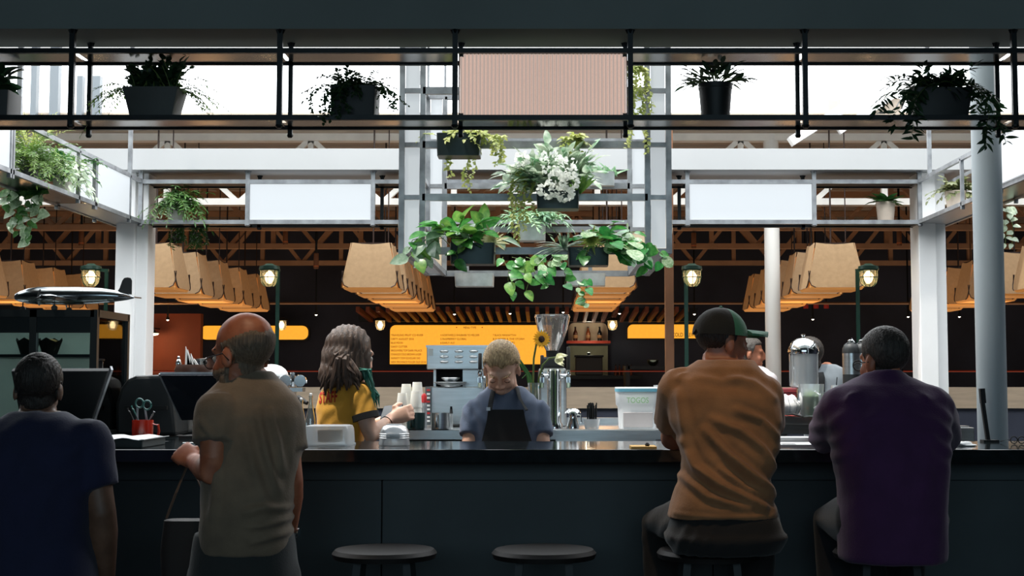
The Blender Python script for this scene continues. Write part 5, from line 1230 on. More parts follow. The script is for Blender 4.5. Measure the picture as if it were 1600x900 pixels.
# small bar things right of the taps
t = T('milk_jug', 'polished steel milk jug right of the tap tower', 'jug', P(896, 670, 6.7)); k = M2(6.7); c = Vector((PX(895, 6.7), 6.7, WZ))
MB().lathe([(10*k, 0), (10*k, .01), (7*k, 14*k), (6*k, 20*k), (7*k, 24*k)], c, 18).build('body', CHROME, t, smooth=True); MB().lathe([(13*k, 24*k), (12*k, 27*k), (8*k, 31*k), (1*k, 32*k)], c, 18).build('lid', CHROME, t, smooth=True); MB().tube([c+Vector((8*k, 0, 6*k)), c+Vector((14*k, 0, 10*k)), c+Vector((12*k, 0, 21*k)), c+Vector((6*k, 0, 22*k))], 1.4*k, 6).build('handle', CHROME, t, smooth=True)
t = T('straw_cup', 'clear cup of black straws on the back counter', 'cup', P(925, 668, 6.7)); c = Vector((PX(924.5, 6.7), 6.7, WZ))
MB().lathe([(10.5*k, 0), (11*k, .006), (12.8*k, 15*k), (12.2*k, 15*k), (10.2*k, .008)], c, 20).build('cup', TUB, t, smooth=True)
for j in range(26):
    a = rnd.uniform(0, 6.28); r = rnd.uniform(0, 8)*k; q = c+Vector((r*cos(a), r*sin(a), .008)); MB().tube([q, q+Vector((rnd.uniform(-2.5, 2.5)*k, rnd.uniform(-2, 2)*k, rnd.uniform(32, 38)*k))], 1.0*k, 6).build('straw', RUBBER, t)
# white food container with blue rim
t = T('food_container', 'white food storage container with a blue rim and green print', 'container', (PX(995, 6.75), 6.75, WZ)); k = M2(6.72)
def rr(w, z, d=.2): return [Vector((PX(995.5, 6.75)+x, 6.8+y, z)) for x, y in rrect(w*k, d, .02, 3)]
z_ = lambda py: PZ(py, 6.72)
CONT = mat('white_polypropylene', (236, 238, 240), .4); FROST = mat('frosted_front', (196, 190, 190), .5, var=.06)
MB().loft([rr(54, WZ), rr(57, z_(640)), rr(58, z_(636)), rr(63, z_(633)), rr(65, z_(612))]).build('tub', CONT, t, smooth=True)
MB().loft([rr(66, z_(612), .205), rr(66.5, z_(607), .206)]).build('rim_band', mat('blue_rim', (120, 190, 214), .5), t, smooth=True)
MB().loft([rr(66, z_(607), .204), rr(65, z_(605), .2)]).build('lid', CONT, t, smooth=True)
MB().box((PX(995.5, 6.75), 6.8-.1+.003, (WZ+z_(642))/2), (46*k, .012, z_(642)-WZ-.012)).build('front_window', FROST, t, bevel=.003)
GI = mat('green_ink', (150, 200, 140), .6)
lt = text('TOGOS', 8.5*k/.7, P(979, 629.5, 6.69), FACE, GI, t, align='LEFT', width=34*k)
t = T('container_lid_stack', 'clear container edge behind the cap wearer', 'container', (PX(1034, 6.9), 6.9, WZ)); MB().loft([[Vector((PX(1036, 6.95)+x, 6.98+y, z)) for x, y in rrect(24*k, .12, .015, 3)] for z in (WZ, PZ(603, 6.9))]).build('tub', TUB, t, smooth=True); MB().loft([[Vector((PX(1036, 6.95)+x, 6.98+y, z)) for x, y in rrect(27*k, .13, .015, 3)] for z in (PZ(605, 6.9), PZ(602, 6.9))]).build('lid', TUB, t, smooth=True)
# ------------------------------------------------------------------ right side table things
YD = 6.95; k = M2(YD); c = Vector((PX(1256, YD), YD, SZ)); zz = lambda py: PZ(py, YD)-SZ
t = T('water_dispenser', 'clear water dispenser with a domed steel lid', 'water dispenser', c)
DG = glass('dispenser_glass', (238, 242, 244), .18, .04, milky=.28)
MB().lathe([(18*k, zz(606)), (22*k, zz(603)), (22.5*k, zz(552)), (21.5*k, zz(552)), (21*k, zz(602))], c, 28).build('cylinder', DG, t, smooth=True)
MB().lathe([(20.5*k, zz(602)), (20.5*k, zz(572))], c, 24).build('water', glass('dispenser_water', (216, 228, 232), .15, .03, milky=.5), t, smooth=True)
MB().lathe([(6*k, zz(600)), (6*k, zz(556))], c, 14).build('ice_core', DG, t, smooth=True)
MB().lathe([(23.5*k, zz(553)), (24*k, zz(549)), (23*k, zz(543)), (18*k, zz(534)), (10*k, zz(529)), (2*k, zz(528))], c, 28).build('dome_lid', CHROME, t, smooth=True)
MB().lathe([(2*k, zz(529)), (1.6*k, zz(526)), (4*k, zz(524.5)), (3.6*k, zz(522.5)), (1*k, zz(522))], c, 14).build('knob', CHROME, t, smooth=True)
MB().lathe([(14*k, 0), (14*k, .012), (12*k, zz(607)), (18*k, zz(604.5))], c, 22).build('pedestal', CHROME, t, smooth=True)
MB().tube([c+Vector((0, -20*k, zz(612))), c+Vector((0, -30*k, zz(612))), c+Vector((0, -30*k, zz(617)))], 2*k, 8).build('spigot', CHROME, t, smooth=True)
for px, Y, lb_ in ((1330, 7.12, 'front steel airpot half hidden by the customer in purple'), (1347, 7.2, 'rear steel airpot behind the head of the customer in purple')):
    k = M2(Y); c = Vector((PX(px, Y), Y, SZ)); z2 = lambda py: PZ(py, Y)-SZ
    t = T('airpot', lb_, 'airpot', c, 'steel airpots')
    MB().lathe([(12.5*k, 0), (13*k, .01), (13*k, z2(585))], c, 22).build('base', DARK, t, smooth=True)
    MB().lathe([(13*k, z2(585)), (13*k, z2(552))], c, 22).build('body', STAIN, t, smooth=True)
    MB().lathe([(13.3*k, z2(552)), (13*k, z2(545)), (10*k, z2(538)), (5*k, z2(535)), (1*k, z2(534))], c, 22).build('shoulder', DARK, t, smooth=True)
    MB().lathe([(4*k, z2(536)), (5*k, z2(532)), (2*k, z2(530))], c, 12).build('pump_button', CHROME, t, smooth=True)
    MB().tube([c+Vector((-10*k, -.01, z2(541))), c+Vector((0, -.03, z2(529))), c+Vector((10*k, -.01, z2(541)))], 1.3*k, 6).build('carry_handle', CHROME, t, smooth=True)
# green pitcher
YJ = 6.62; k = M2(YJ); c = Vector((PX(1267, YJ), YJ, SZ+.001)); z2 = lambda py: PZ(py, YJ)-c.z
t = T('juice_pitcher', 'glass pitcher half full of green drink with ice', 'pitcher', c)
MB().lathe([(15*k, 0), (16*k, .006), (20*k, z2(600)), (19.3*k, z2(600)), (15.2*k, .008)], c, 26).build('glass', DG, t, smooth=True)
MB().lathe([(15*k, .007), (17.4*k, z2(618))], c, 24).build('green_drink', mat('green_juice', (176, 216, 92), .2), t, smooth=True)
for j in range(6): MB().box(c+Vector((rnd.uniform(-9, 9)*k, rnd.uniform(-8, 8)*k, z2(613))), (8*k, 8*k, 8*k), Matrix.Rotation(rnd.uniform(0, 1.5), 3, (1, 1, .3))).build('ice_cube', DG, t)
MB().tube([c+Vector((3*k, -17*k, z2(612))), c+Vector((8*k, -30*k, z2(616))), c+Vector((8*k, -30*k, z2(632))), c+Vector((2*k, -17*k, z2(638)))], 2*k, 8).build('handle', DG, t, smooth=True)
# checked cloth bundle, red tray, tongs
CLOTH = mat('white_cloth', (226, 224, 222), .85, bump=.2, bscale=30)
m = MB().ell((0, 0, 0), (.07, .06, .058), nu=28, nv=18)
c = Vector((PX(1230, 6.68), 6.68, SZ+.05))
m.v = [c+v+v.normalized()*(.014*mnoise.noise(v*28)+.006*mnoise.noise(v*70))+Vector((.25*(v.z) if v.z > 0 else 0, 0, .02 if v.z > .02 else 0))*-1*.4 for v in m.v]
m.v = [Vector((v.x, v.y, max(v.z, SZ+.001))) for v in m.v]
t = T('dish_towel', 'crumpled white checked towel beside the green pitcher', 'towel', c-Vector((0, 0, .05))); m.build('cloth', CLOTH, t, smooth=True)
LINE = mat('check_line', (70, 80, 96), .8)
for j in range(5):
    pts = []
    for i in range(9):
        d = Vector((-.8+.4*j, -.9, -1+.25*i)).normalized(); dd = Vector((d.x*.07, d.y*.06, d.z*.058)); q = c+dd*1.0+dd.normalized()*(.014*mnoise.noise(dd*28)+.0075+.006*mnoise.noise(dd*70)); pts.append(Vector((q.x-(.1*dd.z if dd.z > 0 else 0), q.y, max(q.z-(.008 if dd.z > .02 else 0), SZ+.003))))
    MB().tube(pts, .0009, 4).build('check_stripe', LINE, t)
t = T('red_tray', 'dark red woven basket behind the checked towel', 'basket', (PX(1240, 7.15), 7.15, SZ)); MB().bx(PX(1215, 7.1), PX(1262, 7.1), 7.08, 7.2, SZ, PZ(606, 7.1)).build('body', mat('dark_red', (110, 26, 34), .6, var=.3, vscale=60), t, bevel=.01)
for j in range(6): MB().bx(PX(1214, 7.1), PX(1263, 7.1), 7.075, 7.205, SZ+.012+j*.02, SZ+.018+j*.02).build('weave_band', mat('red_band', (150, 50, 54), .6), t)
t = T('serving_tongs', 'dark and red tongs lying on the side table', 'tongs', P(1240, 640, 6.62))
for dz, mm_ in ((0, REDM), (.01, RUBBER)): MB().tube([Vector((PX(1222, 6.56), 6.56+dz*2, SZ+.006)), Vector((PX(1238, 6.54), 6.54, SZ+.006+dz)), Vector((PX(1252, 6.54), 6.52-dz, SZ+.004))], .004, 6).build('arm', mm_, t)
k = M2(7.0); t = T('wine_glass', 'small clear stemmed glass behind the customer in purple', 'glass', P(1305, 640, 6.9)); c = Vector((PX(1305, 6.9), 6.9, SZ))
MB().lathe([(8*k, 0), (1.5*k, .006), (1.2*k, 12*k), (7*k, 24*k), (8*k, 36*k), (5.5*k, 46*k), (5*k, 46*k), (7*k, 36*k)], c, 18).build('bowl', DG, t, smooth=True); MB().tube([c+Vector((0, 0, 30*k)), c+Vector((3*k, 0, 58*k))], .8*k, 6).build('stirrer', CHROME, t)
# ------------------------------------------------------------------ people
def remesh(mb, voxel, smooth_it=4, disp=None, dec=None):
    me = bpy.data.meshes.new('tmp'); me.from_pydata([tuple(q) for q in mb.v], [], mb.f); me.update()
    bm = bmesh.new(); bm.from_mesh(me); bmesh.ops.recalc_face_normals(bm, faces=bm.faces); bm.to_mesh(me); bm.free()
    o = bpy.data.objects.new('tmp', me); COL.objects.link(o)
    r = o.modifiers.new('r', 'REMESH'); r.mode = 'VOXEL'; r.voxel_size = voxel
    if smooth_it:
        s = o.modifiers.new('s', 'SMOOTH'); s.factor = 0.5; s.iterations = smooth_it
    dg = bpy.context.evaluated_depsgraph_get(); dg.update()
    m2 = bpy.data.meshes.new_from_object(o.evaluated_get(dg)); bpy.data.objects.remove(o); bpy.data.meshes.remove(me)
    if disp:
        n = len(m2.vertices); co = np.empty(n*3); m2.vertices.foreach_get('co', co); co = co.reshape(-1, 3)
        nr = np.empty(n*3); m2.vertices.foreach_get('normal', nr); nr = nr.reshape(-1, 3)
        co = co + nr*disp(co)[:, None]; m2.vertices.foreach_set('co', co.ravel()); m2.update()
    return m2
def mesh_part(name, me, m_, parent, label=None):
    me.name = name; me.transform(Matrix.Translation(-WL[parent])); me.materials.clear(); me.materials.append(m_)
    me.polygons.foreach_set('use_smooth', [True]*len(me.polygons))
    o = bpy.data.objects.new(name, me); COL.objects.link(o); o.parent = parent; WL[o] = WL[parent]
    if label: o['label'] = label
    return o
def sring(c, a, b, yaw=0.0, n=28, p=2.4):
    out = []
    for k in range(n):
        t = 2*pi*k/n; x = a*math.copysign(abs(cos(t))**(2/p), cos(t)); y = b*math.copysign(abs(sin(t))**(2/p), sin(t))
        out.append(Vector((c[0]+x*cos(yaw)-y*sin(yaw), c[1]+x*sin(yaw)+y*cos(yaw), c[2])))
    return out
def torso(rows, Y, grow=0.0):
    # rows: (py, px_left, px_right, half_depth_m, y_offset) from the top down
    m = MB(); rg = []
    for py, xl_, xr_, hd_, yo in rows:
        yy = Y+yo; a, b = P(xl_, py, yy), P(xr_, py, yy)
        rg.append(sring(((a.x+b.x)/2, yy, a.z), (b.x-a.x)/2+grow, hd_+grow))
    return m.loft(rg[::-1])
def head_rot(yaw, pitch=0.0, roll=0.0):
    # local: +Y is the face direction; yaw 0 faces away from the camera, pi faces the camera, +pi/2 faces left
    return Matrix.Rotation(yaw, 3, 'Z') @ Matrix.Rotation(-pitch, 3, 'X') @ Matrix.Rotation(roll, 3, 'Y')
def head(m, c, R, s=1.0):
    def e(p, r, rr_=None, nu=18, nv=12):
        m.ell(Vector(c)+R @ (Vector(p)*s), [q*s for q in r], R @ rr_ if rr_ else R, nu, nv)
    e((0, -.012, .040), (.074, .095, .083)); e((0, .022, -.02), (.064, .072, .085)); e((0, .035, -.07), (.05, .052, .045))
    e((0, .068, -.098), (.026, .024, .02)); e((0, .074, .028), (.052, .022, .016))
    for sx in (-1, 1):
        e((sx*.036, .062, -.03), (.024, .026, .026)); e((sx*.077, -.006, -.012), (.008, .020, .032), Matrix.Rotation(sx*-.35, 3, 'Z'))
        e((sx*.013, .098, -.030), (.008, .009, .008)); e((sx*.05, .02, -.075), (.016, .03, .03))
    e((0, .098, .004), (.009, .016, .030), Matrix.Rotation(.35, 3, 'X')); e((0, .107, -.022), (.011, .013, .012))
    e((0, .090, -.058), (.024, .011, .006)); e((0, .088, -.069), (.020, .011, .007))
def eyes(root, c, R, s=1.0):
    for sx in (-1, 1):
        q = Vector(c)+R @ (Vector((sx*.031, .079, .004))*s); MB().ell(q, [.012*s]*3, R, 12, 8).build('eye', mat('eye_white', (190, 186, 180), .3), root, smooth=True)
        q2 = q+R @ Vector((0, .0085*s, -.002)); MB().ell(q2, [.0055*s]*3, R, 10, 6).build('iris', mat('eye_iris', (40, 34, 30), .2), root, smooth=True)
        MB().tube([Vector(c)+R @ (Vector((sx*(.014+.012*i), .098-.004*i*i, .026+.003*(i if i < 2 else 1)))*s) for i in range(4)], [.003*s, .0045*s, .004*s, .002*s], 6).build('eyebrow', HAIRD, root, smooth=True)
def hand(m, w, d, n, thumb, curl=0.5, s=1.0):
    # w wrist, d finger direction, n palm normal (fingers curl towards it), thumb = side vector towards the thumb
    d = Vector(d).normalized(); n = Vector(n); n = (n-d*n.dot(d)).normalized(); t = d.cross(n).normalized()
    if t.dot(Vector(thumb)) < 0: t = -t
    w = Vector(w)
    rg = []
    for f, hw, th in ((-.01, .026, .020), (.02, .032, .019), (.05, .040, .017), (.08, .041, .014), (.09, .038, .011)):
        c = w+d*f*s; rg.append([c+(t*hw*cos(2*pi*k/12)+n*th*sin(2*pi*k/12))*s for k in range(12)])
    m.loft(rg)
    for i, (off, L) in enumerate(((.030, .072), (.010, .080), (-.011, .074), (-.031, .058))):
        p = w+(d*.082+t*off)*s; pts = [p-d*.02*s]; a = 0.0
        for j, fr_ in enumerate((.45, .32, .23)):
            pts.append(p.copy()); a += curl*(.9, 1.2, .9)[j]; dd = d*cos(a)+n*sin(a); p = p+dd*L*fr_*s
        pts.append(p); m.tube(pts, [.0095*s, .0095*s, .0088*s, .0082*s, .006*s], 8)
    p = w+(d*.022+t*.030)*s; m.tube([p-t*.012*s, p+(t*.018+d*.016+n*.008)*s, p+(t*.026+d*.042+n*.02*(1+curl))*s, p+(t*.022+d*.066+n*.034*(1+curl))*s], [.013*s, .0125*s, .011*s, .007*s], 8)
def arm(m, sh, el, wr, k=1.0):
    sh, el, wr = Vector(sh), Vector(el), Vector(wr)
    m.tube([sh, sh.lerp(el, .35), sh.lerp(el, .8), el, el.lerp(wr, .3), el.lerp(wr, .75), wr], [.052*k, .050*k, .043*k, .041*k, .043*k, .033*k, .027*k], 14)
def sleeve(m, sh, el, f, r0, r1, el2=None):
    sh, el = Vector(sh), Vector(el)
    d_ = (el-sh).normalized()
    m.tube([sh-d_*r0*.95, sh-d_*r0*.72, sh-d_*r0*.35, sh, sh.lerp(el, f*.5), sh.lerp(el, f*.92), sh.lerp(el, f)], [r0*.3, r0*.7, r0*.94, r0, (r0+r1)/2, r1, r1*1.02], 18)
def skinmat(name, c1, c2): return mat(name, c1, .5, var=.2, vscale=18, ramp=(c1, c2))
def hairmat(name, c1, c2, st=(60, 60, 6)): return mat(name, c1, .55, var=.4, vscale=3, ramp=(c1, c2), stretch=st, bump=.5, bscale=5)

def sst(x): x = np.clip(x, 0, 1); return x*x*(3-2*x)
def hair_shell(root, c, R, s, m_, margin, thick, name='hair', label=None, voxel=.005, strand=.0012, wl=.007):
    # a shell of hair grown from the head surface; margin(x, y, z) > 0 (metres, head space) where hair grows
    hm = MB(); head(hm, c, R, s); me = remesh(hm, voxel, 3)
    n = len(me.vertices); co = np.empty(n*3); me.vertices.foreach_get('co', co); co = co.reshape(-1, 3); nr = np.empty(n*3); me.vertices.foreach_get('normal', nr); nr = nr.reshape(-1, 3)
    Rm = np.array(R); loc = (co-np.array(c)) @ Rm / s; x, y, z = loc[:, 0], loc[:, 1], loc[:, 2]
    mg = margin(x, y, z); mg = np.where((np.abs(x) > .0735) & (y > -.03) & (y < .022) & (z < .024), -.01, mg)
    ang = np.arctan2(x, z-.03)
    th = thick*sst(mg/.014)+strand*np.sin(ang*2*pi*.085/wl+np.sin(y*60)*1.2)*sst(mg/.02)
    co2 = co+nr*(th+.0006)[:, None]*s
    faces = [tuple(p.vertices) for p in me.polygons if all(mg[i] > 0 for i in p.vertices)]
    used = sorted({i for f in faces for i in f}); ix = {v: i for i, v in enumerate(used)}
    m2 = bpy.data.meshes.new(name); m2.from_pydata([tuple(co2[i]) for i in used], [], [tuple(ix[i] for i in f) for f in faces]); m2.update(); bpy.data.meshes.remove(me)
    return mesh_part(name, m2, m_, root, label)
def short_hair(x, y, z):      # full head of short hair with nape and temples
    line = np.where(y > .035, .062+.25*(y-.035), np.where(y > .012, .062-(.035-y)*4.3, np.where(y > -.03, -.035-(.012-y)*1.3, -.098)))
    return np.minimum(z-line, .12-y)
def fringe(x, y, z):          # horseshoe around a bald crown
    low = np.where(y > -.02, -.03, -.075); top = .046-.12*(y+.02)+.004*np.sin(x*90)
    return np.minimum(np.minimum(z-low, top-z), .022-y)
def beard_zone(x, y, z): return np.minimum(np.minimum(-.046-z+.25*np.abs(x), y-.004), z+.125)
def swept_hair(x, y, z):
    line = np.where(y > .03, .056+.15*(y-.03)+.006*np.sin(x*120), np.where(y > -.01, .058-(.03-y)*2.0, -.03))
    return z-line
HAIRD = hairmat('dark_hair', (26, 22, 20), (52, 44, 38))
def fabric(name, c=(24, 26, 32), v=.10): return mat(name, c, .88, var=v, vscale=14, bump=.12, bscale=160, sheen=.15)
def folds(terms, nz=.0015):
    # terms: (cx, cz, dirx, dirz, wavelength, amp, radius): smooth ridges in the x-z plane of the garment
    def f(co):
        x, y, z = co[:, 0], co[:, 1], co[:, 2]; out = np.zeros(len(co))
        for cx, cz, dx, dz, wl, amp, rad in terms:
            l = math.hypot(dx, dz); dx_, dz_ = dx/l, dz/l
            u = (x-cx)*dx_+(z-cz)*dz_; v = -(x-cx)*dz_+(z-cz)*dx_
            ph = v/wl*2*pi + 1.3*np.sin(u/wl*1.1+cx*9)+.6*np.sin(u/wl*2.3+cz*7)
            out += amp*(np.abs(np.sin(ph*.5))**1.6*-1+.45)*np.exp(-((x-cx)**2+(z-cz)**2)/rad**2)
        out += nz*np.sin(x*41+np.sin(z*23)*2)*np.sin(z*37+np.sin(x*29)*1.7+y*20)
        return out
    return f
def creases(Y, lines, base=None):
    # ridges along lines given as points (px, py) on a garment at depth Y: (points, half width m, height m)
    def f(co):
        out = base(co) if base else np.zeros(len(co)); x, z = co[:, 0], co[:, 2]
        for pts, w, amp in lines:
            q = [P(a, b, Y) for a, b in pts]; best = np.full(len(co), 9.0); bt = np.zeros(len(co))
            for i in range(len(q)-1):
                ax, az, bx_, bz = q[i].x, q[i].z, q[i+1].x, q[i+1].z; dx, dz = bx_-ax, bz-az; t_ = np.clip(((x-ax)*dx+(z-az)*dz)/(dx*dx+dz*dz), 0, 1)
                d = np.hypot(x-ax-t_*dx, z-az-t_*dz); up = d < best; bt = np.where(up, (i+t_)/(len(q)-1), bt); best = np.minimum(best, d)
            env = np.sin(pi*np.clip(bt*.86+.07, 0, 1))**.6
            out = out+amp*env*(np.exp(-(best/w)**2)-.55*np.exp(-((best-2.1*w)/(w*1.1))**2))
        return out
    return f
def legs(m, hips, knees, feet, k=1.0):
    for h, kn, ft in zip(hips, knees, feet):
        h, kn, ft = Vector(h), Vector(kn), Vector(ft); m.tube([h+(h-kn)*.08, h, h.lerp(kn, .5), kn, kn.lerp(ft, .35), ft], [.085*k, .092*k, .078*k, .062*k, .06*k, .048*k], 16)
def shoe(root, ft, d, m_):
    ft = Vector(ft); d = Vector(d).normalized(); rg = []
    for f, w, h in ((-.08, .03, .05), (-.05, .04, .085), (.02, .043, .08), (.10, .048, .05), (.17, .042, .035), (.19, .02, .02)):
        c = Vector((ft.x, ft.y, 0))+d*f; s = Vector((-d.y, d.x, 0)); rg.append([Vector((c.x, c.y, 0))+s*w*cos(2*pi*k/12)+Vector((0, 0, .002+h*.5+h*.5*sin(2*pi*k/12))) for k in range(12)])
    MB().loft(rg).build('shoe', m_, root, smooth=True)
SHOEM = mat('dark_shoe', (24, 24, 26), .6)
def stand_legs(root, bodym, cx, Y, zh, half, m_, zhem, k=1.0, waist=.15, yd=.1, facing=(0, 1, 0)):
    # trousers and feet for a standing figure
    pm = MB(); hips = [(cx-half, Y, zh), (cx+half, Y, zh)]; kn = [(cx-half*1.05, Y+.01, zh*.52), (cx+half*1.05, Y+.01, zh*.52)]; ft = [(cx-half*1.1, Y-.01, .06), (cx+half*1.1, Y-.01, .06)]
    legs(pm, hips, kn, ft, k); pm.loft([sring((cx, Y, z), w, d) for z, w, d in ((zh-.10, waist*.98, yd*1.05), (zh, waist*1.06, yd*1.15), (zh+.10, waist, yd), (zhem+.04, waist*.96, yd*.95))])
    mesh_part('trousers', remesh(pm, .012, 4), m_, root)
    lm = MB(); legs(lm, hips, kn, ft, k*.8); bodym.v, bodym.f = bodym.v, bodym.f; bodym.add(lm.v, lm.f)
    for f in ft: shoe(root, f, facing, SHOEM)

# ---- 1 customer in navy at the far left, seen from behind
Y = 4.3
t = T('person', 'person in a dark navy tee with short dark hair, back view at far left', 'person', (PX(55, Y), Y, 0))
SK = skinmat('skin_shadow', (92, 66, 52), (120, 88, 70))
hc = P(60, 609, Y+.08); R = head_rot(.15, .25); s_ = .87
rows = [(642, 22, 100, .055, .03), (655, 0, 122, .075, .01), (672, -28, 142, .095, 0), (700, -34, 150, .115, -.01), (760, -32, 146, .125, -.01), (830, -30, 143, .13, 0), (900, -34, 150, .14, 0), (1010, -38, 156, .145, 0)]
b = MB(); head(b, hc, R, s_); b.tube([hc-Vector((0, -.0, .04)), P(60, 676, Y+.02)], [.052, .062], 16); tr = torso(rows, Y, -.012); b.add(tr.v, tr.f)
shR, elR, wrR = P(138, 690, Y), P(160, 800, Y-.01), P(166, 905, Y+.06)
shL, elL, wrL = P(-24, 690, Y), P(-44, 800, Y), P(-30, 905, Y+.1)
for a_ in ((shR, elR, wrR, 1), (shL, elL, wrL, -1)): arm(b, *a_[:3]); hand(b, a_[2], (0, .15, -1), (-a_[3], .3, 0), (0, 1, 0), .35)
NAVY = fabric('navy_tee', (26, 30, 62))
sh = torso(rows, Y, .004); sleeve(sh, shR, elR, .68, .075, .066); sleeve(sh, shL, elL, .68, .072, .066)
stand_legs(t, b, PX(58, Y), Y, .80, .09, fabric('dark_trouser', (24, 26, 32)), PZ(1000, Y), .95, .15, .11)
mesh_part('body', remesh(b, .0075, 3), SK, t)
mesh_part('tee_shirt', remesh(sh, .011, 5, folds([(PX(60, Y), 1.05, .3, 1, .09, .006, .25), (PX(120, Y), 1.15, .8, 1, .06, .005, .12)])), NAVY, t)
hair_shell(t, hc, R, s_, HAIRD, short_hair, .008, strand=.0018)

# ---- 2 bald customer in an olive tee, turned left
Y = 4.35
t = T('person', 'bald bearded customer with glasses in a faded olive tee, standing at the counter', 'person', (PX(390, Y), Y, 0))
hc = P(381, 555, Y+.02); yw = radians(57); R = head_rot(yw, .18); s_ = 1.06
SKB = skinmat('skin_ruddy', (150, 84, 58), (186, 116, 84))
rows = [(579, 358, 424, .052, .03), (589, 350, 432, .062, .03), (602, 338, 446, .075, .02), (620, 318, 462, .095, .01), (650, 312, 472, .115, 0), (700, 316, 470, .125, -.01), (760, 318, 462, .13, -.02), (800, 318, 456, .135, -.03), (830, 316, 454, .14, -.02), (862, 312, 456, .14, 0)]
b = MB(); head(b, hc, R, s_); b.tube([hc+Vector((.01, -.0, -.05)), P(390, 616, Y+.045)], [.056, .056], 16); tr = torso(rows, Y, -.014); b.add(tr.v, tr.f)
shL, elL, wrL = P(341, 646, Y-.07), P(333, 738, Y-.12), P(304, 722, Y+.14)
shR, elR, wrR = P(438, 650, Y), P(453, 752, Y-.02), P(450, 832, Y+.05)
arm(b, shL, elL, wrL); hand(b, wrL, (-.6, .5, .35), (.3, .7, -.6), (0, .2, 1), .95)
arm(b, shR, elR, wrR); hand(b, wrR, (-.1, .2, -1), (-1, .2, 0), (0, 1, 0), .4)
OLIVE = fabric('olive_tee', (120, 104, 86), .14)
sh = torso(rows, Y, .004); sleeve(sh, shL, elL, .52, .074, .072); sleeve(sh, shR, elR, .55, .074, .070)
stand_legs(t, b, PX(386, Y), Y, .78, .085, fabric('charcoal_trouser', (42, 44, 44)), PZ(850, Y), 1.0, .155, .135, (-.6, .8, 0))
mesh_part('body', remesh(b, .0075, 3), SKB, t)
mesh_part('tee_shirt', remesh(sh, .008, 3, creases(Y, [([(414, 640), (428, 700), (446, 760)], .011, .010), ([(432, 640), (446, 690), (452, 735)], .009, .009), ([(398, 670), (412, 730), (432, 785)], .012, .006), ([(340, 690), (352, 740), (350, 800)], .013, .007), ([(400, 792), (430, 786), (458, 790)], .009, .010), ([(405, 815), (432, 812), (458, 806)], .009, .010), ([(410, 838), (436, 832), (456, 828)], .009, .009), ([(330, 655), (345, 672), (358, 690)], .008, .006)], folds([], .0012))), OLIVE, t)
GREYH = hairmat('grey_stubble', (92, 76, 62), (128, 108, 88))
hair_shell(t, hc, R, s_, GREYH, fringe, .0035, label='short grey fringe of hair around the bald crown', strand=.0005)
hair_shell(t, hc, R, s_, GREYH, beard_zone, .006, 'beard', strand=.0005)
g = T('eyeglasses', 'thin framed eyeglasses worn by the bald customer', 'glasses', hc)
for sx in (-1, 1):
    cc = hc+R @ (Vector((sx*.034, .108, -.004))*s_)
    MB().tube([cc+R @ Vector((.022*cos(a*pi/9), 0, .018*sin(a*pi/9))) for a in range(19)], .0016, 6).build('rim', BLACK, g)
    MB().lathe([(.021, -.0006), (.021, .0006)], cc, 18, axis=R @ Vector((0, 1, 0))).build('lens', BGL, g)
    MB().tube([hc+R @ (Vector((sx*.058, .108, .0))*s_), hc+R @ (Vector((sx*.080, .06, .004))*s_), hc+R @ (Vector((sx*.084, .0, .004))*s_), hc+R @ (Vector((sx*.082, -.02, -.02))*s_)], .0018, 6).build('temple', BLACK, g)
MB().tube([hc+R @ (Vector((-.013, .109, .004))*s_), hc+R @ (Vector((.013, .109, .004))*s_)], .0015, 6).build('bridge', BLACK, g)
eyes(t, hc, R, s_)
w_ = T('wrist_watch', 'steel watch on the right wrist of the bald customer', 'watch', wrR); MB().lathe([(.032, -.008), (.034, -.006), (.034, .006), (.032, .008)], wrR, 18, axis=wrR-elR).build('band', STEEL, w_, smooth=True); MB().lathe([(.014, 0), (.014, .006)], wrR+Vector((.03, -.005, 0)), 14, axis=(1, -.2, 0)).build('dial', CHROME, w_)
bag = T('shoulder_bag', 'dim brown shopping bag held by the bald customer', 'bag', P(295, 870, Y+.14))
hp = wrL+Vector((-.03, .05, .0))
MB().tube([hp, P(275, 770, Y+.15), P(260, 810, Y+.16)], .004, 6).build('strap', mat('bag_strap', (84, 66, 52), .7), bag, smooth=True); MB().tube([hp, P(318, 770, Y+.15), P(330, 812, Y+.16)], .004, 6).build('strap', mat('bag_strap'), bag, smooth=True)
rg = [sring(P(294, py, Y+.16), w*M2(Y), .05, 0, 24, 4) for py, w in ((905, 40), (860, 42), (812, 36))]; MB().loft(rg).build('pouch', mat('bag_leather', (26, 22, 20), .7, var=.2), bag, smooth=True)

# ---- 3 customer in a tan tee and green cap, leaning on the counter
Y = 4.55
t = T('person', 'customer in a rust tan tee and green cap, seen from behind leaning on the counter', 'person', (PX(1130, Y), Y, 0))
hc = P(1128, 535, Y+.16); yw = radians(-66); R = head_rot(yw, .05); s_ = .87
SKC = skinmat('skin_tan', (140, 88, 66), (170, 112, 86))
rows = [(562, 1092, 1176, .06, .08), (575, 1074, 1186, .08, .06), (592, 1050, 1202, .10, .05), (620, 1040, 1216, .115, .03), (660, 1046, 1220, .12, .01), (700, 1062, 1216, .125, -.01), (735, 1064, 1206, .125, -.03), (765, 1056, 1206, .13, -.04), (795, 1046, 1212, .135, -.05), (808, 1044, 1213, .135, -.05)]
b = MB(); head(b, hc, R, s_); b.tube([hc+Vector((-.012, -.02, -.05)), P(1128, 585, Y+.06)], [.058, .068], 16); tr = torso(rows, Y, -.014); b.add(tr.v, tr.f)
shL, elL, wrL = P(1066, 612, Y+.05), P(1050, 685, Y+.26), Vector((PX(1095, Y+.55), Y+.55, CT+.035))
shR, elR, wrR = P(1188, 622, Y+.05), P(1196, 688, Y+.26), Vector((PX(1160, Y+.56), Y+.56, CT+.035))
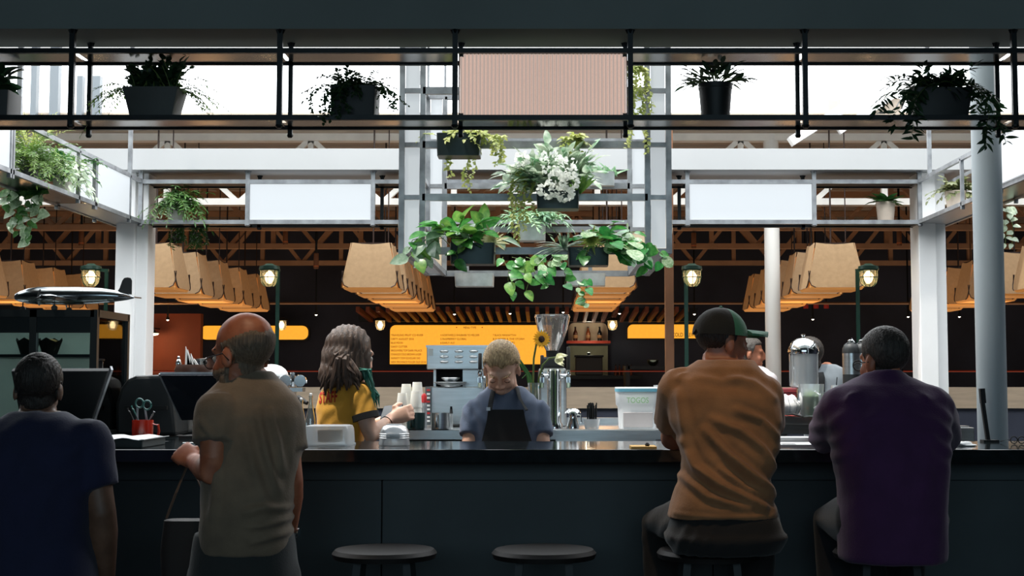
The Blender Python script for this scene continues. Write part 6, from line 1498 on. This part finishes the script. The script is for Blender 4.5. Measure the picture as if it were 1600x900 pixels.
elL.z = max(elL.z, CT+.04); elR.z = max(elR.z, CT+.04)
for a_, s2 in (((shL, elL, wrL), 1), ((shR, elR, wrR), -1)): arm(b, *a_); hand(b, a_[2], (s2, .3, 0), (0, .1, -1), (0, 1, 0), .3)
TAN = fabric('rust_tan_tee', (148, 104, 68), .16)
sh = torso(rows, Y, .004); sleeve(sh, shL, elL, .62, .082, .074); sleeve(sh, shR, elR, .66, .080, .072)
# seated legs
pm = MB(); hz = SEATZ+.10
hips = [(PX(1100, Y), Y+.0, hz), (PX(1170, Y), Y, hz)]; kn = [(PX(1040, Y), Y+.30, hz-.04), (PX(1205, Y), Y+.34, hz-.04)]; ft = [(PX(1050, Y), Y+.22, .34), (PX(1190, Y), Y+.24, .34)]
legs(pm, hips, kn, ft, 1.05); pm.loft([sring((PX(1128, Y), Y-.05, z), w, d) for z, w, d in ((SEATZ+.005, .17, .15), (SEATZ+.06, .2, .17), (PZ(830, Y), .185, .15), (PZ(800, Y), .165, .13))])
mesh_part('trousers', remesh(pm, .011, 4, folds([(PX(1060, Y), PZ(830, Y), .5, 1, .035, .006, .1)])), fabric('dark_jeans', (25, 22, 22)), t)
legs(b, hips, kn, ft, .8)
for f in ft:
    shoe_ = MB(); rg = []
    for q, w, hh in ((-.08, .03, .05), (-.05, .04, .085), (.02, .043, .08), (.10, .048, .05), (.17, .042, .035)): rg.append([Vector((f[0]+w*cos(2*pi*k/12), f[1]+q, .29+hh*.5+hh*.5*sin(2*pi*k/12))) for k in range(12)])
    shoe_.loft(rg).build('shoe', SHOEM, t, smooth=True)
mesh_part('body', remesh(b, .0075, 3), SKC, t)
mesh_part('tee_shirt', remesh(sh, .007, 3, creases(Y-.08, [([(1102, 672), (1130, 705), (1165, 735), (1212, 770)], .013, .020), ([(1068, 690), (1084, 728), (1120, 755), (1190, 788)], .012, .018), ([(1112, 655), (1155, 672), (1190, 700), (1214, 736)], .012, .014), ([(1150, 640), (1190, 656), (1216, 682)], .010, .011), ([(1066, 745), (1100, 772), (1165, 790)], .010, .012), ([(1120, 730), (1160, 758), (1208, 776)], .008, .010), ([(1140, 590), (1180, 598), (1212, 622)], .012, .008), ([(1090, 588), (1130, 596), (1160, 592)], .010, .005), ([(1060, 612), (1066, 650), (1070, 690)], .012, .010), ([(1052, 800), (1120, 804), (1205, 802)], .005, .005)], folds([], .0014))), TAN, t)
hair_shell(t, hc, R, s_, HAIRD, short_hair, .006)
CAPG = fabric('green_cap_cloth', (46, 112, 86)); CAPD = fabric('black_cap_mesh', (20, 24, 24))
def capshell(y0, y1):
    rg = []; n = 13
    for i in range(n):
        u = y0+(y1-y0)*i/(n-1); prof = []
        rad = math.sqrt(max(0.02, 1-u*u))
        for k in range(15):
            a = pi*k/14; prof.append(hc+R @ (Vector((.090*cos(a)*rad, -.010+.112*u, 0.026+.108*sin(a)*rad))*s_))
        for k in range(14, -1, -1):
            a = pi*k/14; prof.append(hc+R @ (Vector((.086*cos(a)*rad, -.010+.108*u, 0.026+.104*sin(a)*rad))*s_))
        rg.append(prof)
    return MB().loft(rg)
cp = T('baseball_cap', 'green baseball cap with black back worn by the customer in tan', 'cap', hc+Vector((0, 0, .02)))
capshell(.12, .96).build('front_panel', CAPG, cp, smooth=True); capshell(-.96, .12).build('back_panel', CAPD, cp, smooth=True)
rg = []
for i in range(8):
    f = i/7; y = .088+.115*f; hw = .084*(1-f**3*.6); rg.append([hc+R @ (Vector((hw*x, y-.02*x*x*(1 if f > .3 else .3), .052-.018*x*x-.002*f+dz))*s_) for dz, xs in ((.004, range(-6, 7)), (-.004, range(6, -7, -1))) for x in [q/6 for q in xs]])
MB().loft(rg).build('visor', CAPG, cp, smooth=True)
MB().lathe([(.008, -.002), (.007, .004), (.001, .006)], hc+R @ (Vector((0, -.01, .133))*s_), 12).build('button', CAPG, cp, smooth=True)

# ---- 4 customer in purple, arms on the counter
Y = 4.55
t = T('person', 'heavy customer in a dark purple long sleeved shirt, back view at the right', 'person', (PX(1385, Y), Y, 0))
hc = P(1381, 565, Y+.13); R = head_rot(radians(28), .12); s_ = .89
rows = [(590, 1340, 1424, .065, .08), (602, 1312, 1450, .085, .06), (620, 1294, 1472, .11, .05), (650, 1288, 1484, .135, .03), (700, 1300, 1482, .15, .01), (770, 1312, 1476, .155, 0), (840, 1312, 1476, .16, 0), (876, 1312, 1476, .155, 0)]
b = MB(); head(b, hc, R, s_); b.tube([hc+Vector((0, -.02, -.05)), P(1381, 612, Y+.05)], [.064, .074], 16); tr = torso(rows, Y, -.014); b.add(tr.v, tr.f)
shL, elL, wrL = P(1322, 642, Y+.04), P(1291, 686, Y+.24), Vector((PX(1350, Y+.55), Y+.56, CT+.04))
shR, elR, wrR = P(1448, 642, Y+.04), P(1473, 686, Y+.24), Vector((PX(1412, Y+.55), Y+.56, CT+.04))
elL.z = elR.z = CT+.055
for a_, s2 in (((shL, elL, wrL), 1), ((shR, elR, wrR), -1)): arm(b, *a_, 1.05); hand(b, a_[2], (s2, .4, 0), (0, .1, -1), (0, 1, 0), .35)
PURP = fabric('purple_shirt', (70, 32, 76))
sh = torso(rows, Y, .004)
for a_ in ((shL, elL, wrL), (shR, elR, wrR)): sh.tube([a_[0]-(a_[1]-a_[0])*.45, a_[0]-(a_[1]-a_[0])*.2, a_[0], a_[0].lerp(a_[1], .5), a_[1], a_[1].lerp(a_[2], .5), a_[1].lerp(a_[2], .92)], [.03, .075, .09, .083, .064, .054, .045], 18)
sh.lathe([(.080, -.012), (.086, -.01), (.072, .028), (.066, .028)], P(1381, 597, Y+.075), 24, axis=(0, .25, 1))
pm = MB(); hips = [(PX(1350, Y), Y, hz), (PX(1430, Y), Y, hz)]; kn = [(PX(1330, Y), Y+.34, hz-.03), (PX(1450, Y), Y+.34, hz-.03)]; ft = [(PX(1335, Y), Y+.24, .34), (PX(1440, Y), Y+.24, .34)]
legs(pm, hips, kn, ft, 1.1); pm.loft([sring((PX(1392, Y), Y-.02, z), w, d) for z, w, d in ((SEATZ+.005, .14, .115), (SEATZ+.03, .15, .12), (PZ(850, Y), .14, .115))])
mesh_part('trousers', remesh(pm, .012, 4), fabric('dark_trouser'), t)
legs(b, hips, kn, ft, .8)
for f in ft:
    shoe_ = MB(); rg = []
    for q, w, hh in ((-.08, .03, .05), (-.05, .04, .085), (.02, .043, .08), (.10, .048, .05), (.17, .042, .035)): rg.append([Vector((f[0]+w*cos(2*pi*k/12), f[1]+q, .29+hh*.5+hh*.5*sin(2*pi*k/12))) for k in range(12)])
    shoe_.loft(rg).build('shoe', SHOEM, t, smooth=True)
mesh_part('body', remesh(b, .0075, 3), SKB, t)
mesh_part('shirt', remesh(sh, .010, 4, folds([(PX(1300, Y), 1.2, 1, .5, .05, .007, .10), (PX(1475, Y), 1.2, 1, -.6, .05, .007, .10), (PX(1385, Y), 1.1, .4, 1, .09, .006, .2)])), PURP, t)
hair_shell(t, hc, R, s_, hairmat('brown_grey_hair', (38, 32, 28), (70, 62, 56)), short_hair, .009)
g = T('eyeglasses', 'dark framed eyeglasses worn by the customer in purple', 'glasses', hc)
for sx in (-1, 1):
    cc = hc+R @ (Vector((sx*.034, .106, -.002))*s_); MB().tube([cc+R @ Vector((.022*cos(a*pi/9), 0, .017*sin(a*pi/9))) for a in range(19)], .002, 6).build('rim', RUBBER, g)
    MB().tube([hc+R @ (Vector((sx*.056, .106, .0))*s_), hc+R @ (Vector((sx*.079, .06, .002))*s_), hc+R @ (Vector((sx*.083, -.01, -.004))*s_)], .0022, 6).build('temple', RUBBER, g)
MB().tube([hc+R @ Vector((-.013, .107, .004)), hc+R @ Vector((.013, .107, .004))], .0018, 6).build('bridge', RUBBER, g)

# ---- 5 staff member in the yellow tee
Y = 6.0
t = T('person', 'staff member with long brown and teal hair in a yellow ringer tee', 'person', (PX(540, Y), Y, 0))
hc = P(548, 556, Y+.0); R = head_rot(radians(-48), .22); s_ = 1.0
SKW = skinmat('skin_fair', (214, 164, 140), (232, 190, 168))
rows = [(594, 530, 564, .05, .0), (602, 512, 576, .07, 0), (616, 500, 580, .085, 0), (640, 495, 577, .095, 0), (665, 497, 570, .095, .0), (700, 500, 566, .09, .0), (760, 496, 572, .105, 0), (800, 492, 576, .11, 0)]
b = MB(); head(b, hc, R, s_); b.tube([hc+Vector((-.01, -.0, -.05)), P(545, 606, Y)], [.046, .052], 16); tr = torso(rows, Y, -.012); b.add(tr.v, tr.f)
shR, elR, wrR = P(563, 618, Y-.06), P(579, 683, Y-.08), P(609, 655, Y+.02)
shL, elL, wrL = P(520, 620, Y+.10), P(560, 672, Y+.24), P(610, 655, Y+.20)
arm(b, shR, elR, wrR, .80); hand(b, wrR, (1, .25, .35), (-.2, 1, -.1), (0, .1, 1), .55, .9)
arm(b, shL, elL, wrL, .80); hand(b, wrL, (1, -.2, .1), (0, -.4, 1), (0, -1, 0), .6, .9)
YEL = fabric('yellow_tee', (226, 164, 58), .08); BLKC = mat('black_trim', (18, 18, 20), .9)
sh = torso(rows[:-1], Y, .004); sleeve(sh, shR, elR, .56, .056, .054); sleeve(sh, shL, elL, .52, .054, .052)
stand_legs(t, b, PX(535, Y), Y, .86, .075, fabric('dark_trouser'), PZ(770, Y), .9, .125, .11, (.8, .6, 0))
mesh_part('body', remesh(b, .006, 3), SKW, t)
tee = mesh_part('tee_shirt', remesh(sh, .008, 4, folds([(PX(560, Y), 1.28, .3, 1, .04, .006, .07), (PX(520, Y), 1.16, .8, 1, .05, .004, .08)])), YEL, t)
for s0, e0, f in ((shR, elR, .56), (shL, elL, .52)):
    q = s0.lerp(e0, f); dd = (e0-s0).normalized(); MB().lathe([(.050, -.022), (.0575, -.022), (.0575, .004), (.050, .004)], q, 24, axis=dd).build('sleeve_band', BLKC, t, smooth=True)
# STAFF lettering on the back, each letter bent onto the shirt surface
REDI = mat('red_print', (190, 40, 20), .8)
bpy.context.view_layer.update()
dg = bpy.context.evaluated_depsgraph_get()
def wrap_text(body, px0, px1, py0, py1, Yn, target, m_, parent, lift=.002):
    cu = bpy.data.curves.new('t', 'FONT'); cu.body = body; cu.size = 1.0; cu.extrude = 0; cu.offset = 0.035; cu.space_character = 1.12
    o = bpy.data.objects.new('t', cu); COL.objects.link(o); bpy.context.view_layer.update()
    me = bpy.data.meshes.new_from_object(o.evaluated_get(bpy.context.evaluated_depsgraph_get())); bpy.data.objects.remove(o)
    bm = bmesh.new(); bm.from_mesh(me)
    bmesh.ops.triangulate(bm, faces=bm.faces); bmesh.ops.subdivide_edges(bm, edges=bm.edges, cuts=2, use_grid_fill=True)
    xs = [v.co.x for v in bm.verts]; ys = [v.co.y for v in bm.verts]; x0_, x1_, y0_, y1_ = min(xs), max(xs), min(ys), max(ys)
    inv = target.matrix_world.inverted()
    for v in bm.verts:
        u = (v.co.x-x0_)/(x1_-x0_); w2 = (v.co.y-y0_)/(y1_-y0_)
        q = P(px0+(px1-px0)*u, py1+(py0-py1)*w2-2.5*u, Yn)
        ok, loc, nn, _ = target.ray_cast(inv @ Vector((q.x, q.y-.5, q.z)), Vector((0, 1, 0)))
        v.co = (target.matrix_world @ loc if ok else q)+nn*lift if ok else q
    bm.to_mesh(me); bm.free(); me.transform(Matrix.Translation(-WL[parent])); me.materials.clear(); me.materials.append(m_)
    q = bpy.data.objects.new('lettering', me); COL.objects.link(q); q.parent = parent; WL[q] = WL[parent]
wrap_text('STAFF', 497, 527, 613, 631, Y-.09, tee, REDI, t)
# hair
BRN = hairmat('brown_hair', (44, 32, 26), (92, 70, 56), (30, 30, 5)); TEAL = hairmat('teal_hair', (10, 74, 66), (30, 116, 98), (30, 30, 5))
h = MB(); e = lambda p, r: h.ell(hc+R @ Vector(p), r, R, 20, 14)
e((0, -.02, .040), (.088, .104, .092)); e((0, -.06, -.02), (.085, .066, .085)); e((0, -.075, -.09), (.08, .05, .07)); e((.075, .01, -.03), (.02, .05, .09)); e((-.075, .01, -.03), (.02, .05, .09))
hd2 = mesh_part('hair', remesh(h, .008, 4, folds([(hc.x, hc.z, .15, 1, .022, .006, .3)], .002)), BRN, t, 'long wavy brown hair')
rr_ = random.Random(5)
for k in range(46):
    a = rr_.uniform(-2.6, 0.1)-pi*.0
    side = rr_.uniform(-1, 1); p0 = hc+R @ Vector((side*.07, -.055-.03*rr_.random(), .03-.05*rr_.random()))
    ex = 504+ (k/45)*62 + rr_.uniform(-5, 5); ey = 606+rr_.uniform(-14, 10) if ex < 530 else 600+rr_.uniform(-14, 6)
    yb = Y-.115 if ex > 515 else Y-.09
    p3 = P(ex, ey, yb); p1 = p0.lerp(p3, .33)+Vector((-.016*rr_.random(), -.02, .01)); p2 = p0.lerp(p3, .7)+Vector((rr_.uniform(-.014, .01), -.012, 0))
    MB().tube([p0, p1, p2, p3.lerp(p2, .3), p3+Vector((rr_.uniform(-.012, .008), 0, -.012))], [.008, .012, .011, .008, .002], 7).build('hair_strand', BRN, hd2, smooth=True)
for k in range(20):
    p0 = hc+R @ Vector((.072, .03-.005*(k % 10), -.04-.03*rr_.random())); o1, o2, o3 = (rr_.uniform(-7, 7) for _ in range(3)); yk = Y-.10+.012*rr_.random()*10
    p1 = P(573+o1, 578, yk); p2 = P(579+o2*.7, 600, yk); p2b = P(587+o3*.8, 618, yk); p3 = P(588+o1*.8, 632+rr_.uniform(-8, 10), yk)
    MB().tube([p0, p1, p1.lerp(p2, .5)+Vector((.004*sin(k), 0, 0)), p2, p2b, p3], [.005, .006, .006, .005, .004, .001], 7).build('teal_strand', TEAL, hd2, smooth=True)
eyes(t, hc, R, s_)
bd = T('bracelet', 'thin black hair tie on the wrist of the staff member', 'bracelet', wrR); qb = elR.lerp(wrR, .86); MB().lathe([(.0245, -.002), (.027, 0), (.0245, .002)], qb, 18, axis=wrR-elR).build('band', RUBBER, bd, smooth=True); MB().ell(qb+Vector((0, -.027, 0)), (.004, .003, .004)).build('knot', RUBBER, bd)
ph = T('phone', 'dark phone held by the staff member', 'phone', P(612, 648, Y+.08)); Rp = Matrix.Rotation(.35, 3, 'X') @ Matrix.Rotation(-.12, 3, 'Y'); MB().box(P(612, 644, Y+.1), (.085, .15, .009), Rp).build('case', RUBBER, ph, bevel=.003); MB().box(P(612, 644, Y+.1)+Rp @ Vector((0, 0, .005)), (.078, .14, .001), Rp).build('display', DARK, ph)

# ---- 6 barista with bowed head
Y = 6.1
t = T('person', 'barista with tied back fair hair and dark apron looking down at the counter', 'person', (PX(790, Y), Y, 0))
hc = P(784, 577, Y-.07); R = head_rot(pi-.08, .66, .0); s_ = .94
rows = [(603, 764, 814, .058, .0), (613, 752, 828, .082, .0), (628, 738, 844, .105, .0), (655, 732, 850, .12, -.01), (690, 736, 846, .12, -.01), (740, 742, 840, .115, 0), (800, 742, 840, .12, 0)]
b = MB(); head(b, hc, R, s_); b.tube([hc+R @ Vector((0, -.03, -.05)), P(788, 618, Y+.01)], [.054, .064], 16); tr = torso(rows, Y, -.012); b.add(tr.v, tr.f)
shL, elL, wrL = P(744, 645, Y-.01), P(734, 702, Y-.07), P(752, 735, Y-.24)
shR, elR, wrR = P(838, 645, Y-.01), P(847, 702, Y-.07), P(828, 735, Y-.24)
for a_, s2 in (((shL, elL, wrL), 1), ((shR, elR, wrR), -1)): arm(b, *a_, .92); hand(b, a_[2], (s2*.4, -.8, -.2), (0, -.2, -1), (s2, 0, .2), .5, .95)
SLATE = fabric('slate_navy_tee', (74, 86, 108), .1)
sh = torso(rows, Y, .004); sleeve(sh, shL, elL, .66, .062, .060); sleeve(sh, shR, elR, .66, .062, .060)
stand_legs(t, b, PX(790, Y), Y, .84, .08, fabric('dark_trouser'), PZ(790, Y), .95, .135, .12, (0, -1, 0))
mesh_part('body', remesh(b, .006, 3), skinmat('skin_pale', (204, 156, 132), (222, 178, 154)), t)
tee = mesh_part('tee_shirt', remesh(sh, .008, 4, folds([(PX(745, Y), 1.24, .35, -1, .045, .006, .10), (PX(838, Y), 1.24, -.35, -1, .045, .006, .10)])), SLATE, t)
APR = mat('black_apron', (20, 23, 26), .9, var=.1)
bib = []
for py, xl_, xr_ in ((640, 763, 818), (660, 760, 822), (700, 750, 834), (770, 744, 840)):
    q = [P(xl_+(xr_-xl_)*i/8, py, Y-.135-.012*sin(pi*i/8)) for i in range(9)]; bib.append(q+[v+Vector((0, .01, 0)) for v in q[::-1]])
ap = MB().loft(bib[::-1]).build('apron_bib', APR, t, smooth=True)
for a, c_ in ((762, 768), (820, 812)):
    MB().tube([P(a+3, 641, Y-.135), P(c_, 622, Y-.115), P(c_+(4 if a < 790 else -4), 606, Y-.06), P(788, 602, Y+.06)], .011, 8, .35).build('apron_strap', APR, t, smooth=True)
MB().box(P(763, 639, Y-.142), (.016, .004, .014)).build('strap_buckle', STEEL, ap)
FAIR = hairmat('fair_hair', (124, 96, 66), (222, 190, 144), (60, 60, 8))
hair_ = hair_shell(t, hc, R, s_, FAIR, swept_hair, .010, label='fair hair combed back and tied', strand=.0036, wl=.014)
MB().ell(hc+R @ Vector((0, -.112, -.01)), (.028, .026, .028), R).build('hair_bun', FAIR, hair_, smooth=True)
for sx in (-1, 1):
    q = hc+R @ Vector((sx*.031, .080, .003)); MB().ell(q, (.0135, .011, .010), R, 12, 8).build('eyelid', skinmat('skin_pale', 0, 0), t, smooth=True)
    MB().tube([q+R @ Vector((sx*.012*u, .010*math.sqrt(max(0, 1-(u*.9)**2)), -.006+.002*u*u)) for u in (-1, -.5, 0, .5, 1)], .0013, 6).build('eyelash', HAIRD, t)
    MB().tube([hc+R @ Vector((sx*(.014+.012*i), .099-.004*i*i, .026+.003*(i if i < 2 else 1))) for i in range(4)], [.0025, .0035, .003, .0015], 6).build('eyebrow', FAIR, t, smooth=True)

# ---- 7 far man in a white shirt, profile to the right
Y = 9.5; k = M2(Y)
t = T('person', 'distant grey haired man in a white shirt facing right beside the cap visor', 'person', (PX(1183, Y), Y, 0))
hc = P(1172, 553, Y); R = head_rot(radians(-100), .12); s_ = .92
rows = [(571, 1168, 1188, .05, 0), (577, 1158, 1200, .08, 0), (590, 1150, 1208, .11, 0), (620, 1146, 1212, .12, 0), (680, 1148, 1210, .12, 0), (720, 1148, 1210, .12, 0)]
b = MB(); head(b, hc, R, s_); b.tube([hc+Vector((-.01, 0, -.05)), P(1178, 580, Y)], [.055, .062], 14); tr = torso(rows, Y, -.012); b.add(tr.v, tr.f)
shR, elR, wrR = P(1200, 596, Y-.05), P(1208, 650, Y-.08), P(1226, 655, Y-.1)
arm(b, shR, elR, wrR); hand(b, wrR, (1, 0, 0), (0, 0, -1), (0, 1, 0), .4)
sh = torso(rows, Y, .004); sleeve(sh, shR, elR, .95, .07, .055)
stand_legs(t, b, PX(1180, Y), Y, .82, .085, fabric('dark_trouser'), PZ(705, Y), 1.0, .15, .12, (1, 0, 0))
mesh_part('body', remesh(b, .009, 2), skinmat('skin_warm', (186, 118, 90), (206, 140, 110)), t)
mesh_part('shirt', remesh(sh, .012, 4), fabric('white_shirt', (226, 222, 228)), t)
hair_shell(t, hc, R, s_, hairmat('salt_hair', (70, 66, 64), (120, 116, 112)), short_hair, .008, voxel=.007)
# ---- 8 worker in grey behind the water dispenser
Y = 8.2
t = T('person', 'worker in a grey shirt with a black apron strap behind the water dispenser', 'person', (PX(1298, Y), Y, 0))
hc = P(1264, 560, Y-.05); R = head_rot(radians(60), .5); s_ = .95
rows = [(569, 1276, 1304, .06, -.02), (575, 1264, 1316, .09, 0), (590, 1258, 1322, .11, 0), (620, 1256, 1324, .12, 0), (680, 1258, 1322, .12, 0), (740, 1258, 1322, .12, 0)]
b = MB(); head(b, hc, R, s_); b.tube([hc+Vector((.01, .02, -.05)), P(1290, 580, Y)], [.055, .064], 14); tr = torso(rows, Y, -.012); b.add(tr.v, tr.f)
GSH = fabric('grey_shirt', (120, 128, 134)); sh = torso(rows, Y, .004)
for s2, px in ((-1, 1262), (1, 1318)):
    a0, a1, a2 = P(px, 592, Y), P(px+s2*4, 650, Y-.05), P(px-s2*14, 680, Y-.25); arm(b, a0, a1, a2); hand(b, a2, (-s2*.5, -.7, 0), (0, 0, -1), (-s2, 0, 0), .4); sleeve(sh, a0, a1, .7, .068, .062)
stand_legs(t, b, PX(1290, Y), Y, .82, .085, fabric('dark_trouser'), PZ(720, Y), 1.0, .145, .12, (0, -1, 0))
mesh_part('body', remesh(b, .009, 2), SKC, t); mesh_part('shirt', remesh(sh, .011, 4), GSH, t)
for pts in ([P(1284, 612, Y-.125), P(1284, 590, Y-.125), P(1282, 582, Y-.11)],): MB().tube(pts, .018, 8, .3).build('apron_strap', APR, t, smooth=True)
hair_shell(t, hc, R, s_, HAIRD, short_hair, .009, voxel=.007)
